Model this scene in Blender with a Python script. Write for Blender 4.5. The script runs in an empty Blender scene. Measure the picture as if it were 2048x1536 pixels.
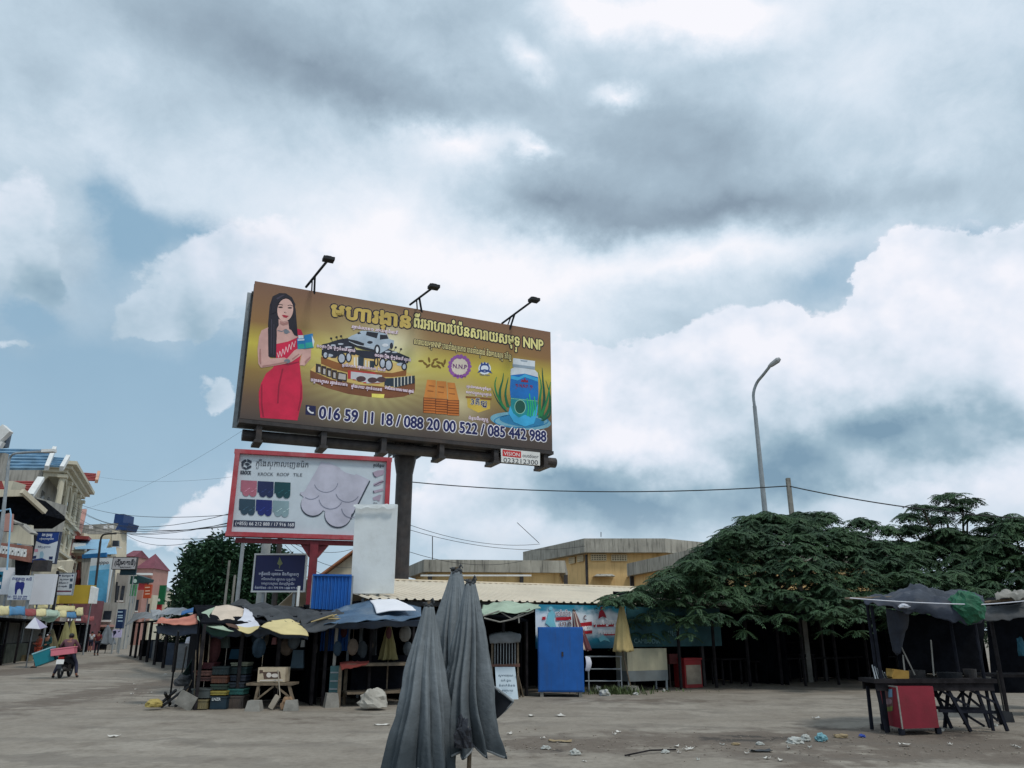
import bpy, math, random
from math import sin, cos, pi, radians, atan2, asin, sqrt
from mathutils import Vector, Matrix, noise

SC = bpy.context.scene
COL = SC.collection
random.seed(7)
V = Vector

# ------------------------------------------------------------ camera, exposure
PITCH, FPX, EYE = radians(17.7), 1548.0, 1.7
cam = bpy.data.cameras.new('camera')
cam.sensor_width = 36.0
cam.lens = 36.0 * FPX / 2048.0
cam.clip_start, cam.clip_end = 0.1, 6000.0
camo = bpy.data.objects.new('camera', cam)
camo.location = (0, 0, EYE)
camo.rotation_euler = (pi / 2 + PITCH, 0, 0)
COL.objects.link(camo)
SC.camera = camo
SC.render.resolution_x, SC.render.resolution_y = 1024, 768
SC.view_settings.view_transform = 'Standard'
SC.view_settings.look = 'None'
SC.view_settings.exposure = 0.0
SC.view_settings.gamma = 1.0
SC.view_settings.use_curve_mapping = False


def ray(x, y):
    """viewing direction of a photograph pixel (2048 x 1536)"""
    u, v = (x - 1024) / FPX, (768 - y) / FPX
    c, s = cos(PITCH), sin(PITCH)
    return V((u, c - v * s, s + v * c))


def W(x, y, Y):
    """the point at distance Y ahead that shows at pixel x, y"""
    r = ray(x, y)
    return V((0, 0, EYE)) + r * (Y / r.y)


def G(x, y, z=0.0):
    """the point of the ground that shows at pixel x, y"""
    r = ray(x, y)
    return V((0, 0, EYE)) + r * ((z - EYE) / r.z)


# ------------------------------------------------------------ sky and sun
SUN_EL, SUN_AZ = radians(57), radians(138)
wd = bpy.data.worlds.new('World')
SC.world = wd
wd.use_nodes = True
NT = wd.node_tree
NT.nodes.clear()


class NG:
    """a little shorthand for building node trees"""
    def __init__(s, nt): s.nt = nt

    def n(s, t, **kw):
        nd = s.nt.nodes.new(t)
        for k, v in kw.items(): setattr(nd, k, v)
        return nd

    def put(s, sock, v):
        if isinstance(v, bpy.types.NodeSocket): s.nt.links.new(v, sock)
        elif v is not None: sock.default_value = v

    def m(s, op, a, b=None, c=None, clamp=False):
        nd = s.n('ShaderNodeMath', operation=op, use_clamp=clamp)
        for i, v in enumerate((a, b, c)): s.put(nd.inputs[i], v)
        return nd.outputs[0]

    def vm(s, op, a, b=None, scale=None):
        nd = s.n('ShaderNodeVectorMath', operation=op)
        s.put(nd.inputs[0], a)
        if b is not None: s.put(nd.inputs[1], b)
        if scale is not None: s.put(nd.inputs['Scale'], scale)
        return nd.outputs['Value'] if op in ('LENGTH', 'DOT_PRODUCT') else nd.outputs[0]

    def noise(s, vec, scale, detail=5, rough=.55, lac=2.0, dist=0.0, color=False):
        nd = s.n('ShaderNodeTexNoise')
        s.put(nd.inputs['Vector'], vec)
        nd.inputs['Scale'].default_value = scale
        nd.inputs['Detail'].default_value = detail
        nd.inputs['Roughness'].default_value = rough
        nd.inputs['Lacunarity'].default_value = lac
        nd.inputs['Distortion'].default_value = dist
        return nd.outputs['Color' if color else 'Fac']

    def ss(s, v, a, b, to0=0.0, to1=1.0, kind='SMOOTHSTEP'):
        nd = s.n('ShaderNodeMapRange', interpolation_type=kind)
        s.put(nd.inputs['Value'], v)
        nd.inputs['From Min'].default_value, nd.inputs['From Max'].default_value = a, b
        nd.inputs['To Min'].default_value, nd.inputs['To Max'].default_value = to0, to1
        return nd.outputs[0]

    def ramp(s, v, stops):
        nd = s.n('ShaderNodeValToRGB')
        s.put(nd.inputs[0], v)
        e = nd.color_ramp.elements
        while len(e) < len(stops): e.new(0.5)
        for i, (p, c) in enumerate(stops):
            e[i].position, e[i].color = p, (*c, 1)
        return nd.outputs[0]

    def mix(s, f, a, b, mode='MIX'):
        nd = s.n('ShaderNodeMix', data_type='RGBA', blend_type=mode)
        s.put(nd.inputs[0], f)
        s.put(nd.inputs[6], (*a, 1) if isinstance(a, tuple) else a)
        s.put(nd.inputs[7], (*b, 1) if isinstance(b, tuple) else b)
        return nd.outputs[2]

    def blobs(s, vec, lst, start=0.0):
        """sum of soft elliptical lobes: (centre, radii, turn, weight)"""
        acc = start
        for (cx, cy, rx, ry, rot, w) in lst:
            mp = s.n('ShaderNodeMapping', vector_type='TEXTURE')
            s.put(mp.inputs['Vector'], vec)
            mp.inputs['Location'].default_value = (cx, cy, 0)
            mp.inputs['Rotation'].default_value = (0, 0, rot)
            mp.inputs['Scale'].default_value = (rx, ry, 1)
            g = s.n('ShaderNodeTexGradient', gradient_type='QUADRATIC_SPHERE')
            s.put(g.inputs[0], mp.outputs[0])
            acc = s.m('MULTIPLY_ADD', g.outputs['Fac'], w, acc)
        return acc


def sky_blobs(lst):
    out = []
    for (px, py, rx, ry, rot, w) in lst:
        def ae(x, y):
            r = ray(x, y).normalized()
            return atan2(r.x, r.y), asin(r.z)
        a, e = ae(px, py)
        ax = abs(ae(px + rx, py)[0] - ae(px - rx, py)[0]) / 2
        ey = abs(ae(px, py + ry)[1] - ae(px, py - ry)[1]) / 2
        out.append((a, e, ax * 1.75, ey * 1.75, -radians(rot), w))
    return out


def s2l(c):
    """sRGB 0-255 to linear"""
    return tuple(((x / 255 + .055) / 1.055) ** 2.4 if x > 10 else x / 255 / 12.92 for x in c)


g = NG(NT)
tc = g.n('ShaderNodeTexCoord').outputs['Generated']
dirn = g.vm('NORMALIZE', tc)
sep = g.n('ShaderNodeSeparateXYZ')
g.put(sep.inputs[0], dirn)
az = g.m('ARCTAN2', sep.outputs[0], sep.outputs[1])
el = g.m('ARCSINE', sep.outputs[2])
cmb = g.n('ShaderNodeCombineXYZ')
g.put(cmb.inputs[0], az); g.put(cmb.inputs[1], el)
ae = cmb.outputs[0]
# cloud sheets flatten towards the horizon
flat = g.vm('MULTIPLY', dirn, (1.0, 1.0, 1.2))


def warp(vec, amp, scale, detail, rough=.55):
    n = g.noise(flat, scale, detail, rough, color=True)
    n = g.vm('SUBTRACT', n, (.5, .5, .5))
    return g.vm('ADD', vec, g.vm('MULTIPLY', n, (amp, amp * .8, 0)))


soft = warp(warp(ae, .17, 3.2, 4), .10, 9, 6, .64)
hard = warp(warp(ae, .15, 5.0, 3), .075, 15, 6, .62)
# upper layer: brightness
fb = g.noise(flat, 4.2, 7, .56, dist=.25)
fb2 = g.noise(flat, 1.7, 3, .5)
B = g.blobs(soft, sky_blobs([
    (620, 130, 400, 120, 8, -.40), (760, 205, 210, 55, 4, -.28), (330, 60, 200, 90, 0, -.12), (120, 180, 240, 130, 0, -.10), (820, 60, 220, 80, 0, -.15),
    (900, 295, 110, 45, 0, .50), (790, 420, 170, 100, -25, .42), (930, 520, 330, 80, 0, .45), (640, 520, 200, 70, 0, .25),
    (1390, 25, 250, 65, 5, 1.0), (1180, 45, 90, 55, 20, .45), (1055, 150, 50, 40, 40, .45), (1243, 218, 60, 24, 0, .5),
    (1045, 322, 55, 18, 10, .5), (1330, 320, 330, 120, 14, -.26), (1080, 415, 200, 62, 8, -.42), (1480, 430, 380, 62, 4, -.40), (1260, 460, 260, 40, 0, -.2),
    (1400, 250, 140, 70, 20, -.14), (1720, 130, 300, 150, 0, .16), (1380, 545, 460, 48, 0, .42), (480, 340, 300, 110, 0, .10),
    (200, 330, 240, 80, 0, .10), (1830, 430, 200, 60, 0, -.12), (400, 1010, 170, 46, -28, .55), (150, 1120, 300, 90, 0, .15), (1000, 660, 260, 160, 0, .40), (950, 960, 220, 130, 0, .25),
    (1850, 300, 260, 120, 0, .12), (600, 400, 200, 50, -10, .12)]), .475)
B = g.m('ADD', B, g.m('MULTIPLY', g.m('SUBTRACT', fb, .5), .50))
B = g.m('ADD', B, g.m('MULTIPLY', g.m('SUBTRACT', g.noise(flat, 10, 6, .66, dist=.3), .5), .36))
B = g.m('ADD', B, g.m('MULTIPLY', g.m('SUBTRACT', fb2, .5), .16))
upper = g.ramp(B, [(0.0, s2l((136, 154, 171))), (.30, s2l((166, 186, 202))), (.47, s2l((190, 209, 224))), (.60, s2l((212, 226, 239))),
                   (.78, s2l((232, 239, 249))), (.95, s2l((248, 248, 254)))])
# openings of blue
O = g.blobs(soft, sky_blobs([
    (210, 800, 400, 230, 0, 1.5), (230, 470, 110, 130, -30, 1.1), (400, 480, 150, 60, 0, .8), (60, 640, 60, 40, 0, 1.0),
    (420, 900, 120, 130, 0, 1.0), (1640, 575, 190, 100, -40, .55), (1975, 470, 130, 70, 0, .5), (1800, 500, 160, 50, -20, .25), (470, 720, 120, 120, 0, .7),
    (60, 1000, 300, 130, 0, .9), (270, 1080, 330, 120, 0, .8), (640, 1080, 220, 60, 0, .5), (900, 1080, 200, 40, 0, .4), (1980, 120, 100, 120, 0, .25)]), 0.0)
O = g.m('ADD', O, g.m('MULTIPLY', g.m('SUBTRACT', fb, .5), .55))
blue = g.ss(O, .08, .80)
# lower cumulus: hard edged
bil = g.noise(flat, 22, 6, .6)
K = g.blobs(hard, sky_blobs([
    (1960, 700, 260, 230, 0, 1.5), (2010, 520, 80, 60, 0, .9), (1880, 560, 95, 90, 0, .85), (1790, 600, 70, 70, 0, .5), (1500, 680, 120, 90, 0, 1.1), (1620, 740, 190, 100, 0, 1.0), (1375, 740, 120, 90, 0, .9),
    (1260, 800, 170, 110, 0, .9), (1150, 740, 90, 60, 0, .4), (1700, 900, 460, 170, 0, 1.5), (1330, 960, 360, 170, 0, 1.5), (1060, 900, 200, 120, 0, .7), (1120, 1060, 330, 110, 0, 1.2), (1700, 1060, 480, 110, 0, 1.4)]), 0.0)
K = g.m('ADD', K, g.m('MULTIPLY', g.m('SUBTRACT', bil, .5), .42))
K = g.m('ADD', K, g.m('MULTIPLY', g.m('SUBTRACT', g.noise(flat, 60, 2, .6), .5), .10))
mask1 = g.m('MULTIPLY', g.ss(K, .24, .34), g.ss(el, .05, .17))
K2 = g.blobs(hard, sky_blobs([
    (40, 480, 120, 130, 0, 1.1), (110, 560, 60, 60, 20, .8), (20, 700, 80, 30, 0, .55), (100, 670, 120, 22, 0, .3), (420, 580, 190, 90, -24, .75), (340, 625, 120, 50, 0, .55), (300, 660, 200, 40, 0, .25),
    (405, 785, 52, 30, 35, .9), (560, 540, 170, 90, 0, .9), (440, 985, 150, 44, -32, .9), (330, 1045, 190, 30, -12, .55)]), 0.0)
K2 = g.m('ADD', K2, g.m('MULTIPLY', g.m('SUBTRACT', bil, .5), .55))
K2 = g.m('ADD', K2, g.m('MULTIPLY', g.m('SUBTRACT', fb, .5), .35))
mask2 = g.m('MULTIPLY', g.ss(K2, .20, .42), .88)
mask = g.m('MAXIMUM', mask1, mask2)
lit = g.noise(g.vm('ADD', flat, (.016, -.006, .03)), 6, 5, .54)
lit0 = g.noise(flat, 6, 5, .54)
rel = g.m('SUBTRACT', lit0, lit)
KB = g.blobs(soft, sky_blobs([
    (1780, 890, 340, 75, -6, -.85), (1280, 1005, 380, 70, 0, -.95), (1850, 960, 200, 50, 0, -.3), (1560, 850, 260, 100, 0, -.32), (1930, 900, 160, 50, 0, -.3), (1120, 960, 220, 40, 0, -.4), (1600, 960, 160, 60, 0, -.32),
    (90, 560, 260, 190, 0, -.46), (400, 650, 260, 150, 0, -.42), (60, 700, 160, 60, 0, -.2), (410, 800, 120, 80, 0, -.22),
    (1150, 1090, 400, 60, 0, .12), (1750, 1060, 300, 50, 0, -.15), (1080, 850, 160, 80, 0, -.12)]), .86)
KB = g.m('ADD', KB, g.m('MULTIPLY', rel, 1.5))
KB = g.m('ADD', KB, g.m('MULTIPLY', g.m('SUBTRACT', fb, .5), .34))
low = g.ramp(KB, [(0.0, s2l((126, 156, 178))), (.30, s2l((158, 184, 201))), (.58, s2l((201, 217, 231))), (.82, s2l((228, 235, 247))), (1.0, s2l((244, 245, 253)))])
cloud = g.mix(mask, upper, low)
cover = g.m('MAXIMUM', g.m('SUBTRACT', 1.0, g.m('MULTIPLY', blue, .9)), mask)
# air near the horizon and below it
hz = g.ss(el, -.02, .20, 1, 0)
cloud = g.mix(g.m('MULTIPLY', hz, .35), cloud, s2l((190, 212, 226)))
gnd = g.ss(el, -.06, 0.0, 1, 0)
nish = g.n('ShaderNodeTexSky', sky_type='NISHITA', sun_disc=False, sun_elevation=SUN_EL, sun_rotation=SUN_AZ,
           air_density=1.0, dust_density=2.0, ozone_density=1.4)
air = g.mix(g.ss(el, .0, .5, .0, 1.0, 'LINEAR'), s2l((172, 201, 221)), s2l((140, 181, 208)))
b1 = g.n('ShaderNodeBackground'); g.put(b1.inputs[0], g.mix(.80, g.vm('SCALE', nish.outputs[0], scale=1.0), g.vm('SCALE', air, scale=12.5))); b1.inputs[1].default_value = .08
b2 = g.n('ShaderNodeBackground'); g.put(b2.inputs[0], g.mix(gnd, cloud, s2l((120, 124, 122)))); b2.inputs[1].default_value = 1.0
mx = g.n('ShaderNodeMixShader')
g.put(mx.inputs[0], g.m('MAXIMUM', cover, gnd))
NT.links.new(b1.outputs[0], mx.inputs[1]); NT.links.new(b2.outputs[0], mx.inputs[2])
ow = g.n('ShaderNodeOutputWorld')
NT.links.new(mx.outputs[0], ow.inputs[0])

sl = bpy.data.lights.new('sun', 'SUN')
sl.energy, sl.angle, sl.color = 1.5, radians(10), (1.0, .95, .87)
so = bpy.data.objects.new('sun', sl)
sd = V((sin(SUN_AZ) * cos(SUN_EL), cos(SUN_AZ) * cos(SUN_EL), sin(SUN_EL)))
so.rotation_euler = (-sd).to_track_quat('-Z', 'Y').to_euler()
so.location = (20, 20, 60)
COL.objects.link(so)

# ------------------------------------------------------------ materials
MATS = {}


def M(name, col, rough=.8, var=.16, scale=2.5, bump=.15, bscale=30, metal=0.0, grime=None, gscale=1.2, gcol=(.06, .055, .05), spec=.35,
      streak=False, alpha=None, two=None, low=None):
    """a procedural surface: base colour with mottling, optional grime and streaks"""
    if name in MATS: return MATS[name]
    m = bpy.data.materials.new(name)
    m.use_nodes = True
    nt = m.node_tree
    q = NG(nt)
    bs = nt.nodes['Principled BSDF']
    pos = q.n('ShaderNodeNewGeometry').outputs['Position']
    n1 = q.noise(pos, scale, 5, .6)
    hi = tuple(min(1, c * (1 + var)) for c in col)
    lo = tuple(c * (1 - var) for c in (two or col))
    c = q.mix(q.ss(n1, .3, .7), lo, hi)
    if grime:
        p2 = q.vm('MULTIPLY', pos, (6, 6, .5)) if streak else pos
        n2 = q.noise(p2, gscale, 6, .65)
        c = q.mix(q.m('MULTIPLY', q.ss(n2, .45, .75), grime), c, gcol)
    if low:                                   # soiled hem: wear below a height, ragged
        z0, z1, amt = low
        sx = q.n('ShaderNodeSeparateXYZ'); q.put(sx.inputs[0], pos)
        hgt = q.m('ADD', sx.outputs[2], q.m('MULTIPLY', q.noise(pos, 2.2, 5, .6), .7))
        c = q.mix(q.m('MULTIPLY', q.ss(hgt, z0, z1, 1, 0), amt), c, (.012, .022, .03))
    q.put(bs.inputs['Base Color'], c)
    bs.inputs['Roughness'].default_value = rough
    bs.inputs['Metallic'].default_value = metal
    bs.inputs['Specular IOR Level'].default_value = spec
    if bump:
        b = q.n('ShaderNodeBump')
        b.inputs['Strength'].default_value = bump
        b.inputs['Distance'].default_value = .02
        q.put(b.inputs['Height'], q.noise(pos, bscale, 3))
        q.put(bs.inputs['Normal'], b.outputs[0])
    MATS[name] = m
    return m


def C(r, gg, b, k=1.0):
    """a surface colour from an sRGB 0-255 triple"""
    return tuple(x * k for x in s2l((r, gg, b)))


# ------------------------------------------------------------ mesh helpers
class MB:
    def __init__(s): s.v, s.f = [], []

    def add(s, vs, fs):
        n = len(s.v)
        s.v += [tuple(v) for v in vs]
        s.f += [tuple(i + n for i in f) for f in fs]
        return s

    def box(s, c, d, rz=0.0, R=None, top=1.0):
        R = R or Matrix.Rotation(rz, 3, 'Z')
        vs = []
        for z in (-.5, .5):
            k = top if z > 0 else 1.0
            for x, y in ((-.5, -.5), (.5, -.5), (.5, .5), (-.5, .5)):
                vs.append(V(c) + R @ V((x * d[0] * k, y * d[1] * k, z * d[2])))
        return s.add(vs, [(3, 2, 1, 0), (4, 5, 6, 7), (0, 1, 5, 4), (1, 2, 6, 5), (2, 3, 7, 6), (3, 0, 4, 7)])

    def tube(s, pts, r, n=6):
        pts = [V(p) for p in pts]
        rs = r if isinstance(r, (list, tuple)) else [r] * len(pts)
        vs, fs = [], []
        prev = None
        for i, p in enumerate(pts):
            t = (pts[min(i + 1, len(pts) - 1)] - pts[max(i - 1, 0)]).normalized()
            if prev is None: a = t.orthogonal().normalized()
            else:
                a = prev - t * prev.dot(t)
                a = a.normalized() if a.length > 1e-6 else t.orthogonal().normalized()
            prev = a
            b = t.cross(a)
            vs += [p + (a * cos(2 * pi * k / n) + b * sin(2 * pi * k / n)) * rs[i] for k in range(n)]
        for i in range(len(pts) - 1):
            for k in range(n):
                fs.append((i * n + k, i * n + (k + 1) % n, (i + 1) * n + (k + 1) % n, (i + 1) * n + k))
        fs += [tuple(range(n - 1, -1, -1)), tuple((len(pts) - 1) * n + k for k in range(n))]
        return s.add(vs, fs)

    def bar(s, a, b, w, h=None):
        a, b = V(a), V(b)
        t = (b - a)
        L = t.length
        t.normalize()
        up = V((0, 0, 1)) if abs(t.z) < .9 else V((0, 1, 0))
        x = up.cross(t).normalized()
        y = t.cross(x)
        R = Matrix((x, y, t)).transposed()
        return s.box((a + b) / 2, (w, h or w, L), R=R)

    def prism(s, poly, vec):
        n = len(poly)
        vec = V(vec)
        return s.add([V(p) for p in poly] + [V(p) + vec for p in poly],
                     [tuple(range(n - 1, -1, -1)), tuple(range(n, 2 * n))] + [(i, (i + 1) % n, n + (i + 1) % n, n + i) for i in range(n)])

    def grid(s, rows):
        nu = len(rows[0])
        vs = [p for r in rows for p in r]
        return s.add(vs, [(i * nu + j, i * nu + j + 1, (i + 1) * nu + j + 1, (i + 1) * nu + j) for i in range(len(rows) - 1) for j in range(nu - 1)])

    def ball(s, c, r, nu=10, nv=6, sq=(1, 1, 1)):
        c = V(c)
        rows = []
        for i in range(nv + 1):
            th = pi * i / nv
            rows.append([c + V((r * sq[0] * sin(th) * cos(2 * pi * k / nu), r * sq[1] * sin(th) * sin(2 * pi * k / nu), r * sq[2] * cos(th))) for k in range(nu)])
        vs = [p for rr in rows for p in rr]
        return s.add(vs, [(i * nu + k, (i + 1) * nu + k, (i + 1) * nu + (k + 1) % nu, i * nu + (k + 1) % nu) for i in range(nv) for k in range(nu)])


def base_of(o):
    b = V((0, 0, 0))
    while o:
        b += o.location
        o = o.parent
    return b


def mk(name, mb, mat, parent=None, smooth=False, solid=0, label=None, bevel=0):
    me = bpy.data.meshes.new(name)
    off = base_of(parent) if parent else V((0, 0, 0))
    me.from_pydata([V(v) - off for v in mb.v], [], mb.f)
    me.materials.append(mat)
    if smooth:
        for p in me.polygons: p.use_smooth = True
    o = bpy.data.objects.new(name, me)
    COL.objects.link(o)
    if parent: o.parent = parent
    if solid:
        md = o.modifiers.new('thickness', 'SOLIDIFY'); md.thickness = solid; md.offset = -1
    if bevel:
        md = o.modifiers.new('bevel', 'BEVEL'); md.width = bevel; md.segments = 2; md.limit_method = 'ANGLE'
    if label: o['label'] = label
    return o


def tag(o, label=None, cat=None, group=None, kind=None):
    for k, v in (('label', label), ('category', cat), ('group', group), ('kind', kind)):
        if v: o[k] = v
    return o


def thing(name, loc, label, cat, group=None):
    o = bpy.data.objects.new(name, None)
    o.empty_display_size = .2
    o.location = loc
    COL.objects.link(o)
    return tag(o, label, cat, group)


def one(name, mb, mat, label, cat, group=None, **kw):
    """a thing that is a single mesh, its origin at its base"""
    xs, ys, zs = zip(*mb.v)
    b = V(((min(xs) + max(xs)) / 2, (min(ys) + max(ys)) / 2, min(zs)))
    mb.v = [tuple(V(v) - b) for v in mb.v]
    o = mk(name, mb, mat, **kw)
    o.location = b
    return tag(o, label, cat, group)


def struct(name, mb, mat, **kw):
    return tag(mk(name, mb, mat, **kw), kind='structure')


def dup(root, loc, rz=0.0, label=None, group=None, scale=None):
    """a copy of a thing with copies of its parts and sub-parts"""
    r = root.copy(); COL.objects.link(r)
    r.location, r.rotation_euler = loc, (0, 0, rz)
    if scale: r.scale = (scale,) * 3
    if label: r['label'] = label
    if group: r['group'] = group
    for ch in list(root.children):
        c = ch.copy(); COL.objects.link(c); c.parent = r
        for gc in list(ch.children):
            d = gc.copy(); COL.objects.link(d); d.parent = c
    return r


def cr(p0, p1, p2, p3, t):
    return .5 * ((2 * p1) + (p2 - p0) * t + (2 * p0 - 5 * p1 + 4 * p2 - p3) * t * t + (3 * p1 - p0 - 3 * p2 + p3) * t ** 3)


def spline(pts, n):
    pts = [V(p) for p in pts]
    out = []
    m = len(pts) - 1
    for i in range(n + 1):
        u = i / n * m
        k = min(int(u), m - 1)
        out.append(cr(pts[max(k - 1, 0)], pts[k], pts[k + 1], pts[min(k + 2, m)], u - k))
    return out


def cloth(rows, nu=24, nv=16, wr=.05, ws=1.6, seed=0.0, stretch=(1, 1, 1)):
    """a draped sheet through rows of points, wrinkled"""
    a = [spline(r, nu) for r in rows]
    cols = [spline([r[j] for r in a], nv) for j in range(nu + 1)]
    out = []
    for i in range(nv + 1):
        rr = []
        for j in range(nu + 1):
            p = cols[j][i]
            q = V((p.x * stretch[0], p.y * stretch[1], p.z * stretch[2])) * ws + V((seed, seed * 1.7, 0))
            w = (noise.noise(q) + .5 * noise.noise(q * 2.3) - abs(noise.noise(q * 1.4 + V((9, 3, 1)))) * 1.1) * wr
            rr.append(p + V((0, 0, w)))
        out.append(rr)
    return MB().grid(out)


def wire(a, b, sag, n=14):
    a, b = V(a), V(b)
    return [a.lerp(b, i / n) - V((0, 0, sag * 4 * (i / n) * (1 - i / n))) for i in range(n + 1)]


# the row of stalls runs away to the right: s along it, t back from its front
RX, RY = V((.886, .463, 0)), V((-.463, .886, 0))
RZ = atan2(.463, .886)
RO = V((1.29, 22.35, 0))


def R_(s, t, z=0.0): return RO + RX * s + RY * t + V((0, 0, z))


def st(p):
    """row coordinates of a world point"""
    d = V(p) - RO
    return d.dot(RX), d.dot(RY)


def onrow(x, y, t):
    """the point of the vertical plane t behind the front that shows at pixel x, y"""
    r = ray(x, y)
    k = (RO + RY * t - V((0, 0, EYE))).dot(RY) / r.dot(RY)
    return V((0, 0, EYE)) + r * k


# ------------------------------------------------------------ common materials
m_steel = M('painted_steel_dark', (.035, .032, .033), .55, .3, 4, .1, grime=.5, gcol=(.09, .06, .045))
m_grey = M('galvanised_steel', (.30, .33, .35), .5, .12, 6, .05, metal=.3)
m_conc = M('weathered_concrete', (.27, .26, .235), .9, .2, 3, .35, 25, grime=.7, gcol=(.07, .07, .06))
m_black = M('dark_rubber', (.012, .014, .018), .7, .3, 8, .1)
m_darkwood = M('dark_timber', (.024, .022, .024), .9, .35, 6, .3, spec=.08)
m_wood = M('weathered_wood', (.17, .13, .09), .85, .3, 7, .3, grime=.5)
m_white = M('white_paint', (.72, .73, .72), .6, .06, 3, .06, grime=.3, gcol=(.4, .39, .36))
m_navy = M('navy_tarpaulin', (.03, .045, .075), .6, .35, 3, .3, grime=.4, gcol=(.10, .11, .12))
m_greytarp = M('grey_tarpaulin', (.19, .20, .21), .75, .2, 2.5, .25, grime=.5, gcol=(.08, .08, .08))
m_darktarp = M('charcoal_tarpaulin', (.045, .05, .056), .75, .3, 2.5, .3, grime=.4, gcol=(.1, .1, .1))
m_gloom = M('shade_black', (.007, .008, .011), .95, .4, 3, .3, spec=.04)  # stall gloom put into a near-black colour, on boards and cloth
m_red = M('red_paint', (.34, .025, .03), .55, .15, 3, .08, grime=.35, gcol=(.12, .04, .035))
m_bluepaint = M('blue_sheet_metal', (.011, .105, .39), .5, .14, 1.4, .16, 6, grime=.5, gcol=(.03, .075, .2), streak=True, gscale=1.6)

# ------------------------------------------------------------ ground
gm = bpy.data.materials.new('dusty_ground')
gm.use_nodes = True
q = NG(gm.node_tree)
bs = gm.node_tree.nodes['Principled BSDF']
pos = q.n('ShaderNodeNewGeometry').outputs['Position']
n_a = q.noise(pos, .28, 6, .6)
n_b = q.noise(pos, 1.3, 7, .66)
n_c = q.noise(pos, 9, 6, .7)
n_d = q.noise(pos, 55, 3, .6)
c = q.mix(q.ss(n_a, .3, .7), (.25, .218, .178), (.335, .30, .252))
c = q.mix(q.m('MULTIPLY', q.ss(n_b, .42, .70), .75), c, (.195, .166, .134))
c = q.mix(q.m('MULTIPLY', q.ss(n_c, .5, .8), .4), c, (.39, .36, .32))
c = q.mix(q.m('MULTIPLY', q.ss(n_c, .52, .36), .25), c, (.12, .105, .09))
wv = q.vm('ADD', pos, q.vm('SCALE', q.vm('SUBTRACT', q.noise(pos, .9, 5, .65, color=True), (.5, .5, .5)), scale=2.6))


def gblobs(lst):
    out = []
    for (px, py, rx, ry, w) in lst:
        p = G(px, py)
        out.append((p.x, p.y, abs(G(px + rx, py).x - p.x) * 1.6, abs(G(px, py - ry).y - p.y) * 1.6, 0, w))
    return out


earth = q.blobs(wv, gblobs([(1100, 1490, 260, 22, .9), (1480, 1478, 300, 20, 1.0), (1750, 1470, 260, 24, .9), (1980, 1490, 220, 30, .9), (1700, 1515, 400, 22, .8),
                            (310, 1370, 110, 40, .9), (290, 1320, 70, 26, .7), (40, 1345, 90, 14, .8), (600, 1440, 300, 12, .4), (1300, 1400, 300, 8, .6)]))
earth = q.m('ADD', earth, q.m('MULTIPLY', q.m('SUBTRACT', n_b, .5), 1.2))
c = q.mix(q.m('MULTIPLY', q.ss(earth, .10, .5), .85), c, q.mix(n_c, (.085, .066, .052), (.19, .155, .125)))
sx_ = q.n('ShaderNodeSeparateXYZ'); q.put(sx_.inputs[0], wv)
trk = q.m('SINE', q.m('MULTIPLY', q.m('ADD', sx_.outputs[1], q.m('MULTIPLY', sx_.outputs[0], .16)), 3.6))
c = q.mix(q.m('MULTIPLY', q.m('MULTIPLY', q.ss(trk, .35, .95), q.ss(n_a, .38, .6)), .5), c, (.15, .132, .112))
damp = q.blobs(wv, gblobs([(1500, 1478, 120, 8, 1.0), (1250, 1460, 60, 6, .6), (1650, 1455, 90, 6, .8), (1120, 1500, 50, 6, .7), (200, 1500, 160, 14, .3), (1900, 1470, 160, 20, .5)]))
c = q.mix(q.m('MULTIPLY', q.ss(q.m('ADD', damp, q.m('MULTIPLY', q.m('SUBTRACT', n_c, .5), .9)), .2, .5), .75), c, (.045, .04, .037))
c = q.mix(q.m('MULTIPLY', q.ss(n_d, .62, .8), .35), c, (.42, .4, .37))
q.put(bs.inputs['Base Color'], c)
bs.inputs['Roughness'].default_value = .92
bs.inputs['Specular IOR Level'].default_value = .25
bp = q.n('ShaderNodeBump'); bp.inputs['Strength'].default_value = .5; bp.inputs['Distance'].default_value = .03
q.put(bp.inputs['Height'], q.m('ADD', n_c, q.m('MULTIPLY', n_d, .4)))
q.put(bs.inputs['Normal'], bp.outputs[0])


def axis(lo, hi, step, far):
    a = []
    x = lo
    while x <= hi + 1e-6: a.append(x); x += step
    k, d = hi, step
    up = []
    while k < far: d *= 1.6; k += d; up.append(k)
    k, d = lo, step
    dn = []
    while k > -far: d *= 1.6; k -= d; dn.append(k)
    return dn[::-1] + a + up


gx, gy = axis(-26, 26, .5, 3500), axis(4, 44, .5, 3500)


def gz(x, y):
    r = .035 * noise.noise(V((x * .25, y * .25, 0))) + .02 * noise.noise(V((x * .9, y * .9, 3)))
    return r * .45 - .004 if (abs(x) < 40 and -5 < y < 60) else -.008


struct('ground', MB().grid([[(x, y, gz(x, y)) for x in gx] for y in gy]), gm, smooth=True)

# ------------------------------------------------------------ printed panels
_fd = bpy.data.curves.new('lettering', 'FONT')
_fo = bpy.data.objects.new('lettering', _fd)
COL.objects.link(_fo)


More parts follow.
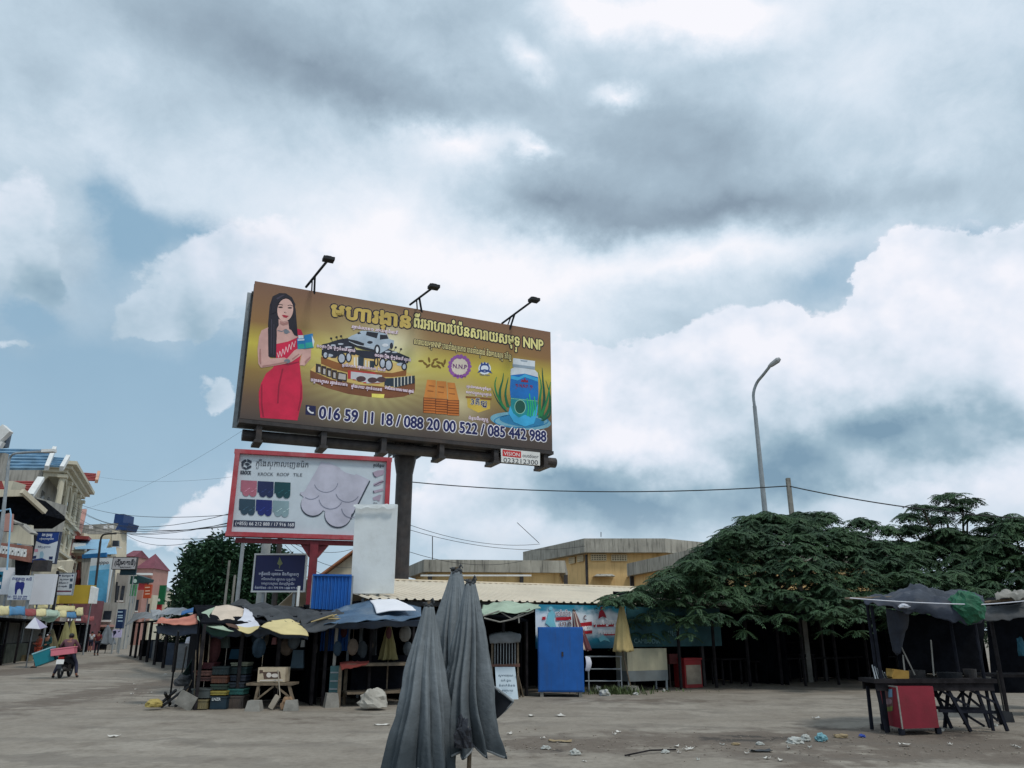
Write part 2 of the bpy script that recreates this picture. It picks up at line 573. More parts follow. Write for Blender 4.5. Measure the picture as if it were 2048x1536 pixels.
def glyphs(s, off=0.0, bold=0.0):
    """lettering as flat outlines: verts, faces, width; separate islands get their own height"""
    _fd.body, _fd.size, _fd.offset = s, 1.0, off
    _fd.resolution_u = 4
    bpy.context.view_layer.update()
    dg = bpy.context.evaluated_depsgraph_get()
    me = bpy.data.meshes.new_from_object(_fo.evaluated_get(dg))
    vs = [v.co.copy() for v in me.vertices]
    fs = [tuple(p.vertices) for p in me.polygons]
    bpy.data.meshes.remove(me)
    par = list(range(len(vs)))

    def find(a):
        while par[a] != a: par[a] = par[par[a]]; a = par[a]
        return a
    for f in fs:
        for b in f[1:]: par[find(b)] = find(f[0])
    ids = {}
    for i in range(len(vs)): vs[i].z = ids.setdefault(find(i), len(ids)) % 7
    return vs, fs


def words_mesh(s, off=0.0):
    """lettering; a sign following the joiner is set small under its letter"""
    main, subs, i = '', [], 0
    while i < len(s):
        if s[i] == '\u17d2' and i + 1 < len(s): subs.append((len(main), s[i + 1])); i += 2; continue
        main += s[i]; i += 1
    vs, fs = glyphs(main, off)
    for k, ch in subs:
        pre, _ = glyphs(main[:k], 0)
        x1 = max([v.x for v in pre] or [0])
        v2, f2 = glyphs(ch, off)
        n = len(vs)
        vs += [V((x1 - .42 + v.x * .62, v.y * .5 - .42, v.z)) for v in v2]
        fs += [tuple(a + n for a in f) for f in f2]
    return vs, fs


class Panel:
    """a flat board: corners from world points; prints lie on it in thin layers"""
    def __init__(s, bl, br, z1, cf=(0, 0, 1.0)):
        s.o = V(bl)
        s.ax = V(br) - s.o; s.w = s.ax.length; s.ax.normalize()
        s.h = z1 - bl[2]
        s.n = s.ax.cross(V((0, 0, 1))).normalized()
        s.cf = cf
        s.step = .005

    def frame(s, ox, oy, sc): s.cf = (ox, oy, sc); return s

    def uv(s, x, y, off=0.0):
        x, y = s.cf[0] + x * s.cf[2], s.cf[1] + y * s.cf[2]
        r = ray(x, y)
        k = (s.o + s.n * off - V((0, 0, EYE))).dot(s.n) / r.dot(s.n)
        d = V((0, 0, EYE)) + r * k - s.o
        return d.dot(s.ax), d.z

    def at(s, a, b, k=0.0): return s.o + s.ax * a + V((0, 0, b)) + s.n * (k * s.step)

    def px(s, x, y, off=0.0):
        a, b = s.uv(x, y, off)
        return s.o + s.ax * a + V((0, 0, b)) + s.n * off

    def poly(s, mb, pts, k):
        q = []
        for p in pts:
            a, b = s.uv(*p)
            q.append(s.at(min(max(a, .01), s.w - .01), min(max(b, .01), s.h - .01), k))
        return mb.add(q, [tuple(range(len(q)))])

    def ell(s, mb, x, y, rx, ry, k, n=20, rot=0, arc=(0, 2 * pi)):
        pts = []
        for i in range(n):
            t = arc[0] + (arc[1] - arc[0]) * i / (n if arc[1] - arc[0] > 6 else n - 1)
            dx, dy = rx * cos(t), ry * sin(t)
            pts.append((x + dx * cos(rot) - dy * sin(rot), y + dx * sin(rot) + dy * cos(rot)))
        return s.poly(mb, pts, k)

    def ring(s, mb, x, y, rx, ry, w, k, n=20):
        for i in range(n):
            t0, t1 = 2 * pi * i / n, 2 * pi * (i + 1) / n
            s.poly(mb, [(x + (rx - q_) * cos(t), y + (ry - q_) * sin(t)) for t, q_ in ((t0, 0), (t1, 0), (t1, w), (t0, w))], k)
        return mb

    def line(s, mb, pts, w, k):
        for i in range(len(pts) - 1):
            (x0, y0), (x1, y1) = pts[i], pts[i + 1]
            L = math.hypot(x1 - x0, y1 - y0) or 1
            dx, dy = -(y1 - y0) / L * w / 2, (x1 - x0) / L * w / 2
            s.poly(mb, [(x0 + dx, y0 + dy), (x1 + dx, y1 + dy), (x1 - dx, y1 - dy), (x0 - dx, y0 - dy)], k + (i % 3) * .1)
        return mb

    def text(s, mb, txt, x0, y0, x1, y1, h, k, off=0.0):
        """set lettering on the baseline x0,y0 - x1,y1; h is the cap height"""
        a0, b0 = s.uv(x0, y0)
        a1, b1 = s.uv(x1, y1)
        hh = abs(s.uv((x0 + x1) / 2, (y0 + y1) / 2 - h)[1] - (b0 + b1) / 2)
        vs, fs = words_mesh(txt)
        lo, hi = min(v.x for v in vs), max(v.x for v in vs)
        sx, sy = (a1 - a0) / (hi - lo), hh / .70
        d = V((a1 - a0, b1 - b0, 0)); L = d.length
        # a heavier stroke is the same lettering set again a little to each side
        cps = [(0, 0)] if off <= 0 else [(off * cos(pi * j / 4), off * sin(pi * j / 4)) for j in range(8)] if off > .03 else [(-off, 0), (off, 0), (0, off), (0, -off)]
        for ci, (ox, oy) in enumerate(cps):
            out = []
            for v in vs:
                f = (v.x - lo) * sx / L
                out.append(s.at(a0 + (a1 - a0) * f + ox * sy, b0 + (b1 - b0) * f + (v.y + oy) * sy, k + v.z * .06 + ci * .07))
            mb.add(out, fs)
        return mb


def flat(name, col, rough=.55):
    return M('print_' + name, col, rough, .14, 1.3, 0)


def ink(r, gg, b): return flat('%d_%d_%d' % (r, gg, b), C(r, gg, b, .98))


# ------------------------------------------------------------ the large billboard
bl, br = V((-9.83, 27, 9.02)), V((1.72, 32.3, 9.02))
BP = Panel(bl, br, 14.45)
n_, ax_ = BP.n, BP.ax
pc = W(800, 1160, 31.0)
bb = thing('billboard', (pc.x, pc.y, 0), 'huge billboard on one dark pole with a woman in a red dress and gold bars', 'billboard')
# post with flared, finned head
ctr = BP.px(800, 889, -.55)
pb = MB().tube([(pc.x, pc.y, -.2), (pc.x, pc.y, ctr.z - .55)], .335, 20)
mk('post', pb, m_steel, bb, smooth=False)
cp = MB().tube([(pc.x, pc.y, ctr.z - 1.0), (pc.x, pc.y, ctr.z - .45), (pc.x, pc.y, ctr.z - .3)], [.34, .44, .44], 20)
for i in range(7):
    t = (i - 3) * .19
    c0 = V((pc.x, pc.y, ctr.z)) + ax_ * t
    cp.box(c0 + V((0, 0, .02)), (.03, 1.0, .62), rz=atan2(ax_.y, ax_.x))
mk('post_head', cp, m_steel, bb)
e0, e1 = BP.px(484, 870, -.55), BP.px(1110, 926, -.55)
mk('beam', MB().tube([e0, e0.lerp(e1, .5), e1], .215, 16), m_steel, bb)
rzb = atan2(ax_.y, ax_.x)
for x in (515, 645, 765, 880, 988, 1086):
    a, _ = BP.uv(x, 880, -.3)
    z_t = bl.z
    zb = BP.px(x, 870 + (x - 484) * .09, -.55).z
    b = MB().box(BP.o + ax_ * a - n_ * .5 + V((0, 0, (zb - .32 + z_t) / 2 - bl.z)), (.2, .95, z_t - zb + .32), rz=rzb)
    b.box(BP.o + ax_ * a - n_ * .45 + V((0, 0, zb - .3 - bl.z)), (.3, 1.0, .1), rz=rzb)
    mk('bracket', b, m_steel, bb)
# sheet faces, frame between them and walkway edge
fr = MB()
for off in (-.12, -.86):
    for bz in (0, 1.8, 3.6, 5.3):
        fr.bar(BP.at(0, bz) + n_ * off, BP.at(BP.w, bz) + n_ * off, .09)
for i in range(9):
    a = BP.w * i / 8
    for off in (-.12, -.86): fr.bar(BP.at(min(max(a, .05), BP.w - .05), -.02) + n_ * off, BP.at(min(max(a, .05), BP.w - .05), BP.h - .08) + n_ * off, .09)
    for bz in (.1, 2.7, 5.2): fr.bar(BP.at(min(max(a, .05), BP.w - .05), bz) + n_ * -.14, BP.at(min(max(a, .05), BP.w - .05), bz) + n_ * -.84, .06)
mk('truss', fr, m_steel, bb)
mk('back_panel', MB().box(BP.at(BP.w / 2 - .06, BP.h / 2 - .12) - n_ * .98, (BP.w + .18, .1, BP.h + .02), rz=rzb), m_grey, bb)
mk('sheet_edge', MB().box(BP.at(BP.w / 2, BP.h / 2) - n_ * .04, (BP.w, .06, BP.h), rz=rzb), m_steel, bb)
mk('ledge', MB().box(BP.at(BP.w / 2, -.1) - n_ * .3, (BP.w + .05, .75, .14), rz=rzb), m_steel, bb)
# printed sheet: gold glow on brown
pm = bpy.data.materials.new('poster_gold')
pm.use_nodes = True
q = NG(pm.node_tree)
uvn = q.n('ShaderNodeUVMap').outputs[0]
sp = q.n('ShaderNodeSeparateXYZ'); q.put(sp.inputs[0], uvn)
v_ = q.m('ADD', sp.outputs[1], q.m('MULTIPLY', sp.outputs[0], -.06))
c = q.ramp(v_, [(0, C(84, 74, 70)), (.16, C(112, 90, 72)), (.34, C(150, 122, 72)), (.54, C(204, 188, 80)), (.70, C(150, 114, 74)), (1, C(130, 98, 82))])


def glow(cx, cy, rx, ry):
    return q.blobs(uvn, [(cx, cy, rx, ry, 0, 1.0)])


ang = q.m('ARCTAN2', q.m('SUBTRACT', sp.outputs[1], .36), q.m('SUBTRACT', sp.outputs[0], .36))
rays_ = q.m('MULTIPLY', q.m('ADD', q.m('SINE', q.m('MULTIPLY', ang, 26)), 1), .12)
c = q.mix(q.m('MULTIPLY', glow(.37, .5, .36, .62), q.m('ADD', .85, rays_), clamp=True), c, C(232, 228, 160))
c = q.mix(q.m('MULTIPLY', glow(.43, .70, .14, .28), .9), c, C(244, 240, 206))
c = q.mix(q.m('MULTIPLY', glow(.67, .30, .16, .36), .8), c, C(226, 214, 170))
c = q.mix(q.m('MULTIPLY', glow(.80, .52, .3, .4), .5), c, C(196, 182, 70))
b_ = pm.node_tree.nodes['Principled BSDF']
q.put(b_.inputs['Base Color'], c)
b_.inputs['Roughness'].default_value = .5
b_.inputs['Specular IOR Level'].default_value = .25
ps = mk('poster', MB().add([BP.at(0, 0, .5), BP.at(BP.w, 0, .5), BP.at(BP.w, BP.h, .5), BP.at(0, BP.h, .5)], [(0, 1, 2, 3)]), pm, bb)
ul = ps.data.uv_layers.new(name='UVMap')
for i, u in enumerate(((0, 0), (1, 0), (1, 1), (0, 1))): ul.data[i].uv = u


def pr(name, col, fn, panel=None, parent=None):
    mb = MB()
    fn(mb)
    o = mk(name, mb, col if isinstance(col, bpy.types.Material) else ink(*col), parent or ps)
    if len(mb.f) > 1: o['kind'] = 'stuff'      # flat print of several strokes


# the woman
BP.frame(460, 500, .2474)
P_ = BP.poly


def multi(polys, k):
    return lambda mb: [P_(mb, p, k + i * .12) for i, p in enumerate(polys)]


skin, hair = (212, 168, 160), (30, 28, 42)
pr('hair_print', hair, multi([[(345, 375), (400, 348), (455, 352), (500, 385), (525, 440), (530, 600), (548, 700), (480, 690), (380, 690), (372, 870), (310, 865), (307, 600), (320, 450)]], 1))
pr('skin_print', skin, multi([
    [(392, 560), (470, 575), (478, 640), (535, 668), (560, 700), (470, 740), (375, 760), (376, 640), (394, 610)],
    [(235, 700), (255, 650), (310, 625), (340, 640), (345, 700), (312, 720), (312, 862), (330, 878), (440, 872), (472, 888), (470, 915), (330, 942), (250, 953), (228, 920), (222, 800)],
    [(462, 880), (520, 812), (548, 798), (600, 803), (612, 815), (560, 862), (490, 908)],
    [(598, 808), (656, 798), (652, 880), (602, 936), (562, 932), (575, 858)]], 2))
pr('dress_print', (206, 32, 72), multi([[(375, 745), (470, 700), (530, 680), (535, 632), (575, 645), (592, 690), (592, 760), (562, 900), (572, 1010), (585, 1100), (586, 1200), (562, 1300), (545, 1378),
                                         (245, 1357), (234, 1250), (232, 1150), (250, 1080), (290, 1000), (345, 955), (372, 900)]], 1.6))
pr('dress_fold_print', (158, 20, 56), multi([[(380, 905), (470, 920), (560, 900), (556, 912), (470, 934), (376, 918)], [(250, 1090), (262, 1084), (262, 1240), (276, 1352), (262, 1352), (248, 1240)], [(572, 1080), (580, 1100), (580, 1200), (556, 1300), (546, 1300), (568, 1190)], [(420, 960), (432, 960), (400, 1110), (392, 1240), (380, 1240), (388, 1100)], [(560, 700), (574, 700), (566, 800), (552, 860), (546, 850), (558, 790)]], 1.9))
pr('hair_sheen_print', (66, 60, 78), multi([[(332, 560), (338, 560), (334, 840), (328, 840)], [(352, 600), (357, 600), (356, 850), (350, 850)], [(372, 392), (420, 366), (450, 364), (424, 376), (384, 404)]], 4.2))
pr('skin_shade_print', (176, 128, 122), multi([[(404, 574), (436, 588), (468, 580), (470, 600), (430, 610), (404, 596)], [(240, 800), (248, 800), (252, 920), (244, 926), (236, 900)], [(262, 936), (330, 926), (460, 902), (462, 910), (330, 938), (262, 946)], [(500, 880), (556, 838), (560, 846), (506, 890)], [(604, 900), (648, 860), (650, 874), (606, 926)]], 3.9))
pr('arm_print', skin, multi([[(312, 862), (330, 878), (440, 870), (472, 886), (470, 915), (330, 942), (250, 953), (228, 920), (232, 870)],
                             [(455, 885), (520, 812), (548, 798), (600, 803), (612, 815), (560, 862), (490, 910)], [(600, 806), (656, 798), (652, 880), (602, 936), (566, 932), (580, 858)]], 3.2))
pr('hair_lock_print', hair, multi([[(322, 560), (376, 520), (378, 690), (370, 872), (310, 866), (307, 640)], [(505, 480), (529, 470), (548, 700), (520, 690), (490, 640), (512, 560)]], 2.8))
pr('face_print', (226, 184, 174), lambda mb: (BP.ell(mb, 446, 486, 64, 92, 3.2, 22, .12)))
pr('fringe_print', hair, multi([[(378, 500), (384, 430), (432, 392), (470, 392), (508, 430), (516, 500), (528, 440), (500, 384), (452, 352), (398, 350), (345, 385), (330, 520)]], 3.6))
pr('eye_print', (38, 28, 34), lambda mb: (BP.ell(mb, 408, 464, 19, 6, 3.9), BP.ell(mb, 484, 469, 18, 6, 3.9), BP.line(mb, [(384, 448), (404, 440), (428, 447)], 5, 3.9), BP.line(mb, [(466, 450), (486, 446), (506, 455)], 5, 3.9), BP.line(mb, [(446, 500), (438, 508), (456, 510)], 3, 3.9)))
pr('lips_print', (176, 40, 62), lambda mb: BP.poly(mb, [(418, 526), (438, 526), (452, 530), (476, 534), (456, 550), (434, 546)], 3.9))
pr('sequin_print', (236, 190, 196), lambda mb: BP.line(mb, [(380, 830), (392, 870), (402, 818), (416, 862), (426, 800), (440, 846), (452, 782), (466, 828), (478, 762), (492, 806), (502, 745), (518, 786), (528, 736)], 5, 2.6))
pr('necklace_print', (120, 128, 140), lambda mb: (BP.line(mb, [(384, 650), (420, 660), (452, 640), (484, 668)], 6, 3.0), BP.ell(mb, 456, 662, 22, 18, 3.1, 8), BP.ell(mb, 462, 900, 26, 18, 4.0, 10)))
pr('held_bottle_print', (34, 128, 190), multi([[(540, 716), (602, 712), (606, 800), (546, 803)], [(598, 690), (668, 676), (676, 790), (604, 800)]], 4))
pr('held_label_print', (40, 170, 160), multi([[(550, 762), (600, 760), (602, 797), (552, 800)], [(608, 752), (672, 745), (676, 786), (610, 795)]], 4.5))
pr('held_cap_print', (222, 232, 240), multi([[(552, 692), (592, 690), (594, 716), (552, 718)], [(545, 724), (600, 720), (600, 732), (546, 736)], [(660, 690), (682, 740), (672, 790), (664, 740)]], 4.8))
# telephone numbers
pr('phone_tile_print', (26, 30, 78), multi([[(612, 1252), (694, 1262), (692, 1340), (609, 1330)]], 1))
pr('phone_icon_print', (240, 240, 244), lambda mb: BP.line(mb, [(634, 1268), (628, 1286), (640, 1304), (660, 1318), (676, 1316)], 13, 2))
BP.frame(0, 0, 1)
PH = '016 59 11 18 / 088 20 00 522 / 085 442 988'
pr('number_outline_print', (236, 234, 240), lambda mb: BP.text(mb, PH, 638, 836, 1092, 883, 22, 1, .085))
pr('number_print', (28, 34, 92), lambda mb: BP.text(mb, PH, 638, 836, 1092, 883, 22, 2.4, .03))
# headline lettering
T1, T2 = 'មហារង្វាន់', 'ពីរអាហារបំប៉នសារាយសមុទ្រ NNP'
T3 = 'សារាយសមុទ្រNNP បានទាំងសុខភាព បានទាំងរង្វាន់ និងមាសសុទ្ធ 3គីឡូ'
pr('headline_outline_print', (26, 24, 52), lambda mb: BP.text(mb, T1, 662, 633, 820, 656, 27, 1, .11))
pr('headline_print', (206, 178, 96), lambda mb: BP.text(mb, T1, 662, 633, 820, 656, 27, 2.4, .05))
pr('subtitle_outline_print', (26, 24, 42), lambda mb: BP.text(mb, T2, 828, 654, 1086, 701, 21, 1, .10))
pr('subtitle_print', (236, 226, 150), lambda mb: BP.text(mb, T2, 828, 654, 1086, 701, 21, 2.4, .028))
pr('tagline_outline_print', (28, 26, 40), lambda mb: BP.text(mb, T3, 828, 688, 1022, 719, 11, 1, .09))
pr('tagline_print', (232, 216, 150), lambda mb: BP.text(mb, T3, 828, 688, 1022, 719, 11, 2.2, .01))
# the podium with the prizes
BP.frame(600, 640, .12695)
pr('podium_side_print', (126, 78, 50), multi([[(160, 790), (160, 955), (420, 1070), (760, 1165), (1100, 1215), (1400, 1232), (1640, 1205), (1790, 1150), (1812, 1090), (1812, 900), (1500, 1060), (900, 1020), (400, 900)]], 1))
pr('podium_top_print', (216, 186, 110), multi([[(160, 790), (240, 710), (420, 690), (1000, 780), (1700, 830), (1812, 900), (1790, 990), (1500, 1070), (1000, 1020), (500, 940)]], 1.3))
pr('podium_upper_side_print', (146, 92, 48), multi([[(330, 575), (332, 690), (520, 770), (800, 840), (1150, 895), (1450, 900), (1670, 880), (1682, 745), (1300, 700)]], 1.7))
pr('podium_upper_top_print', (222, 190, 120), multi([[(330, 580), (480, 520), (1000, 540), (1684, 730), (1660, 790), (1450, 836), (1180, 820), (760, 730)]], 2.1))
pr('podium_shine_print', (238, 226, 110), multi([[(1130, 1160), (1330, 1170), (1320, 1232), (1130, 1218)]], 1.6))
pr('fridge_print', (40, 56, 70), multi([[(915, 570), (1008, 575), (1000, 735), (912, 720)], [(1100, 640), (1175, 650), (1170, 765), (1098, 750)], [(1330, 920), (1480, 915), (1480, 1050), (1328, 1040)]] +
   [[(1490 + 54 * i, 912 - 6 * i), (1536 + 54 * i, 906 - 6 * i), (1534 + 54 * i, 1058 - 12 * i), (1490 + 54 * i, 1064 - 12 * i)] for i in range(6)], 2.6))
pr('fridge_white_print', (222, 220, 210), multi([[(845, 590), (872, 590), (872, 722), (846, 716)], [(892, 590), (914, 592), (912, 726), (892, 722)], [(1020, 630), (1046, 634), (1044, 745), (1020, 740)], [(1070, 650), (1092, 654), (1090, 760), (1070, 752)]] +
   [[(1476 + 54 * i, 912 - 6 * i), (1490 + 54 * i, 910 - 6 * i), (1490 + 54 * i, 1060 - 12 * i), (1476 + 54 * i, 1062 - 12 * i)] for i in range(6)], 3.3))
pr('cooker_print', (54, 44, 46), multi([[(250 + 84 * i, 688 + 32 * i), (330 + 84 * i, 702 + 32 * i), (326 + 84 * i, 846 + 32 * i), (246 + 84 * i, 826 + 32 * i)] for i in range(5)] + [[(640, 820), (740, 850), (736, 975), (600, 945)]], 2.4))
pr('cooker_front_print', (196, 190, 186), multi([[(285 + 80 * i, 736 + 30 * i), (320 + 80 * i, 744 + 30 * i), (318 + 80 * i, 832 + 30 * i), (284 + 80 * i, 818 + 30 * i)] for i in range(4)] + [[(610, 840), (722, 860), (716, 945), (600, 930)]], 3.2))
pr('carton_print', (196, 60, 58), multi([[(752 + 82 * i, 790 + 26 * i), (1180 + 26 * i, 826 + 20 * i), (1180 + 26 * i, 960 + 14 * i), (752 + 82 * i, 925 + 24 * i)] for i in range(4)], 2.5))
pr('carton_front_print', (206, 206, 212), multi([[(800 + 82 * i, 812 + 26 * i), (1290, 870 + 8 * i), (1300, 985), (798 + 82 * i, 930 + 24 * i)] for i in range(4)], 3.0))
pr('carton_iron_print', (84, 60, 64), lambda mb: [BP.ell(mb, x, y, 76, 44, 3.6) for x, y in ((1140, 950), (960, 930), (1280, 940))])
pr('motorbike_print', (36, 42, 58), multi([[(345, 385), (440, 366), (540, 330), (630, 305), (760, 285), (810, 360), (885, 470), (870, 560), (780, 540), (720, 520), (640, 520), (560, 600), (500, 600), (380, 540), (340, 560)],
    [(1240, 500), (1340, 440), (1420, 470), (1560, 520), (1722, 590), (1700, 680), (1600, 700), (1480, 640), (1380, 620), (1290, 620), (1170, 590)], [(880, 470), (1190, 500), (1180, 620), (1010, 600), (870, 540)]], 2.8))
pr('wheel_print', (30, 34, 46), lambda mb: [BP.ring(mb, x, y, rx, ry, 20, 3.6) for x, y, rx, ry in ((655, 605, 68, 88), (765, 590, 50, 82), (400, 552, 50, 62), (1300, 685, 56, 84), (1395, 712, 66, 92), (1640, 735, 46, 60), (1200, 660, 36, 74))])
pr('rim_print', (188, 196, 210), lambda mb: [BP.ell(mb, x, y, rx, ry, 3.3) for x, y, rx, ry in ((655, 605, 50, 70), (765, 590, 34, 64), (400, 552, 34, 46), (1300, 685, 40, 66), (1395, 712, 48, 74), (1640, 735, 30, 42), (460, 560, 60, 24), (1580, 700, 60, 24), (520, 400, 40, 14), (640, 380, 44, 14), (760, 430, 60, 12), (1380, 500, 44, 14), (1490, 510, 44, 12))])
pr('truck_body_print', (176, 192, 208), multi([[(752, 285), (820, 245), (900, 215), (960, 172), (1080, 175), (1240, 195), (1300, 205), (1372, 225), (1400, 300), (1480, 325), (1468, 425), (1420, 440), (1260, 530), (1180, 470), (1060, 440), (900, 400), (770, 345)]], 3.9))
pr('truck_dark_print', (34, 38, 50), multi([[(758, 300), (900, 330), (1010, 372), (1000, 412), (860, 372), (766, 330)], [(1050, 182), (1232, 206), (1206, 292), (1036, 240)], [(1258, 232), (1368, 240), (1392, 296), (1256, 312)],
    [(770, 350), (900, 405), (1180, 470), (1190, 500), (1000, 470), (800, 400)], [(900, 205), (930, 190), (960, 215), (912, 228)]], 4.3))  # grille, windows and underbody in one dark print
pr('truck_wheel_print', (40, 44, 56), lambda mb: (BP.ell(mb, 1214, 472, 48, 84, 4.6), BP.ell(mb, 1438, 410, 26, 50, 4.6), BP.ell(mb, 1100, 355, 44, 22, 4.6)))
pr('truck_trim_print', (226, 232, 240), lambda mb: (BP.ell(mb, 1214, 472, 22, 50, 5.0), BP.line(mb, [(800, 352), (900, 400), (1170, 436)], 8, 5.0), BP.ell(mb, 1340, 400, 50, 26, 5.0)))
pr('mirror_print', (26, 28, 40), lambda mb: [(BP.ell(mb, x, y, 18, 15, 3.6), BP.line(mb, [(x, y), (x + d, y + 70)], 5, 3.7)) for x, y, d in ((490, 290, 30), (575, 272, 30), (646, 255, 40), (1508, 432, -40), (1590, 460, -30))])
cap = [('រង្វាន់លេខ១ រថយន្តទំនើប', 810, 128, 1540, 228, 44), ('១០គ្រឿង ម៉ូតូទំនើប រង្វាន់', 262, 430, 865, 510, 44), ('១០គ្រឿង ម៉ូតូទំនើប រង្វាន់', 1176, 575, 1742, 655, 44),
       ('ទូរទឹកកក រង្វាន់លេខ៣ ទំនើប', 660, 730, 1346, 812, 40), ('ចង្ក្រានហ្គាស រង្វាន់លេខ៤', 166, 965, 745, 1045, 46), ('ឆ្នាំងបាយ រង្វាន់លេខ៥', 806, 1062, 1284, 1122, 44), ('ម៉ាស៊ីនបោកខោអាវ រង្វាន់', 1332, 1090, 1784, 1152, 44)]
pr('caption_outline_print', (150, 66, 110), lambda mb: [BP.text(mb, *cc, 5.2, .06) for cc in cap])
pr('caption_print', (240, 226, 238), lambda mb: [BP.text(mb, *cc, 6.3, .03) for cc in cap])
# gold bars, emblems, shield and supplement bottle
BP.frame(780, 500, .2995)
bars = []
for cx0, cx1, bx0, bx1, ty, by in ((248, 306, 226, 305, 866, 985), (312, 376, 307, 383, 874, 992), (382, 432, 388, 460, 884, 1002)):
    bars.append([(cx0, ty), (cx1, ty + 4), (bx1, by + 3), (bx0, by)])
pr('gold_top_print', (206, 132, 62), multi(bars, 1.2))
fr_ = []
for r_ in range(6):
    for bx0, bx1, by in ((226, 302, 990), (307, 380, 997), (386, 460, 1006)):
        fr_.append([(bx0 - r_ * .5, by + r_ * 17), (bx1, by + 4 + r_ * 17), (bx1, by + 16 + r_ * 17), (bx0 - r_ * .5, by + 12 + r_ * 17)])
pr('gold_front_print', (196, 112, 48), multi(fr_, 1.4))
pr('gold_gap_print', (110, 58, 28), multi([[(222, 984), (462, 1004), (462, 1106), (220, 1086)]], .95))
pr('gold_stamp_print', (160, 96, 44), lambda mb: [BP.line(mb, [(x, y), (x + 40, y + 5)], 7, 2) for x, y in ((258, 905), (322, 912), (392, 922), (250, 940), (318, 948), (394, 958))])
pr('shield_print', (206, 176, 74), multi([[(505, 975), (680, 990), (676, 1004), (668, 1004), (668, 1060), (590, 1086), (518, 1050), (514, 990), (505, 988)]], 1))
pr('shield_band_print', (136, 92, 44), multi([[(505, 975), (680, 990), (676, 1004), (505, 988)]], 1.6))
pr('shield_text_outline_print', (240, 236, 220), lambda mb: BP.text(mb, '3គីឡូ', 540, 1030, 645, 1040, 34, 2, .06))
pr('shield_text_print', (28, 34, 92), lambda mb: BP.text(mb, '3គីឡូ', 540, 1030, 645, 1040, 34, 3.2, .015))
sm = [('រង្វាន់មាសសុទ្ធចំនួន', 510, 918, 672, 938, 16), ('សម្រាប់អ្នកឈ្នះរង្វាន់', 508, 956, 676, 976, 16), ('ជំនួបដ៏អស្ចារ្យ', 524, 1130, 656, 1142, 18)]
pr('caption_outline_print', (150, 66, 110), lambda mb: [BP.text(mb, *cc, 1, .06) for cc in sm])
pr('caption_print', (240, 226, 238), lambda mb: [BP.text(mb, *cc, 2.2, .03) for cc in sm])
pr('ornament_print', (120, 92, 34), lambda mb: [BP.ell(mb, 285 + dx, 752 + dy, 20, 8, 1 + i * .1, 8, i * .7) for i, (dx, dy) in enumerate(((-78, -10), (-50, 8), (-24, -18), (0, 6), (18, -20), (40, 0), (66, 14), (80, -4), (-30, 22), (10, 26), (40, 26)))])
pr('emblem_ring_print', (150, 90, 170), lambda mb: ([BP.ell(mb, 465 + 66 * cos(t * pi / 9), 778 + 68 * sin(t * pi / 9), 15, 12, 1 + t * .05, 8, t) for t in range(18)], BP.ell(mb, 465, 716, 18, 14, 2.2, 5)))
pr('emblem_field_print', (226, 214, 200), lambda mb: BP.ell(mb, 465, 778, 56, 56, 1.0))
pr('emblem_text_print', (110, 40, 120), lambda mb: (BP.text(mb, 'N.N.P', 420, 788, 512, 796, 28, 2, .02), BP.text(mb, 'Skin Care', 430, 846, 505, 852, 14, 2, .01)))
pr('crest_print', (44, 70, 130), lambda mb: (BP.ring(mb, 632, 790, 34, 30, 9, 1), BP.poly(mb, [(604, 770), (610, 748), (622, 762), (632, 744), (642, 762), (656, 750), (660, 772)], 1.4), BP.poly(mb, [(582, 822), (632, 806), (684, 826), (670, 806), (632, 796), (596, 804)], 1.6), BP.text(mb, 'Nara Care', 600, 838, 664, 842, 12, 2, .01)))
pr('crest_field_print', (214, 222, 232), lambda mb: BP.ell(mb, 632, 792, 42, 40, .9))
for i, (pts, w_) in enumerate((
        ([(760, 1060), (735, 1000), (735, 930), (752, 870), (758, 820)], 26), ([(770, 1060), (720, 980), (700, 900), (712, 845)], 22), ([(780, 1080), (720, 1010), (676, 912)], 20), ([(790, 1050), (770, 960), (790, 850)], 24),
        ([(1000, 1120), (1000, 1000), (1010, 900), (985, 800)], 22), ([(1010, 1120), (1030, 1000), (1020, 860), (1016, 785)], 24), ([(1020, 1130), (1062, 1060), (1066, 960), (1040, 870)], 26), ([(1005, 1110), (1048, 1000), (1072, 880)], 22), ([(1015, 1140), (1066, 1100), (1074, 1010)], 20))):
    s_ = [(p.x, p.y) for p in spline([(a, b, 0) for a, b in pts], 8)]
    pr('seaweed_print', ((20, 104, 70), (34, 132, 76), (14, 84, 66))[i % 3], lambda mb: [BP.poly(mb, [(s_[j][0] - w_ / 2 * (1 - j / 9), s_[j][1]), (s_[j][0] + w_ / 2 * (1 - j / 9), s_[j][1] + 4), (s_[j + 1][0] + w_ / 2 * (1 - (j + 1) / 9), s_[j + 1][1] + 4), (s_[j + 1][0] - w_ / 2 * (1 - (j + 1) / 9), s_[j + 1][1])], 1.2 + i * .1) for j in range(8)])
pr('ripple_print', (116, 170, 190), lambda mb: BP.ell(mb, 872, 1142, 204, 56, 1.0, 28, .1))
pr('ripple_inner_print', (44, 128, 176), lambda mb: (BP.ell(mb, 880, 1140, 150, 38, 1.5, 24, .1), BP.ring(mb, 876, 1142, 184, 48, 8, 1.5, 28)))
pr('bottle_cap_print', (214, 222, 230), multi([[(822, 722), (968, 742), (966, 796), (818, 780)], [(806, 796), (830, 782), (965, 800), (986, 822), (988, 850), (804, 838)]], 2.4))
pr('bottle_cap_rim_print', (150, 166, 182), multi([[(818, 762), (967, 780), (966, 798), (818, 782)], [(868, 734), (920, 740), (912, 748), (876, 744)]], 3.0))
pr('bottle_label_print', (20, 112, 190), multi([[(806, 836), (900, 826), (988, 850), (990, 960), (986, 1010), (806, 990), (800, 930)]], 2.6))
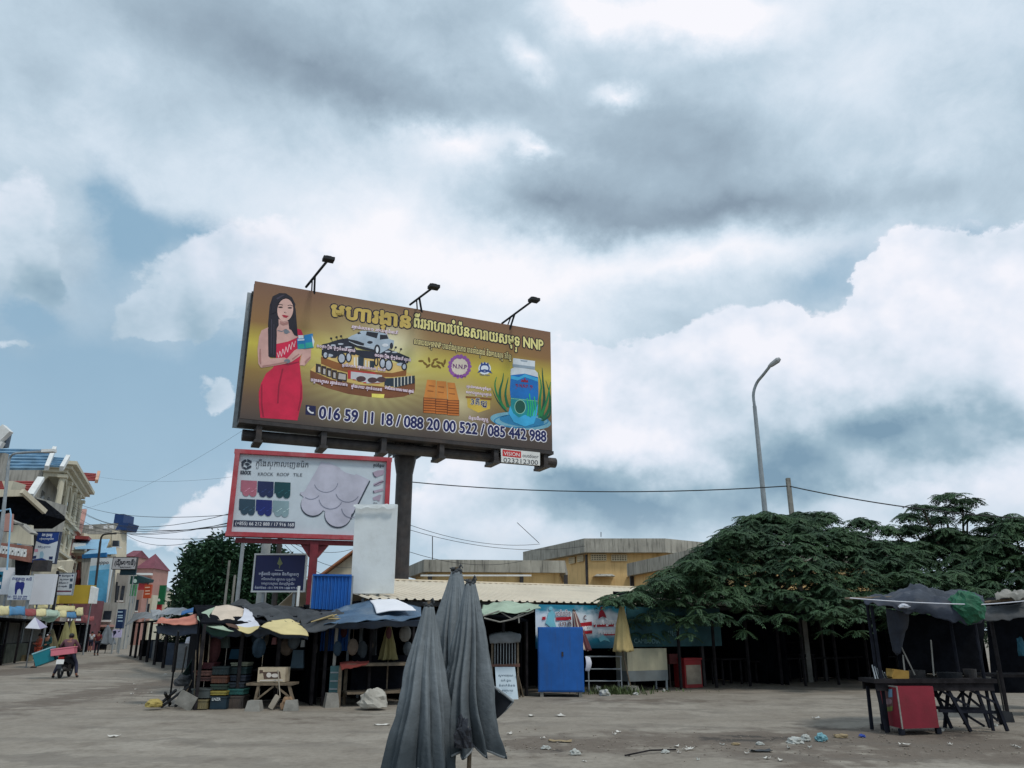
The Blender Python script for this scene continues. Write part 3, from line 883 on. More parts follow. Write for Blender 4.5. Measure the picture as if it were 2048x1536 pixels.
pr('bottle_lower_print', (22, 140, 150), multi([[(806, 985), (986, 1005), (986, 1080), (966, 1146), (900, 1166), (832, 1142), (804, 1080)]], 2.8))
pr('bottle_splash_print', (60, 170, 220), multi([[(800, 1040), (822, 1090), (860, 1120), (900, 1100), (940, 1120), (970, 1060), (988, 1030), (980, 1100), (960, 1160), (900, 1180), (826, 1150), (790, 1090)], [(806, 838), (860, 850), (900, 830), (988, 858), (986, 880), (900, 850), (850, 872), (806, 860)]], 3.2))
pr('bottle_disc_print', (20, 84, 72), lambda mb: BP.ell(mb, 868, 1048, 36, 46, 3.4))
pr('bottle_disc_rim_print', (150, 210, 190), lambda mb: (BP.ring(mb, 868, 1048, 38, 48, 4, 3.6), BP.line(mb, [(806, 992), (986, 1010)], 3, 3.5)))
pr('bottle_weed_print', (40, 190, 110), lambda mb: [BP.line(mb, [(x, 1110), (x + 6, 1060), (x - 4, 1010 - d)], 6, 3.7) for x, d in ((918, 20), (934, 50), (950, 10), (966, 30))])
pr('bottle_text_print', (150, 30, 60), lambda mb: (BP.text(mb, 'ត្រា N.N.P. ត្រា', 838, 914, 950, 924, 22, 3.6, .02), BP.poly(mb, [(872, 880), (880, 862), (890, 872), (900, 852), (908, 874), (918, 866), (922, 886)], 3.6)))
BP.frame(0, 0, 1)
# the owner's plate
vp = MB().add([], [])
for pts in ([(1002, 897), (1080, 905), (1080, 931), (1003, 924)],):
    vp.prism([BP.px(x, y, .12) for x, y in pts], -n_ * .04)
vpo = mk('owner_plate', vp, m_white, bb)
OP = Panel(BP.px(1003, 924, .12), BP.px(1003, 924, .12) + ax_ * 2.2, 12)
pr('plate_red_print', (196, 48, 52), lambda mb: OP.poly(mb, [(1005, 899), (1042, 903), (1042, 916), (1005, 912)], 1), parent=vpo)
OP.h = 4
pr('plate_word_print', (240, 236, 236), lambda mb: OP.text(mb, 'VISION', 1007.5, 910, 1039, 913.2, 7.2, 2), parent=vpo)
pr('plate_text_print', (48, 54, 66), lambda mb: (OP.text(mb, 'outdoor', 1045, 914, 1077, 917, 7, 1), OP.text(mb, '023212300', 1007, 924.2, 1076, 929.6, 9, 1)), parent=vpo)
# three floodlight arms leaning out over the sheet
for (bx, by, hx, hy, cx_) in ((630, 576, 656, 520, 612), (846, 612, 866, 575, 820), (1016, 648, 1066, 601, 1004)):
    b0, hd = BP.px(bx, by, -.1), BP.px(hx, hy, 1.5)
    b2 = BP.px(cx_, by - (bx - cx_) * .1, -.75)
    al = mk('lamp_arm', MB().tube([b2, b2.lerp(hd, .5), hd], .05, 6).tube([b0 - V((0, 0, .5)), b2.lerp(hd, .42)], .045, 6).tube([b0 - V((0, 0, .5)) - n_ * .6, b2.lerp(hd, .3)], .03, 5), m_black, bb)
    mk('floodlight', MB().box(hd + n_ * .1 - V((0, 0, .02)), (.42, .34, .12), rz=rzb).box(hd + n_ * .06 + V((0, 0, .06)), (.2, .2, .1), rz=rzb), m_black, al)

# ------------------------------------------------------------ the roof tile sign
KP = Panel(V((-8.32, 23.0, 4.41)), V((-3.92, 24.2, 4.41)), 6.88)
rzk = atan2(KP.ax.y, KP.ax.x)
kp0 = W(627, 1150, 23.75)
ks = thing('advertising_sign', (kp0.x, kp0.y, 0), 'red framed sign showing roof tiles below the left half of the huge billboard', 'sign')
mk('board', MB().box(KP.at(KP.w / 2, KP.h / 2) - KP.n * .1, (KP.w, .18, KP.h), rz=rzk), M('sign_sheet', C(214, 226, 236, .8), .5, .05, 2, 0), ks)
kf = MB()
for a0, b0, a1, b1 in ((0, 0, KP.w, 0), (0, KP.h, KP.w, KP.h)): kf.box(KP.at((a0 + a1) / 2, b0) - KP.n * .03, (KP.w + .18, .3, .13), rz=rzk)
for a0 in (0, KP.w): kf.box(KP.at(a0, KP.h / 2) - KP.n * .03, (.14, .3, KP.h - .13), rz=rzk)
mk('frame', kf, M('faded_red_frame', (.40, .045, .06), .5, .15, 1.5, .05, grime=.35, gcol=(.5, .35, .36)), ks)
kx = KP.at(KP.uv(627, 1090)[0], 0)
mk('post', MB().box((kx.x, kx.y + .1, 2.1), (.24, .24, 4.3), rz=rzk).prism([(kx.x - .5, kx.y - .02, 4.33), (kx.x + .5, kx.y + .25, 4.33), (kx.x + .12, kx.y + .1, 3.8), (kx.x - .12, kx.y + .05, 3.8)], (0, .1, 0)), M('dark_red_post', (.17, .02, .03), .55, .2, 4, .1, grime=.4), ks)
mk('lower_rail', MB().bar(KP.at(.2, -.16) - KP.n * .1, KP.at(KP.w - .1, -.16) - KP.n * .1, .14), M('dark_red_post', None), ks)
KP.frame(440, 880, .2279)


def prk(name, col, fn): pr(name, col, fn, parent=ks)


prk('logo_print', (46, 56, 72), lambda mb: [KP.poly(mb, p, 1 + i * .1) for i, p in enumerate(([(188, 190), (222, 168), (236, 186), (208, 204), (208, 230), (190, 236)], [(240, 166), (278, 184), (276, 206), (238, 190)], [(212, 208), (240, 198), (266, 214), (240, 228)], [(190, 242), (216, 236), (238, 250), (230, 262)], [(236, 236), (274, 222), (276, 240), (236, 260)]))])
prk('lettering_print', (52, 60, 74), lambda mb: (KP.text(mb, 'KROCK', 180, 298, 272, 302, 30, 1, .04), KP.text(mb, 'KROCK', 332, 312, 466, 314, 28, 1), KP.text(mb, 'ROOF', 500, 315, 606, 317, 28, 1), KP.text(mb, 'TILE', 640, 318, 720, 320, 28, 1),
    KP.text(mb, 'ក្បេីងស្រកាលេញខេរ៉ក', 316, 226, 774, 240, 46, 1), KP.text(mb, 'គ្រប់ជំនួយ', 1346, 232, 1440, 236, 22, 1, .03), KP.text(mb, 'ក្បាល', 1346, 556, 1380, 558, 10, 1, .02)))
for (x, y, cc) in ((185, 352, (172, 104, 122)), (332, 360, (30, 42, 84)), (480, 367, (18, 66, 74)), (170, 515, (44, 70, 88)), (318, 522, (28, 42, 112)), (466, 530, (132, 158, 166))):
    prk('tile_print', cc, lambda mb: (KP.poly(mb, [(x, y), (x + 140, y + 7), (x + 136, y + 118), (x + 10, y + 108), (x + 10, y + 100), (x - 4, y + 98)], 1), KP.ell(mb, x + 44, y + 108, 32, 34, 1.3), KP.ell(mb, x + 104, y + 113, 32, 34, 1.45)))
    prk('tile_line_print', tuple(min(255, int(v * 1.5 + 25)) for v in cc), lambda mb: [KP.line(mb, [(x + a, y + 84 + b), (x + a + 22, y + 72 + b)], 3, 2.2) for a, b in ((30, 16), (88, 20), (56, -2), (120, -2))])
prk('strip_print', (52, 60, 82), lambda mb: KP.poly(mb, [(122, 702), (658, 718), (655, 772), (118, 758)], 1))
prk('strip_text_print', (226, 230, 236), lambda mb: KP.text(mb, '(+855) 66 212 888 / 17 916 168', 134, 745, 646, 759, 30, 2))
lav = (186, 186, 202)
prk('large_tile_edge_print', (56, 66, 80), lambda mb: (KP.poly(mb, [(706, 462), (740, 486), (1200, 560), (1314, 352), (1318, 366), (1206, 590), (1150, 700), (700, 480)], 1), KP.ell(mb, 814, 572, 106, 104, 1.2, 28), KP.ell(mb, 1034, 662, 118, 112, 1.3, 28)))
prk('large_tile_print', lav, lambda mb: (KP.poly(mb, [(890, 190), (936, 206), (948, 198), (1052, 244), (1056, 258), (1104, 288), (1180, 308), (1196, 298), (1310, 350), (1168, 640), (1100, 700), (860, 600), (704, 476), (708, 458), (740, 452)], 2.0), KP.ell(mb, 816, 564, 104, 100, 2.2, 28), KP.ell(mb, 1036, 652, 116, 110, 2.35, 28)))


def arcs(mb):
    for i, (x, y, rx, ry, a0, a1) in enumerate(((930, 370, 104, 90, .1, 2.9), (1120, 450, 106, 96, .5, 2.9), (800, 430, 90, 90, .7, 2.2), (972, 510, 104, 96, .4, 3.0), (1150, 590, 84, 92, 1.0, 3.0))):
        KP.line(mb, [(x + rx * cos(a0 + (a1 - a0) * j / 10), y + ry * sin(a0 + (a1 - a0) * j / 10)) for j in range(11)], 6, 2.8 + i * .4)


prk('large_tile_line_print', (128, 132, 152), arcs)
prk('fitting_print', (176, 160, 180), lambda mb: [KP.poly(mb, p, 1 + i * .1) for i, p in enumerate(([(1340, 285), (1380, 268), (1438, 262), (1436, 300), (1372, 328), (1352, 316)], [(1346, 386), (1420, 352), (1438, 360), (1400, 394), (1352, 406)], [(1344, 446), (1428, 426), (1432, 446), (1352, 466)], [(1340, 506), (1400, 480), (1418, 480), (1398, 540), (1374, 526), (1346, 530)]))])
prk('fitting_edge_print', (70, 70, 90), lambda mb: (KP.line(mb, [(1340, 285), (1352, 316), (1372, 328)], 6, 2), KP.line(mb, [(1352, 400), (1400, 374), (1436, 364)], 6, 2), KP.line(mb, [(1344, 446), (1352, 466)], 8, 2)))
KP.frame(0, 0, 1)

# ------------------------------------------------------------ signs and poles behind the stalls
def board_sign(name, quad, Y, label, cat, mat, legs, thick=.12, prints=None, group=None, border=None, rz=0.0):
    """a board at distance Y from its four photographed corners (tl, tr, br, bl), on legs to the ground"""
    tl, tr, br_, bl_ = [W(x, y, Y) for x, y in quad]
    zb, zt = (bl_.z + br_.z) / 2, (tl.z + tr.z) / 2
    x0, x1 = (tl.x + bl_.x) / 2, (tr.x + br_.x) / 2
    d = V((cos(rz), sin(rz), 0)) * ((x1 - x0) / 2)
    c_ = V(((x0 + x1) / 2, Y, 0))
    p = Panel(c_ - d + V((0, 0, zb)), c_ + d + V((0, 0, zb)), zt)
    o = thing(name, (c_.x, c_.y, 0), label, cat, group)
    mk('board', MB().box(p.at(p.w / 2, p.h / 2) - p.n * (thick / 2), (p.w, thick, p.h), rz=rz), mat, o)
    if border:
        b = MB()
        for bz in (0, p.h): b.box(p.at(p.w / 2, bz) - p.n * (thick / 2 - .004), (p.w + .06, thick + .03, .05), rz=rz)
        for ba in (0, p.w): b.box(p.at(ba, p.h / 2) - p.n * (thick / 2 - .004), (.05, thick + .03, p.h - .05), rz=rz)
        mk('border', b, border, o)
    for a in legs:
        q_ = p.at(p.w * a, 0) - p.n * (thick + .05)
        mk('leg', MB().box((q_.x, q_.y, zt / 2 - .05), (.08, .08, zt - .1)), m_grey, o)
    if prints: prints(p, o)
    return o


def prp(o, name, col, fn):
    mb = MB(); fn(mb)
    x = mk(name, mb, ink(*col), o)
    if len(mb.f) > 1: x['kind'] = 'stuff'


m_blank = M('blank_sheet', C(214, 220, 222, 1.0), .6, .05, 1.2, .25, 5, grime=.45, gcol=(.34, .34, .30), gscale=.9)
ws = board_sign('blank_board', ((708, 1008), (792, 1009), (789, 1187), (704, 1187)), 22.1, 'tall blank white board in front of the dark billboard pole', 'board', m_blank, (.28, .62), .14)
p0, p1 = W(708, 1009, 22.02), W(791, 1010, 22.02)
mk('torn_edge', cloth([[p0.lerp(p1, i / 6) + V((0, -.03, .0)) for i in range(7)], [p0.lerp(p1, i / 6) + V((0, -.05, -.07 - .05 * (i % 2))) for i in range(7)]], 20, 4, .04, 6), m_blank, ws, solid=.01)
nv = M('navy_sign', (.016, .022, .10), .45, .1, 2, 0)


def navy_print(p, o):
    p.frame(440, 880, .2279)
    prp(o, 'emblem_print', (126, 134, 96), lambda mb: (p.poly(mb, [(520, 1100), (502, 1086), (512, 1060), (524, 1026), (538, 1060), (550, 1084), (534, 1100)], 1), p.line(mb, [(526, 1100), (520, 1126)], 8, 1)))
    prp(o, 'lettering_print', (206, 210, 226), lambda mb: (p.text(mb, 'មន្ទីរអប់រំ យុវជន និងកីឡាខេត្ត', 340, 1184, 690, 1190, 22, 1, .03), p.line(mb, [(482, 1142), (552, 1146)], 5, 1),
        p.text(mb, 'ការិយាល័យ រដ្ឋបាល បុគ្គលិក', 364, 1228, 660, 1234, 18, 1, .02), p.text(mb, 'បណ្តុះបណ្តាល ជំនាញវិជ្ជាជីវៈ', 362, 1266, 654, 1272, 18, 1, .02), p.text(mb, 'ទំនាក់ទំនង : 011 779 779 / 088 977 089', 306, 1304, 702, 1310, 18, 1, .03)))


board_sign('notice_board', ((511, 1108), (613, 1109), (608, 1184), (504, 1182)), 24.6, 'navy blue notice sign with white writing under the roof tile sign', 'sign', nv, (.2, .8), .08, navy_print, border=m_white)


def corrugated(p0, p1, z0, z1, rib=.09, depth=.018, lean=0.0):
    """a vertical ribbed metal sheet"""
    p0, p1 = V(p0), V(p1)
    L = (p1 - p0).length
    n = max(4, int(L / rib) * 4)
    nn = (p1 - p0).normalized().cross(V((0, 0, 1)))
    rows = []
    for z in (z0, (z0 + z1) / 2, z1):
        rows.append([p0.lerp(p1, i / n) + nn * (depth * (1 if i % 4 in (1, 2) else -1)) + V((0, 0, z)) for i in range(n + 1)])
    return MB().grid(rows)


a, b = W(626, 1150, 21.4), W(704, 1151, 21.6)
bs_ = thing('metal_screen', (a.x, a.y, 0), 'bright blue ribbed metal screen left of the blank white board', 'screen')
mk('sheet', corrugated((a.x, a.y, 0), (b.x, b.y, 0), 1.2, a.z), m_bluepaint, bs_, solid=.004)
mk('top_rail', MB().bar(a + V((0, -.03, .0)), b + V((0, -.03, .0)), .05), m_bluepaint, bs_)
for p in (a, b): mk('post', MB().box((p.x, p.y + .06, p.z / 2), (.06, .06, p.z)), m_grey, bs_)


def post(name, px, y0, Y, w, mat, label, cat, group=None, y1=None, taper=.8, n=8):
    top, x1 = W(px, y0, Y), W(px, y0, Y)
    return one(name, MB().tube([(top.x, top.y, -.1), (top.x, top.y, top.z)], [w, w * taper], n), mat, label, cat, group)


post('steel_pole', 491, 1040, 26, .075, m_grey, 'tall pale steel pole left of the navy notice sign', 'pole')
post('concrete_post', 459, 1121, 27, .05, m_conc, 'thin pale post furthest left below the roof tile sign', 'post')
post('concrete_post', 470, 1150, 27.5, .05, m_conc, 'short pale post between two taller poles below the tile sign', 'post')
post('utility_pole', 541, 1000, 29, .19, M('smooth_concrete_pole', (.33, .35, .35), .85, .12, 3, .2), 'thick grey concrete utility pole behind the navy notice sign', 'pole', n=12)
post('dark_pole', 567, 1000, 28, .11, m_steel, 'dark pole standing just right of the thick concrete utility pole', 'pole')
post('small_post', 598, 1172, 23, .05, m_white, 'short white post under the right end of the navy notice sign', 'post')
# ------------------------------------------------------------ market shed with its beige sheet roof
m_beige = M('beige_roof_sheet', (.74, .655, .52), .6, .07, .6, .08, 6, grime=.16, gcol=(.36, .31, .24), gscale=.5)
shed = thing('market_shed', R_(0, 4), 'long low shed with a beige ribbed sheet roof behind the stalls', 'shed')
S0, S1, T0, T1, Z0, Z1 = -5.0, 13.0, 1.45, 8.5, 2.5, 3.42


def roofpt(s, f, dz=0): return R_(s, T0 + (T1 - T0) * f, Z0 + (Z1 - Z0) * f + dz)


nsh = 18
proto = None
for i in range(nsh):
    s0 = S0 + (S1 - S0) * i / nsh
    rows = []
    w = (S1 - S0) / nsh
    for f in (0, .5, 1):
        r = []
        for j in range(4):
            for ds, dz in ((0, .012), (.035, .05), (.085, .05), (.12, .012)):
                r.append(roofpt(s0 + j * w / 4 + ds, f, dz + (.003 if i % 2 else 0)))
        r.append(roofpt(s0 + w + .02, f, .012 + (.003 if i % 2 else 0)))
        rows.append(r)
    mk('roof_sheet', MB().grid(rows), m_beige, shed, solid=.006)
bk = MB().grid([[R_(S0, T1, Z1 + .01), R_(S1, T1, Z1 + .01)], [R_(S0, T1 + 6, Z1 - 1), R_(S1, T1 + 6, Z1 - 1)]])
mk('rear_slope', bk, m_beige, shed, solid=.02)
mk('ridge_cap', MB().bar(R_(S0, T1, Z1 + .06), R_(S1, T1, Z1 + .06), .3, .05), m_beige, shed)
mk('eave_beam', MB().bar(R_(S0, T0 + .2, Z0 - .08), R_(S1, T0 + .2, Z0 - .08), .08, .12), m_steel, shed)
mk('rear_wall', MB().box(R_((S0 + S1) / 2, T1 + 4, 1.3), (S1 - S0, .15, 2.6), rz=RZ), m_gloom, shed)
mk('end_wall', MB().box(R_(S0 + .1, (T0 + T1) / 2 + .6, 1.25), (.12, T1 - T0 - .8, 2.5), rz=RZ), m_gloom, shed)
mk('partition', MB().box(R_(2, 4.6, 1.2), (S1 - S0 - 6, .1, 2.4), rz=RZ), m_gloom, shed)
for i in range(8):
    mk('post', MB().box(R_(S0 + .3 + i * 2.8, T0 + .3, 1.2), (.1, .1, 2.4), rz=RZ), m_steel, shed)
# ------------------------------------------------------------ yellow market hall behind
m_ochre = M('ochre_plaster', (.66, .45, .205), .85, .12, .7, .15, 8, grime=.45, gcol=(.30, .15, .05), streak=True, gscale=.8)
m_stain = M('stained_concrete', (.36, .345, .30), .9, .2, .8, .2, 6, grime=.85, gcol=(.055, .055, .05), streak=True, gscale=1.1)
m_dark = M('dark_opening', (.012, .013, .016), .7, .2, 3, 0)


def hall(label, plan, ztop, ph, inset=.7, z0=0.0):
    c_ = sum((V(p) for p in plan), V((0, 0))) / len(plan)
    o = thing('market_hall', (c_.x, c_.y, 0), label, 'building')
    mk('parapet', MB().prism([(x, y, ztop - ph) for x, y in plan], (0, 0, ph)), m_stain, o)
    ins = [(c_ + (V(p) - c_) * (1 - inset / (V(p) - c_).length)) for p in plan]
    mk('wall', MB().prism([(x, y, z0) for x, y in ins], (0, 0, ztop - ph - z0 + .01)), m_ochre, o)
    return o, ins


def xy(px, py, Y): p = W(px, py, Y); return (p.x, p.y)


up, ins = hall('tall ochre market hall with a stained concrete parapet', [xy(1046, 1103, 70.6), xy(1168, 1076, 60), xy(1330, 1077, 60), xy(1440, 1082, 64), (26, 84), (6, 88)], 8.45, 1.05)


def grille(o, c_, u, w, h, nx, ny, mat_bar):
    """a ventilation opening with its bars"""
    u = V(u).normalized()
    nn = u.cross(V((0, 0, 1)))
    f = mk('vent', MB().box(c_ + nn * .02, (w, .1, h), rz=atan2(u.y, u.x)), m_dark, o)
    b = MB()
    for i in range(nx + 1): b.box(c_ + u * (w * (i / nx - .5)) + nn * .1, (.07, .08, h), rz=atan2(u.y, u.x))
    for j in range(ny + 1): b.box(c_ + V((0, 0, h * (j / ny - .5))) + nn * .11, (w, .08, .07), rz=atan2(u.y, u.x))
    mk('vent_bars', b, mat_bar, f)['kind'] = 'stuff'


m_bar = M('pale_plaster', (.55, .47, .32), .85, .1, 2, .1)


def hit(px, py, a, b):
    """where the sight line through px,py meets the vertical wall a-b"""
    a, b = V((a[0], a[1], 0)), V((b[0], b[1], 0))
    n = (b - a).cross(V((0, 0, 1)))
    r = ray(px, py)
    return V((0, 0, EYE)) + r * ((a - V((0, 0, EYE))).dot(n) / r.dot(n))


for (x, y, i, w, h) in ((1197, 1115, 1, 1.15, .42), (1238, 1116, 1, 1.15, .42), (1163, 1117, 0, .95, .42), (1146, 1121, 0, .95, .42)):
    grille(up, hit(x, y, ins[i], ins[i + 1]), V((*ins[i + 1], 0)) - V((*ins[i], 0)), w, h, 6, 3, m_bar)
c_ = hit(1172, 1110, ins[0], ins[1])
mk('drainpipe', MB().tube([(c_.x, c_.y - .2, 3), (c_.x, c_.y - .2, 7.3)], .1, 8), m_steel, up)
for px in (1202, 1270): mk('porch_roof', MB().box(hit(px + 4, 1152, ins[1], ins[2]) + V((0, -.6, 0)), (1.6, 1.2, .16), top=.7), m_stain, up)
mk('antenna', MB().tube([W(1202, 1074, 61), W(1202, 1064, 61)], .03, 5), m_steel, up)
mk('stay_rod', MB().tube([W(1078, 1086, 64), W(1034, 1045, 64)], .025, 5), m_steel, up)
lo, ins2 = hall('low ochre building with a concrete parapet left of the tall hall', [xy(818, 1131, 45), xy(848, 1120, 40.8), xy(1130, 1122, 41.5), (3.5, 50), (-5, 52)], 5.22, .62, .4)
for px in (861, 1043, 1131): c_ = hit(px, 1148, ins2[1], ins2[2]); mk('drainpipe', MB().box((c_.x, c_.y - .1, 3.9), (.2, .24, 1.2)), m_steel, lo)
mk('antenna', MB().tube([W(865, 1121, 42), W(865, 1073, 42)], .025, 5), m_steel, lo)
mk('roof_edge', MB().box((W(952, 1151, 39.5)), (5.5, .1, .08)), m_white, lo)
ri, ins3 = hall('ochre wing whose parapet runs behind the big spreading tree', [xy(1253, 1118, 50), xy(1470, 1088, 36.5), (22, 44), (20, 58)], 5.75, .75, .5)
for px in (1262, 1363): c_ = hit(px, 1136, ins3[0], ins3[1]); mk('drainpipe', MB().box((c_.x, c_.y - .15, 4.2), (.24, .24, 1.6)), m_steel, ri)
grille(ri, hit(1330, 1148, ins3[0], ins3[1]), V((*ins3[1], 0)) - V((*ins3[0], 0)), 1.6, .3, 4, 1, m_bar)
# small houses seen between the signs
m_tile = M('orange_roof_tile', (.38, .16, .085), .8, .25, 3, .4, 12)
m_cream = M('cream_plaster', (.58, .52, .40), .85, .1, .8, .1, grime=.35, streak=True, gcol=(.3, .26, .2))
m_win = M('dark_glass', (.03, .04, .055), .15, .3, 1, 0, spec=.5)


def house(name, c_, d, h, rz, roofh, wallm, roofm, label, eave=.3, wins=(), gable=True):
    o = thing(name, (c_[0], c_[1], 0), label, 'house')
    Rm = Matrix.Rotation(rz, 3, 'Z')
    C0 = V((c_[0], c_[1], 0))
    mk('wall', MB().box(C0 + V((0, 0, h / 2)), (d[0], d[1], h), rz=rz), wallm, o)
    w2, d2 = d[0] / 2 + eave, d[1] / 2 + eave
    tri = [Rm @ V((-w2, -d2, h)) + C0, Rm @ V((w2, -d2, h)) + C0, Rm @ V((0, -d2, h + roofh)) + C0]
    if gable: mk('gable', MB().prism([Rm @ V((-w2 + .1, -d2 + eave, h)) + C0, Rm @ V((w2 - .1, -d2 + eave, h)) + C0, Rm @ V((0, -d2 + eave, h + roofh - .05)) + C0], Rm @ V((0, d[1], 0))), wallm, o)
    for sx in (-1, 1):
        e, r_ = V((sx * w2, -d2, h - .02)), V((0, -d2, h + roofh))
        mk('roof', MB().prism([Rm @ e + C0, Rm @ r_ + C0, Rm @ (r_ + V((0, 0, .12))) + C0, Rm @ (e + V((0, 0, .12))) + C0], Rm @ V((0, 2 * d2, 0))), roofm, o)
    for (wx, wz, ww, wh) in wins:
        f = mk('window', MB().box(C0 + Rm @ V((wx, -d[1] / 2 - .02, wz)), (ww, .1, wh), rz=rz), m_win, o)
        mk('frame', MB().box(C0 + Rm @ V((wx, -d[1] / 2 - .03, wz - wh / 2 - .06)), (ww + .2, .2, .1), rz=rz), m_white, f)
    return o


p = W(715, 1150, 47)
house('gabled_house', (p.x, p.y + 4), (4.6, 8), p.z - .6, 0, 2.1, m_cream, m_tile, 'house with an orange tiled gable behind the blank board', .5)
p = W(520, 1200, 52)
house('cream_house', (p.x, p.y), (3.6, 5), 4.6, .1, .8, m_cream, M('dull_red_roof', (.22, .07, .06), .8, .2, 2, .2), 'small cream house seen below the navy notice sign', .3, [(-.9, 3.7, .5, .7), (.4, 3.7, .5, .7), (-.9, 2.6, .5, .7), (.4, 2.6, .5, .7)])
p = W(618, 1195, 34)
tr = thing('lean_to_roof', (p.x, p.y, 0), 'sloping rusty tin roof with white edges under the navy sign', 'roof')
a, b = W(566, 1212, 33), W(640, 1176, 34)
for k in range(3):
    o_ = V((0, .8 * k, -.12 * k))
    mk('fascia', MB().bar(a + o_, b + o_, .06, .14), m_white, tr)
mk('sheet', MB().grid([[a, b], [a + V((.3, 3, .2)), b + V((.3, 3, .2))]]), M('rusty_tin', (.22, .11, .08), .8, .3, 2, .2), tr, solid=.03)
for x in (a, b): mk('post', MB().box((x.x, x.y + .2, x.z / 2), (.1, .1, x.z)), m_conc, tr)


# ------------------------------------------------------------ trees
def leaf_mat(name, c1, c2):
    m = bpy.data.materials.new(name)
    m.use_nodes = True
    q = NG(m.node_tree)
    pos = q.n('ShaderNodeNewGeometry').outputs['Position']
    f = q.ss(q.noise(pos, 1.1, 4, .7), .35, .68)
    f2 = q.noise(pos, 14, 2)
    c = q.mix(f, c1, c2)
    c = q.mix(q.m('MULTIPLY', q.ss(f2, .55, .75), .5), c, tuple(v * 1.7 for v in c2))
    b = m.node_tree.nodes['Principled BSDF']
    q.put(b.inputs['Base Color'], c)
    b.inputs['Roughness'].default_value = .6
    b.inputs['Specular IOR Level'].default_value = .25
    return m


m_leaf = leaf_mat('tree_leaves', (.022, .050, .026), (.052, .104, .044))
m_leaf2 = leaf_mat('left_tree_leaves', (.016, .045, .026), (.034, .085, .036))
m_bark = M('tree_bark', (.085, .07, .055), .95, .3, 6, .5)


class Crown:
    def __init__(s): s.v, s.f = [], []

    def leaflet(s, p, d, up, L, w):
        """a leaflet folded along its rib: two narrow quads"""
        sd = d.cross(up)
        if sd.length < 1e-4: return
        sd.normalize()
        m_ = p + d * (L * .5) + up * (L * .06)
        e = p + d * L - up * (L * .10)
        n = len(s.v)
        s.v += [p[:], (m_ + sd * w)[:], e[:], (m_ - sd * w)[:]]
        s.f += [(n, n + 1, n + 2, n + 3)]

    def frond(s, p, ang, L, rise, droop, rnd):
        """a feathered branchlet: leaflet pairs along a drooping midrib"""
        h = V((cos(ang), sin(ang), 0))
        n = 10
        prev = p
        for i in range(1, n + 1):
            t = i / n
            q_ = p + h * (L * t) + V((0, 0, rise * t - droop * t * t))
            d = (q_ - prev).normalized()
            up = V((0, 0, 1)) - d * d.z
            up.normalize()
            sd = d.cross(up)
            for sg in (-1, 1):
                dd = (sd * sg * 1.0 + d * .55 - up * (.25 + .35 * rnd.random())).normalized()
                s.leaflet(q_, dd, up, L * (.25 - .12 * abs(t - .45)) * rnd.uniform(.7, 1.3), L * .052)
            prev = q_
        s.leaflet(prev, (h - V((0, 0, .8))).normalized(), V((0, 0, 1)), L * .22, L * .05)

    def build(s, name, mat, parent):
        return mk(name, s, mat, parent)


def feather_tree(name, base, rosettes, label, seed, size=1.0, trunk_r=.22, limbs=14, fr_=(7, 10), mat=None):
    rnd = random.Random(seed)
    o = thing(name, base, label, 'tree')
    cr_ = Crown()
    B0 = V(base)
    for c_ in rosettes:
        nf = rnd.randint(*fr_)
        a0 = rnd.uniform(0, 6.28)
        for k in range(nf):
            L = size * rnd.uniform(.55, 1.0)
            cr_.frond(c_ + V((0, 0, rnd.uniform(-.05, .05))), a0 + 6.28 * k / nf + rnd.uniform(-.3, .3), L, L * rnd.uniform(.05, .3), L * rnd.uniform(.3, .75), rnd)
    cr_.build('crown', mat or m_leaf, o)
    zs = sorted(c_.z for c_ in rosettes)
    fork = B0 + V((0, 0, max(.8, zs[len(zs) // 8] * .8)))
    mk('trunk', MB().tube([B0 - V((0, 0, .2)), B0 + (fork - B0) * .5 + V((.08, .05, 0)), fork], [trunk_r * 1.3, trunk_r, trunk_r * .85], 9), m_bark, o)
    for c_ in rnd.sample(rosettes, min(limbs, len(rosettes))):
        m_ = fork.lerp(c_, .5) + V((0, 0, .25))
        mk('limb', MB().tube([fork, m_, c_], [trunk_r * .55, trunk_r * .3, .025], 6), m_bark, o)
    return o


def dome(c_, rx, ry, z0, z1, n, seed, pw=1.35, fill=.35, pw2=.62):
    rnd = random.Random(seed)
    out = []
    while len(out) < n:
        f = rnd.random() ** .9
        r = (1 - f ** pw) ** pw2
        th = rnd.uniform(0, 2 * pi)
        if rnd.random() > .72 and sin(th) > 0: th = -th      # a fuller side towards the open square
        k = r * (1 - fill * rnd.random() ** 2)
        k *= 1 + .10 * sin(3 * th + seed) + .06 * sin(7 * th)
        z = z0 + (z1 - z0) * f
        tier = round(z / .42)                                 # shelves of foliage, each with its own outline
        z = tier * .42 + rnd.gauss(0, .09) + .10 * sin(2 * th + tier)
        k *= 1.0 + .17 * noise.noise(V((cos(th) * 1.6, sin(th) * 1.6, tier * 3.7 + seed)))
        out.append(V((c_[0] + rx * k * cos(th), c_[1] + ry * k * sin(th), z)))
    return out


def seen(p):
    """the pixel at which a point shows"""
    d = V(p) - V((0, 0, EYE))
    z = d.y * cos(PITCH) + d.z * sin(PITCH)
    return 1024 + FPX * d.x / z, 768 - FPX * (d.z * cos(PITCH) - d.y * sin(PITCH)) / z


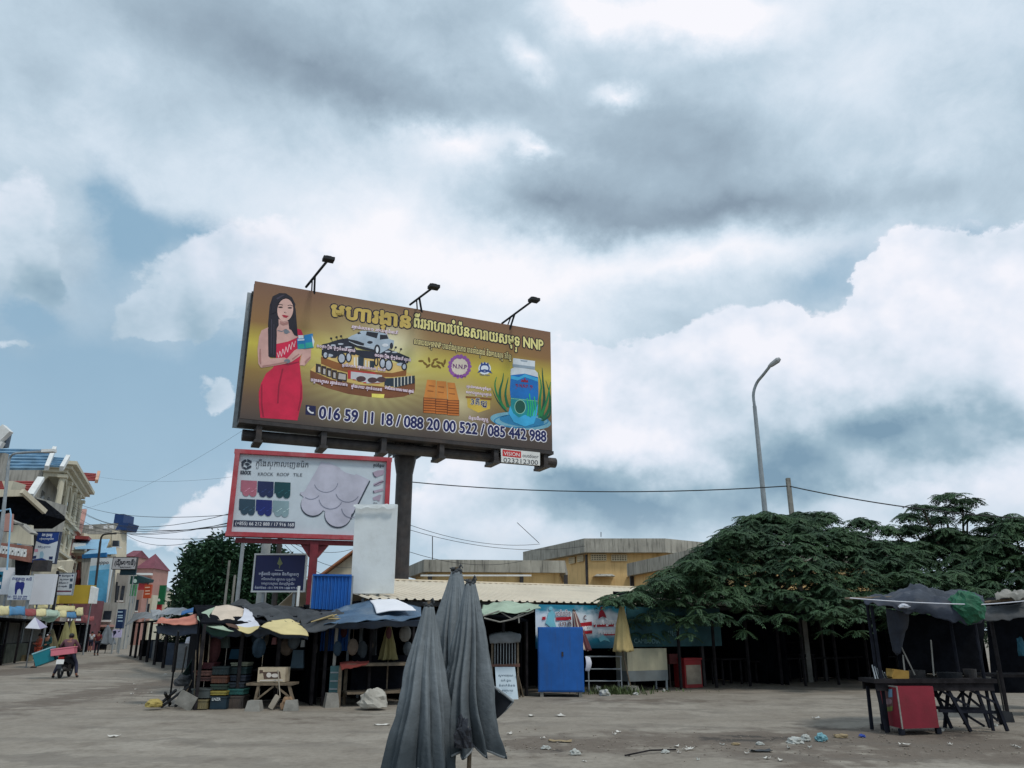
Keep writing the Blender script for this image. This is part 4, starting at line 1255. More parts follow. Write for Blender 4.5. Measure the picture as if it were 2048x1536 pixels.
c_ = W(1572, 1200, 28)
ro = dome((c_.x, c_.y), 6.2, 4.4, 1.8, 5.6, 1800, 3)
for (px, py, Y, n) in ((1232, 1196, 23.9, 5), (1270, 1190, 24, 8), (1330, 1160, 24.5, 10), (1440, 1072, 25.5, 3), (1470, 1062, 25.5, 5), (1600, 1030, 28, 8), (1640, 1026, 28, 5), (1720, 1040, 28, 7), (1760, 1052, 27, 4), (1390, 1125, 24.8, 7)):
    rnd = random.Random(px)
    for k in range(n * 2):
        ro.append(W(px + rnd.uniform(-18, 22), py + rnd.uniform(-5, 8), Y + rnd.uniform(-.5, .6)))
ro = [p for p in ro if seen(p)[0] > 1425 - (seen(p)[1] - 1078) * 1.45 or seen(p)[1] > 1180]
feather_tree('spreading_tree', tuple(RO + RX * 10.3 + RY * 3.7), ro, 'wide low spreading tree with drooping feathery branches behind the right stall', 5, .5, .26, 22)
c2 = W(1925, 1180, 30)
ro = dome((c2.x, c2.y), 3.6, 2.6, 2.0, 5.2, 560, 8, 2.2)
for (px, py, n) in ((1892, 990, 4), (1930, 1000, 4), (1850, 1012, 4), (1905, 1015, 5), (1880, 1035, 5), (1950, 1030, 5), (1820, 1030, 5), (1975, 1055, 6), (1990, 1038, 3), (1830, 1055, 6), (1900, 1060, 7), (1800, 1060, 4), (1940, 1075, 8), (1850, 1085, 8), (1790, 1085, 4)):
    rnd = random.Random(px + 1)
    for k in range(n * 2): ro.append(W(px + rnd.uniform(-20, 20), py + rnd.uniform(-4, 5), 29.5 + rnd.uniform(-.9, .9)))
feather_tree('tiered_tree', (c2.x, c2.y, 0), ro, 'taller open tree with layered branches right of the wide spreading tree', 6, .54, .17, 26, (6, 9))
c3 = W(2075, 1180, 28)
ro = dome((c3.x, c3.y), 2.8, 2.2, 2.0, 5.4, 330, 11, 2.4)
feather_tree('dense_tree', (c3.x, c3.y, 0), ro, 'dense dark tree cut by the right edge of the photo', 7, .6, .17, 10)


def bushy_tree(name, c_, rx, ry, z0, z1, n, label, seed, leaf=.3, mat=None):
    rnd = random.Random(seed)
    o = thing(name, (c_[0], c_[1], 0), label, 'tree')
    cl = []
    zc, rz_ = (z0 + z1) / 2, (z1 - z0) / 2
    while len(cl) < n:
        d = V((rnd.gauss(0, 1), rnd.gauss(0, 1), rnd.gauss(0, 1))).normalized()
        k = 1 - .5 * rnd.random() ** 2
        k *= .86 + .28 * noise.noise(d * 2.2 + V((seed, 0, 0)))
        cl.append(V((c_[0] + d.x * rx * k, c_[1] + d.y * ry * k, zc + d.z * rz_ * k)))
    cr_ = Crown()
    for p in cl:
        for k in range(16):
            d = V((rnd.gauss(0, 1), rnd.gauss(0, 1), rnd.gauss(-.2, .7))).normalized()
            cr_.leaflet(p + V((rnd.gauss(0, .22), rnd.gauss(0, .22), rnd.gauss(0, .16))), d, d.orthogonal().normalized(), leaf * rnd.uniform(.7, 1.3), leaf * .24)
    cr_.build('crown', mat or m_leaf2, o)
    mk('trunk', MB().tube([(c_[0], c_[1], -.2), (c_[0] + .1, c_[1], zc)], [.28, .14], 8), m_bark, o)
    for p in rnd.sample(cl, 10): mk('limb', MB().tube([V((c_[0] + .05, c_[1], z0 + .3)), p], [.12, .03], 5), m_bark, o)
    return o


p = W(425, 1200, 41)
bushy_tree('leafy_tree', (p.x, p.y), 2.0, 2.0, 1.4, 6.5, 760, 'dark leafy tree left of the roof tile sign', 2, .30)
p = W(512, 1200, 43)
bushy_tree('round_tree', (p.x, p.y), 2.0, 2.0, 1.4, 6.6, 620, 'dark tree directly behind the lower left of the roof tile sign', 4, .30)
p = W(388, 1200, 48)
bushy_tree('low_tree', (p.x, p.y), 1.7, 1.4, .8, 3.6, 260, 'low dark tree at the end of the street of shophouses', 9, .28)

# ------------------------------------------------------------ street lamp, pole and wires
b0, t0 = W(1531, 1035, 30), W(1508, 800, 30)
lx = (b0.x + t0.x) / 2
lp = thing('street_lamp', (lx, 30, 0), 'tall grey street lamp with a bent arm above the spreading tree', 'street lamp')
zt = W(1508, 812, 30).z
hd = W(1541, 731, 29.2)
pts = spline([(lx, 30, zt - .01), (lx + .0, 29.99, zt + .5), (lx + .16, 29.93, zt + .95), hd.lerp(V((lx + .16, 29.93, zt + .95)), .5), hd], 14)
mk('pole', MB().tube([(lx, 30, -.1), (lx, 30, zt * .5), (lx, 30, zt)], [.135, .105, .075], 12), m_grey, lp)
mk('arm', MB().tube(pts, .06, 8), m_grey, lp)
h2 = W(1556, 720, 29.0)
dr = (h2 - hd).normalized()
mk('lamp_head', MB().tube([hd - dr * .1, hd + dr * .05, hd + dr * .35, h2 + dr * .1], [.055, .10, .12, .06], 8), M('lamp_casing', (.36, .37, .38), .5, .1, 5, 0), lp)
t0 = W(1576, 959, 29)
up_ = one('utility_pole', MB().box((t0.x, t0.y, t0.z / 2), (.17, .2, t0.z + .1), top=.8), m_conc, 'short weathered concrete pole rising above the spreading tree', 'pole')
m_wire = M('black_cable', (.02, .022, .026), .6, .1, 5, 0)


def cable(a, b, sag, label, r=.014, group=None):
    return one('overhead_wire', MB().tube(wire(a, b, sag), r, 5), m_wire, label, 'wire', group)


ka = W(1577, 972, 28.95)
cable(W(812, 963, 33), ka, .32, 'single black cable from the billboard pole to the short concrete pole', .022)
cable(ka, W(2110, 1040, 26), .22, 'black cable from the short concrete pole off to the right edge', .022)
lw = 'thin overhead wire crossing the sky from the ornate building towards the signs'
for i, (x0, y0, x1, y1, sg) in enumerate(((146, 1003, 480, 1028, .6), (148, 1010, 480, 1022, 1.2), (146, 1014, 480, 1050, .9), (146, 1028, 480, 1040, 1.1), (120, 1034, 480, 1048, .7), (120, 1040, 480, 1043, .8), (200, 1046, 480, 1072, .6), (230, 1048, 480, 1056, 1.2))):
    cable(W(x0, y0, 70), W(x1, y1, 30), sg, lw, .014, 'street wires over the left road')
for i, (x0, y0, x1, y1, sg) in enumerate(((570, 1078, 705, 1098, .3), (575, 1083, 705, 1135, .3), (570, 1090, 706, 1160, .4), (820, 1050, 1080, 1088, .3), (820, 1060, 1170, 1092, .4), (820, 1104, 1045, 1122, .3))):
    cable(W(x0, y0, 29), W(x1, y1, 36), sg, 'thin slack wire against the sky beside the billboard pole', .010, 'slack wires near the billboard pole')
cable(W(20, 1025, 60), W(490, 858, 33), 1.5, 'faint long wire rising diagonally across the blue sky', .005)
cable(W(100, 925, 80), W(480, 952, 45), 1.0, 'faint level wire in the blue sky left of the signs', .006)

# ------------------------------------------------------------ the row of stalls
def srow(px, t): return st(onrow(px, 1300, t))[0]


def stall(name, label, s0, s1, t0, dep, z0, z1, posts=3, left=True, right=True, wallm=None, group=None):
    """a dark timber stall frame: posts, with back, ends and roof added to block light"""
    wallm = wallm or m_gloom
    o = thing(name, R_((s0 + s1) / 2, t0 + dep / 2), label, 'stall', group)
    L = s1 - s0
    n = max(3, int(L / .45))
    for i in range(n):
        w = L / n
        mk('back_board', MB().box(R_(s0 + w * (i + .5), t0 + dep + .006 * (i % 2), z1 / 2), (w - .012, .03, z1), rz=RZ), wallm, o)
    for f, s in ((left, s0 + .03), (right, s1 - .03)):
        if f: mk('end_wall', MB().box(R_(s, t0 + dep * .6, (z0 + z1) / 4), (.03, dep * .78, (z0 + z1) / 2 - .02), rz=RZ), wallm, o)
    mk('roof', MB().prism([R_(s0, t0 + .05, z0), R_(s1, t0 + .05, z0), R_(s1, t0 + dep, z1), R_(s0, t0 + dep, z1)], (0, 0, .04)), wallm, o)  # added roof, keeps light from above out of the stall
    for i in range(posts):
        s = s0 + .08 + (L - .16) * i / (posts - 1)
        mk('post', MB().box(R_(s, t0 + .06, z0 / 2), (.07, .07, z0), rz=RZ + .1 * i), m_darkwood, o)
    mk('counter', MB().box(R_((s0 + s1) / 2, t0 + dep * .62, .78), (L - .2, dep * .35, .05), rz=RZ), m_darkwood, o)
    mk('shelf', MB().box(R_((s0 + s1) / 2, t0 + dep * .85, 1.3), (L - .2, .3, .03), rz=RZ), m_darkwood, o)
    return o


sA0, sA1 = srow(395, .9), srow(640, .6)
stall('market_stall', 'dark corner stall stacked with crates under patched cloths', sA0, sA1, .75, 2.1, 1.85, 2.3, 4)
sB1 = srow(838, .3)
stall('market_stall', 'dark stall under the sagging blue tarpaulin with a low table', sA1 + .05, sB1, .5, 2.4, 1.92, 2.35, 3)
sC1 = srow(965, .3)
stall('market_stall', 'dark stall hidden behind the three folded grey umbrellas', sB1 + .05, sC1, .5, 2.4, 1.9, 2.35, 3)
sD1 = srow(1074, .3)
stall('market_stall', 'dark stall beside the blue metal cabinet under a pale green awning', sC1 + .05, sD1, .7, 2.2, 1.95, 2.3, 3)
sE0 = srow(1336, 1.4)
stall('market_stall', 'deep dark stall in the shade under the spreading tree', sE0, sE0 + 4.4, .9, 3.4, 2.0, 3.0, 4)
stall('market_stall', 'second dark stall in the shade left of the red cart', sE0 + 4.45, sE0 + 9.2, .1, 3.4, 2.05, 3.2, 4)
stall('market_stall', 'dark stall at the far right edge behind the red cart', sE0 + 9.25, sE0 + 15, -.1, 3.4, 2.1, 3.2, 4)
# odd things in the deep shade
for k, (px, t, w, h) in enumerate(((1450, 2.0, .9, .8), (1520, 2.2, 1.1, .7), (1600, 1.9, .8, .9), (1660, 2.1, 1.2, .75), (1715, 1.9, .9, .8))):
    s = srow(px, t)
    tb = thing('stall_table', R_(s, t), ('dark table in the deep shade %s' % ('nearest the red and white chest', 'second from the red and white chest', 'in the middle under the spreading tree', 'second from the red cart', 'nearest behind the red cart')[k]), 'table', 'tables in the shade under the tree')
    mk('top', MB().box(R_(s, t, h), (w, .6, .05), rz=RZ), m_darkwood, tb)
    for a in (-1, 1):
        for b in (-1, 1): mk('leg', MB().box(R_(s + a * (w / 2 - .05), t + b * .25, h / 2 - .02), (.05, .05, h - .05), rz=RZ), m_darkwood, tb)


def tarp(name, label, rows, mat, wr=.05, ws=2.0, nu=22, nv=12, seed=0, cat='tarpaulin', solid=.012, group=None):
    pts = [[W(*p) for p in r] for r in rows]
    return one(name, cloth(pts, nu, nv, wr, ws, seed), mat, label, cat, group, smooth=True, solid=solid)


m_cream_c = M('cream_cloth', C(222, 205, 186, .85), .8, .1, 2, .2, 12, grime=.35, gcol=(.36, .30, .24))
m_white_c = M('white_cloth', C(216, 218, 228, .9), .8, .06, 2, .15, 12, grime=.25, gcol=(.42, .42, .42))
m_yellow_c = M('yellow_cloth', C(222, 205, 150, .85), .8, .1, 2, .2, 12, grime=.35, gcol=(.36, .30, .16))
m_green_c = M('faded_green_cloth', C(178, 198, 176, .8), .8, .12, 2, .2, 12, grime=.3, gcol=(.22, .28, .2))
m_orange_c = M('faded_red_cloth', C(206, 132, 112, .8), .8, .2, 2, .2, 12, grime=.5, gcol=(.26, .06, .05))
m_bluetarp = M('blue_tarpaulin', C(84, 112, 140, .8), .55, .2, 1.6, .35, 14, grime=.4, gcol=(.30, .34, .38))
m_sky = M('bright_blue_tarpaulin', C(30, 98, 160, .8), .55, .15, 2, .25)
# patched canopy over the corner
pcn = thing('patched_canopy', W(455, 1250, 19), 'patched cream, white and green cloth canopy over the corner stall', 'canopy')


def ppart(name, rows, mat, seed, wr=.05):
    mk(name, cloth([[W(*p) for p in r] for r in rows], 16, 10, wr, 2.2, seed), mat, pcn, True, .012)


ppart('cream_panel', [[(432, 1209, 20.6), (458, 1211, 20.7), (492, 1220, 20.6)], [(424, 1226, 19.9), (455, 1226, 19.9), (486, 1232, 19.9)], [(418, 1238, 19.3), (450, 1244, 19.2), (480, 1248, 19.2)]], m_cream_c, 1)
ppart('white_panel', [[(488, 1217, 20.5), (503, 1222, 20.4)], [(484, 1234, 19.7), (510, 1238, 19.6)], [(462, 1250, 19.1), (492, 1255, 19.0), (520, 1252, 18.95)]], m_white_c, 2, .03)
ppart('green_panel', [[(430, 1214, 20.3), (426, 1222, 20.0)], [(398, 1228, 19.7), (420, 1237, 19.4)], [(395, 1238, 19.2), (418, 1254, 18.9), (468, 1262, 18.85)]], m_green_c, 3, .03)
ppart('hanging_valance', [[(398, 1240, 19.2), (425, 1255, 19.0), (466, 1262, 18.9)], [(402, 1252, 19.3), (425, 1268, 19.1), (450, 1272, 19.0)]], M('dark_green_cloth', (.02, .06, .05), .8, .2, 3, .2), 4, .03)
ppart('yellow_panel', [[(466, 1249, 19.05), (492, 1254, 19.0), (519, 1252, 18.95)], [(478, 1262, 18.8), (497, 1268, 18.75), (516, 1258, 18.85)]], m_yellow_c, 5, .02)
ppart('brown_patch', [[(450, 1247, 19.08), (474, 1251, 19.0)], [(458, 1254, 18.9), (478, 1258, 18.85)]], M('brown_cloth', (.10, .055, .04), .85, .2, 3, .2), 6, .01)
tarp('yellow_tarpaulin', 'pale yellow cloth sheet over the front of the corner stall', [[(549, 1238, 19.9), (580, 1239, 19.9), (604, 1250, 19.7)], [(530, 1247, 19.4), (568, 1252, 19.3), (612, 1260, 19.2)], [(521, 1251, 19.0), (562, 1268, 18.8), (617, 1272, 18.9)]], m_yellow_c, .03, 2, 16, 8, 7)
tarp('charcoal_tarpaulin', 'charcoal tarpaulin heaped over the corner stall behind the yellow sheet', [[(452, 1210, 21.6), (500, 1203, 21.8), (560, 1212, 21.8), (645, 1222, 21.6)], [(490, 1216, 20.8), (530, 1212, 20.9), (590, 1222, 20.8), (648, 1230, 20.6)], [(508, 1232, 19.8), (545, 1240, 19.6), (600, 1250, 19.5), (652, 1244, 19.6)]], m_darktarp, .14, 2.0, 34, 20, 8)
tarp('charcoal_tarpaulin', 'second charcoal tarpaulin bridging the corner stall and the blue tarpaulin', [[(590, 1226, 21.0), (630, 1222, 21.2), (690, 1216, 21.3)], [(600, 1244, 19.7), (640, 1240, 19.6), (684, 1238, 19.4)], [(612, 1262, 19.2), (645, 1262, 19.1), (672, 1252, 19.0)]], m_darktarp, .08, 2.4, 18, 12, 17)
tarp('grey_valance', 'ragged grey cloth edge hanging along the front of the corner stall', [[(398, 1244, 19.4), (460, 1256, 19.2), (520, 1254, 19.2), (618, 1262, 19.3)], [(402, 1266, 19.5), (458, 1274, 19.3), (522, 1270, 19.3), (616, 1278, 19.4)]], m_navy, .07, 4, 34, 5, 19, 'cloth')
rg_ = random.Random(77)
for k in range(22):
    px, py = (rg_.uniform(400, 635), rg_.uniform(1272, 1300)) if k < 14 else (rg_.uniform(660, 830), rg_.uniform(1262, 1300))
    p = W(px, py, rg_.uniform(19.6, 20.8))
    w = rg_.uniform(.08, .22)
    one('hanging_goods', MB().ball(p, w, 8, 6, (.8, .5, rg_.uniform(1.0, 1.7))).tube([p + V((0, 0, w)), (p.x, p.y, 1.95)], .006, 3), M('goods_tone_%d' % (k % 5), C(*((84, 92, 98), (110, 96, 84), (52, 74, 92), (120, 116, 110), (96, 54, 56))[k % 5], .7), .85, .2, 5, .2), 'dim bundle of goods hanging in the gloom of the left stalls', 'goods', 'goods hanging in the left stalls')
tarp('faded_red_awning', 'faded red cloth awning hanging out at the street corner', [[(322, 1233, 20.4), (352, 1238, 20.3), (394, 1227, 20.2)], [(306, 1250, 19.7), (345, 1247, 19.5), (396, 1247, 19.3)]], m_orange_c, .05, 2.4, 16, 8, 9, 'awning')
tarp('navy_awning', 'dark navy cloth hanging below the faded red awning', [[(312, 1250, 19.9), (350, 1248, 19.8), (402, 1248, 19.5)], [(318, 1264, 19.8), (352, 1268, 19.7), (404, 1268, 19.5)]], m_navy, .05, 2.4, 14, 6, 10, 'awning')
tarp('blue_tarpaulin', 'bright blue tarpaulin peak behind the faded red awning', [[(366, 1222, 24), (396, 1212, 24), (428, 1214, 24)], [(362, 1228, 22.5), (394, 1222, 22.5), (424, 1226, 22.5)]], m_sky, .06, 2, 14, 8, 11)
tarp('blue_tarpaulin', 'long faded blue tarpaulin sagging over the stall with the low table', [[(668, 1222, 21.4), (705, 1208, 21.5), (745, 1200, 21.5), (800, 1204, 21.6), (842, 1213, 21.7)], [(655, 1234, 20.2), (702, 1224, 20.1), (760, 1218, 20.1), (808, 1222, 20.2), (842, 1226, 20.3)], [(648, 1246, 19.2), (700, 1243, 18.95), (760, 1240, 18.9), (806, 1240, 19), (842, 1236, 19.2)]], m_bluetarp, .09, 1.6, 36, 20, 12)
tarp('navy_valance', 'dark navy edge hanging under the long faded blue tarpaulin', [[(650, 1246, 19.25), (720, 1242, 19), (780, 1240, 18.95), (842, 1237, 19.25)], [(655, 1254, 19.4), (720, 1256, 19.2), (780, 1252, 19.1), (842, 1250, 19.4)]], m_navy, .05, 3, 26, 5, 13, 'cloth')
tarp('white_sheet', 'clean white sheet lying on the long faded blue tarpaulin', [[(740, 1201, 21.35), (785, 1199, 21.3), (806, 1206, 21.0)], [(748, 1212, 20.3), (790, 1208, 20.2), (822, 1214, 20.1)], [(753, 1227, 19.5), (792, 1221, 19.45), (832, 1221, 19.55)]], M('clean_white_sheet', (.80, .80, .84), .7, .03, 2, .05), .02, 1.6, 16, 12, 14, 'sheet', .02)
tarp('pale_green_awning', 'pale green and white awning sagging left of the blue metal cabinet', [[(966, 1212, 22.9), (1010, 1204, 22.9), (1045, 1207, 22.9), (1079, 1209, 22.9)], [(962, 1222, 22.2), (1005, 1213, 22.1), (1040, 1217, 22.1), (1076, 1213, 22.1)], [(966, 1230, 21.5), (1000, 1222, 21.4), (1034, 1228, 21.4), (1058, 1220, 21.4), (1082, 1216, 21.5)]], m_green_c, .07, 2.2, 28, 14, 15, 'awning')
fr2 = thing('awning_frame', W(1020, 1400, 21.6), 'bent pale rods hanging under the pale green awning', 'frame')
for pts in (((966, 1232), (998, 1222), (1024, 1238), (1060, 1218)), ((968, 1236), (1000, 1244), (1028, 1238), (1068, 1222)), ((1037, 1228), (1038, 1246))):
    mk('rod', MB().tube([W(x, y, 21.45) for x, y in pts], .02, 5), m_conc, fr2)
rndk = random.Random(4)
bd = thing('stick_bundle', W(650, 1240, 19.3), 'bundle of yellow sticks on the edge between two stall roofs', 'sticks')
for k in range(9):
    a = W(622 + k * 3, 1244 - k, 19.3 + .05 * k); b = W(664 + k * 2.5, 1236 + rndk.uniform(-8, 4), 19.4 + .04 * k)
    mk('stick', MB().tube([a, b], .014, 5), M('straw', (.42, .33, .17), .9, .2, 4, .1), bd)

# crates and boxes of the corner stall


def crate(name, label, px, y0, y1, w, Y, col, group=None, cat='crate', ribs=4, d=.42, solidtop=False):
    """a stackable market crate: walls, rim and ribs"""
    a, b = W(px - w / 2, y1, Y), W(px + w / 2, y1, Y)
    ww, h = b.x - a.x, W(px, y0, Y).z - a.z
    c_ = V(((a.x + b.x) / 2, Y + d / 2, a.z))
    o = thing(name, c_, label, cat, group)
    mt = M('crate_%d_%d_%d' % col, C(*col, .75), .6, .2, 5, .1, grime=.45)
    tk = .02
    bx = MB()
    for sx in (-1, 1): bx.box(c_ + V((sx * (ww / 2 - tk / 2), 0, h / 2)), (tk, d, h - .04))
    for sy in (-1, 1): bx.box(c_ + V((0, sy * (d / 2 - tk / 2), h / 2)), (ww - 2 * tk - .002, tk, h - .04))
    bx.box(c_ + V((0, 0, .03)), (ww - 2 * tk - .01, d - 2 * tk - .01, .02))
    if solidtop: bx.box(c_ + V((0, 0, h - .03)), (ww - 2 * tk - .01, d - 2 * tk - .01, .02))
    mk('body', bx, mt, o)
    rm = MB()
    for sx in (-1, 1): rm.box(c_ + V((sx * (ww / 2), 0, h - .02)), (.03, d + .03, .035))
    for sy in (-1, 1): rm.box(c_ + V((0, sy * (d / 2), h - .02)), (ww - .03, .03, .035))
    mk('rim', rm, mt, o)
    for i in range(ribs): mk('rib', MB().box(c_ + V((ww * ((i + .5) / ribs - .5), -d / 2 - .008, h / 2 - .02)), (.025, .016, h - .09)), mt, o)
    return o


gcr = 'stacked crates of the corner stall'
for args in (('dark red crate on top of the left crate stack', 412, 1325, 1340, 28, 19.4, (96, 44, 52)), ('pinkish brown lettered crate second in the left stack', 405, 1341, 1353, 36, 19.3, (130, 92, 84)),
             ('narrow brown crate third in the left stack', 407, 1353.5, 1364, 30, 19.3, (96, 62, 60)), ('dark green crate on top of the middle crate stack', 440, 1333, 1351, 32, 19.2, (34, 52, 56)),
             ('brown crate in the middle of the middle stack', 437, 1351.5, 1368, 31, 19.15, (104, 66, 50)), ('green crate between the brown and the yellow crates', 437, 1368.5, 1381, 32, 19.1, (46, 70, 60)),
             ('yellow crate above the dark lettered bin', 435, 1381.5, 1392, 32, 19.0, (176, 160, 74)), ('cream topped crate on top of the right crate stack', 478, 1325, 1334, 32, 19.4, (128, 132, 112)),
             ('dark green crate second in the right stack', 476, 1334.5, 1350, 31, 19.35, (30, 56, 58)), ('dark blue crate third in the right stack', 475, 1350.5, 1364, 30, 19.3, (30, 44, 64)), ('dark crate fourth in the right stack', 472, 1364.5, 1377, 30, 19.25, (36, 48, 60)),
             ('teal crate near the bottom of the right stack', 471, 1377.5, 1391, 30, 19.2, (44, 104, 100)), ('grey brown wooden crate at the bottom of the right stack', 469, 1391.5, 1421, 31, 19.15, (92, 82, 76))):
    crate('crate', args[0], *args[1:], group=gcr)
crate('lettered_bin', 'dark blue bin with white letters at the bottom of the middle stack', 435, 1392.5, 1420, 32, 18.95, (28, 52, 66), cat='bin', ribs=0)
bp_ = Panel(W(421, 1418, 18.94), W(449, 1418, 18.94), W(421, 1394, 18.94).z)
lt = MB(); bp_.text(lt, 'LNZR', 424, 1401, 441, 1401, 5.5, 1, .03); o = mk('lettering', lt, ink(190, 196, 196), bpy.data.objects['lettered_bin']); o['kind'] = 'stuff'
for px, y0, y1, txt, nm in ((405, 1341, 1353, 'ANGKOR', 'crate.001'), (471, 1377.5, 1391, 'CAMBO', 'crate.011')):
    pass
cb = crate('cooler_chest', 'grey lidded chest on the ground left of the lettered bin', 400, 1377, 1398, 36, 18.95, (84, 92, 92), cat='chest', ribs=0, solidtop=True)
crate('wire_basket', 'small beige basket under the grey lidded chest', 401, 1399, 1420, 22, 18.9, (150, 138, 100), cat='basket', ribs=5)
# poster box on the splay legged table
tb = thing('splay_leg_table', W(547, 1420, 18.95), 'rough table with splayed legs carrying a printed white box', 'table')
mk('top', MB().box(W(546, 1367, 19.2), (1.05, .6, .05)), m_wood, tb)
for a, b in (((518, 1369), (506, 1422)), ((578, 1369), (590, 1420))):
    for Y in (18.95, 19.5): mk('leg', MB().bar(W(*a, Y), V((W(*b, Y).x, Y, 0)), .06), m_wood, tb)
for a, b in (((512, 1400), (548, 1372)), ((586, 1400), (552, 1372))): mk('brace', MB().bar(W(*a, 18.95), W(*b, 18.95), .04), m_wood, tb)
pbx = thing('printed_box', W(541, 1365, 19.2), 'white printed carton standing on the splay legged table', 'box')
a, b, c_ = W(514, 1364.5, 19.0), W(569, 1364.5, 19.0), W(514, 1335, 19.0)
mk('carton', MB().box(((a.x + b.x) / 2, 19.2, (a.z + c_.z) / 2), (b.x - a.x, .4, c_.z - a.z)), M('worn_carton', C(206, 190, 164, .8), .8, .12, 5, .1, grime=.5, gscale=3, gcol=(.12, .08, .05)), pbx)
pp = Panel(a, b, c_.z)
prp(pbx, 'picture_print', (84, 66, 56), lambda mb: (pp.poly(mb, [(526, 1344), (560, 1343), (562, 1357), (528, 1358)], 1), pp.poly(mb, [(519, 1340), (526, 1340), (526, 1346), (519, 1347)], 1)))
prp(pbx, 'picture_light_print', (206, 198, 190), lambda mb: (pp.ell(mb, 538, 1350, 5, 5, 2), pp.ell(mb, 550, 1351, 7, 4, 2), pp.line(mb, [(520, 1361), (566, 1360)], 2, 2)))


def lump(name, px, y, w, h, Y, mat, label, cat, seed, sq=.8, group=None, amp=.34):
    """a crumpled soft thing resting on the ground"""
    c_ = W(px, y, Y)
    ww = W(px + w / 2, y, Y).x - W(px - w / 2, y, Y).x
    hh = W(px, y - h, Y).z - c_.z
    mb = MB().ball((0, 0, 0), 1, 18, 11)
    out = []
    for v in mb.v:
        v = V(v)
        k = 1 + amp * noise.noise(v * 1.7 + V((seed, 0, 0))) + amp * .9 * abs(noise.noise(v * 3.5 + V((0, seed, 0)))) - amp * .5 * abs(noise.noise(v * 7 + V((seed, seed, 0))))
        p = V((v.x * ww / 2 * k, v.y * ww * sq / 2 * k, max(v.z * k, -.55) * hh / 1.6 + hh * .34))
        out.append((c_.x + p.x, c_.y + p.y, max(0.0, c_.z) + p.z))
    mb.v = out
    return one(name, mb, mat, label, cat, group)


m_sack = M('woven_sack', C(186, 182, 172, .85), .8, .12, 5, .4, 30, grime=.4, gcol=(.2, .18, .15))
lump('white_sack', 745, 1415, 58, 38, 19.0, m_sack, 'crumpled white sack on the ground in front of the low table', 'sack', 3)
lump('brown_bag', 575, 1419, 26, 26, 18.85, M('brown_paper', C(150, 122, 96, .8), .85, .15, 5, .3), 'brown bag leaning under the splay legged table', 'bag', 5, .5)
one('broom', MB().tube([W(560, 1392, 18.9), W(556, 1340, 18.9)], .014, 5).box(W(549, 1404, 18.9), (.12, .1, .3), R=Matrix.Rotation(.5, 3, 'Y')), M('pale_wood', (.36, .32, .26), .8, .15, 4, .1), 'pale broom propped against the splay legged table', 'broom')
for k, (px, y, w, lb) in enumerate(((508, 1422, 26, 'pale concrete block at the left foot of the splay legged table'), (582, 1421, 26, 'pale concrete block at the right foot of the splay legged table'), (662, 1414, 28, 'concrete base block holding the thin stall pole'))):
    p = G(px, y)
    one('concrete_block', MB().box((p.x, p.y, .11 if k < 2 else .15), (.34, .3, .22 if k < 2 else .32), rz=.2 * k, top=.75), m_conc, lb, 'block')
pz = G(662, 1412)
one('stall_pole', MB().tube([(pz.x, pz.y, .3), (pz.x + .02, pz.y, 1.95)], .04, 8), m_conc, 'thin pale pole standing in a concrete base under the blue tarpaulin', 'pole')
lk = thing('metal_locker', G(669, 1410) + V((0, .3, 0)), 'narrow teal metal locker behind the thin stall pole', 'locker')
a = W(661, 1332, 19.8); b = W(679, 1332, 19.8)
mk('body', MB().box(((a.x + b.x) / 2, 20.0, a.z / 2 + .15), (b.x - a.x, .4, a.z - .3)), M('teal_paint', (.07, .16, .17), .6, .2, 3, .1, grime=.4), lk)
for yy in (1345, 1362, 1378): mk('door_ledge', MB().box((a.x + (b.x - a.x) / 2, 19.79, W(668, yy, 19.8).z), (b.x - a.x - .03, .02, .03)), m_grey, lk)
# low table with red cloth
t2 = thing('low_table', W(745, 1410, 19.9), 'long dark timber table with a lower shelf under the blue tarpaulin', 'table')
a, b = W(682, 1328, 19.6), W(812, 1330, 20.2)
mk('top', MB().box((a + b) / 2 + V((0, .3, 0)), ((b - a).length, .8, .06), rz=atan2((b - a).y, (b - a).x)), m_wood, t2)
a2, b2 = W(684, 1385, 19.6), W(812, 1385, 20.2)
mk('lower_shelf', MB().box((a2 + b2) / 2 + V((0, .3, 0)), ((b2 - a2).length, .7, .05), rz=atan2((b - a).y, (b - a).x)), m_wood, t2)
for p in (a, b, a + V((0, .65, 0)), b + V((0, .65, 0))): mk('leg', MB().box((p.x, p.y, p.z / 2 - .02), (.07, .07, p.z - .03)), m_wood, t2)
mk('rear_panel', MB().box((a2 + b2) / 2 + V((0, .72, .42)), ((b2 - a2).length - .1, .03, .8), rz=atan2((b - a).y, (b - a).x)), m_gloom, t2)
tarp('red_cloth', 'crumpled red cloth hanging over the left end of the low table', [[(680, 1324, 20.1), (705, 1322, 20.1), (738, 1323, 20.2)], [(680, 1328, 19.55), (706, 1328, 19.6), (736, 1326, 19.7)], [(683, 1340, 19.5), (704, 1336, 19.55), (730, 1329, 19.65)]], M('coral_cloth', C(176, 84, 74, .8), .85, .15, 3, .2), .03, 5, 14, 8, 21, 'cloth', .01)
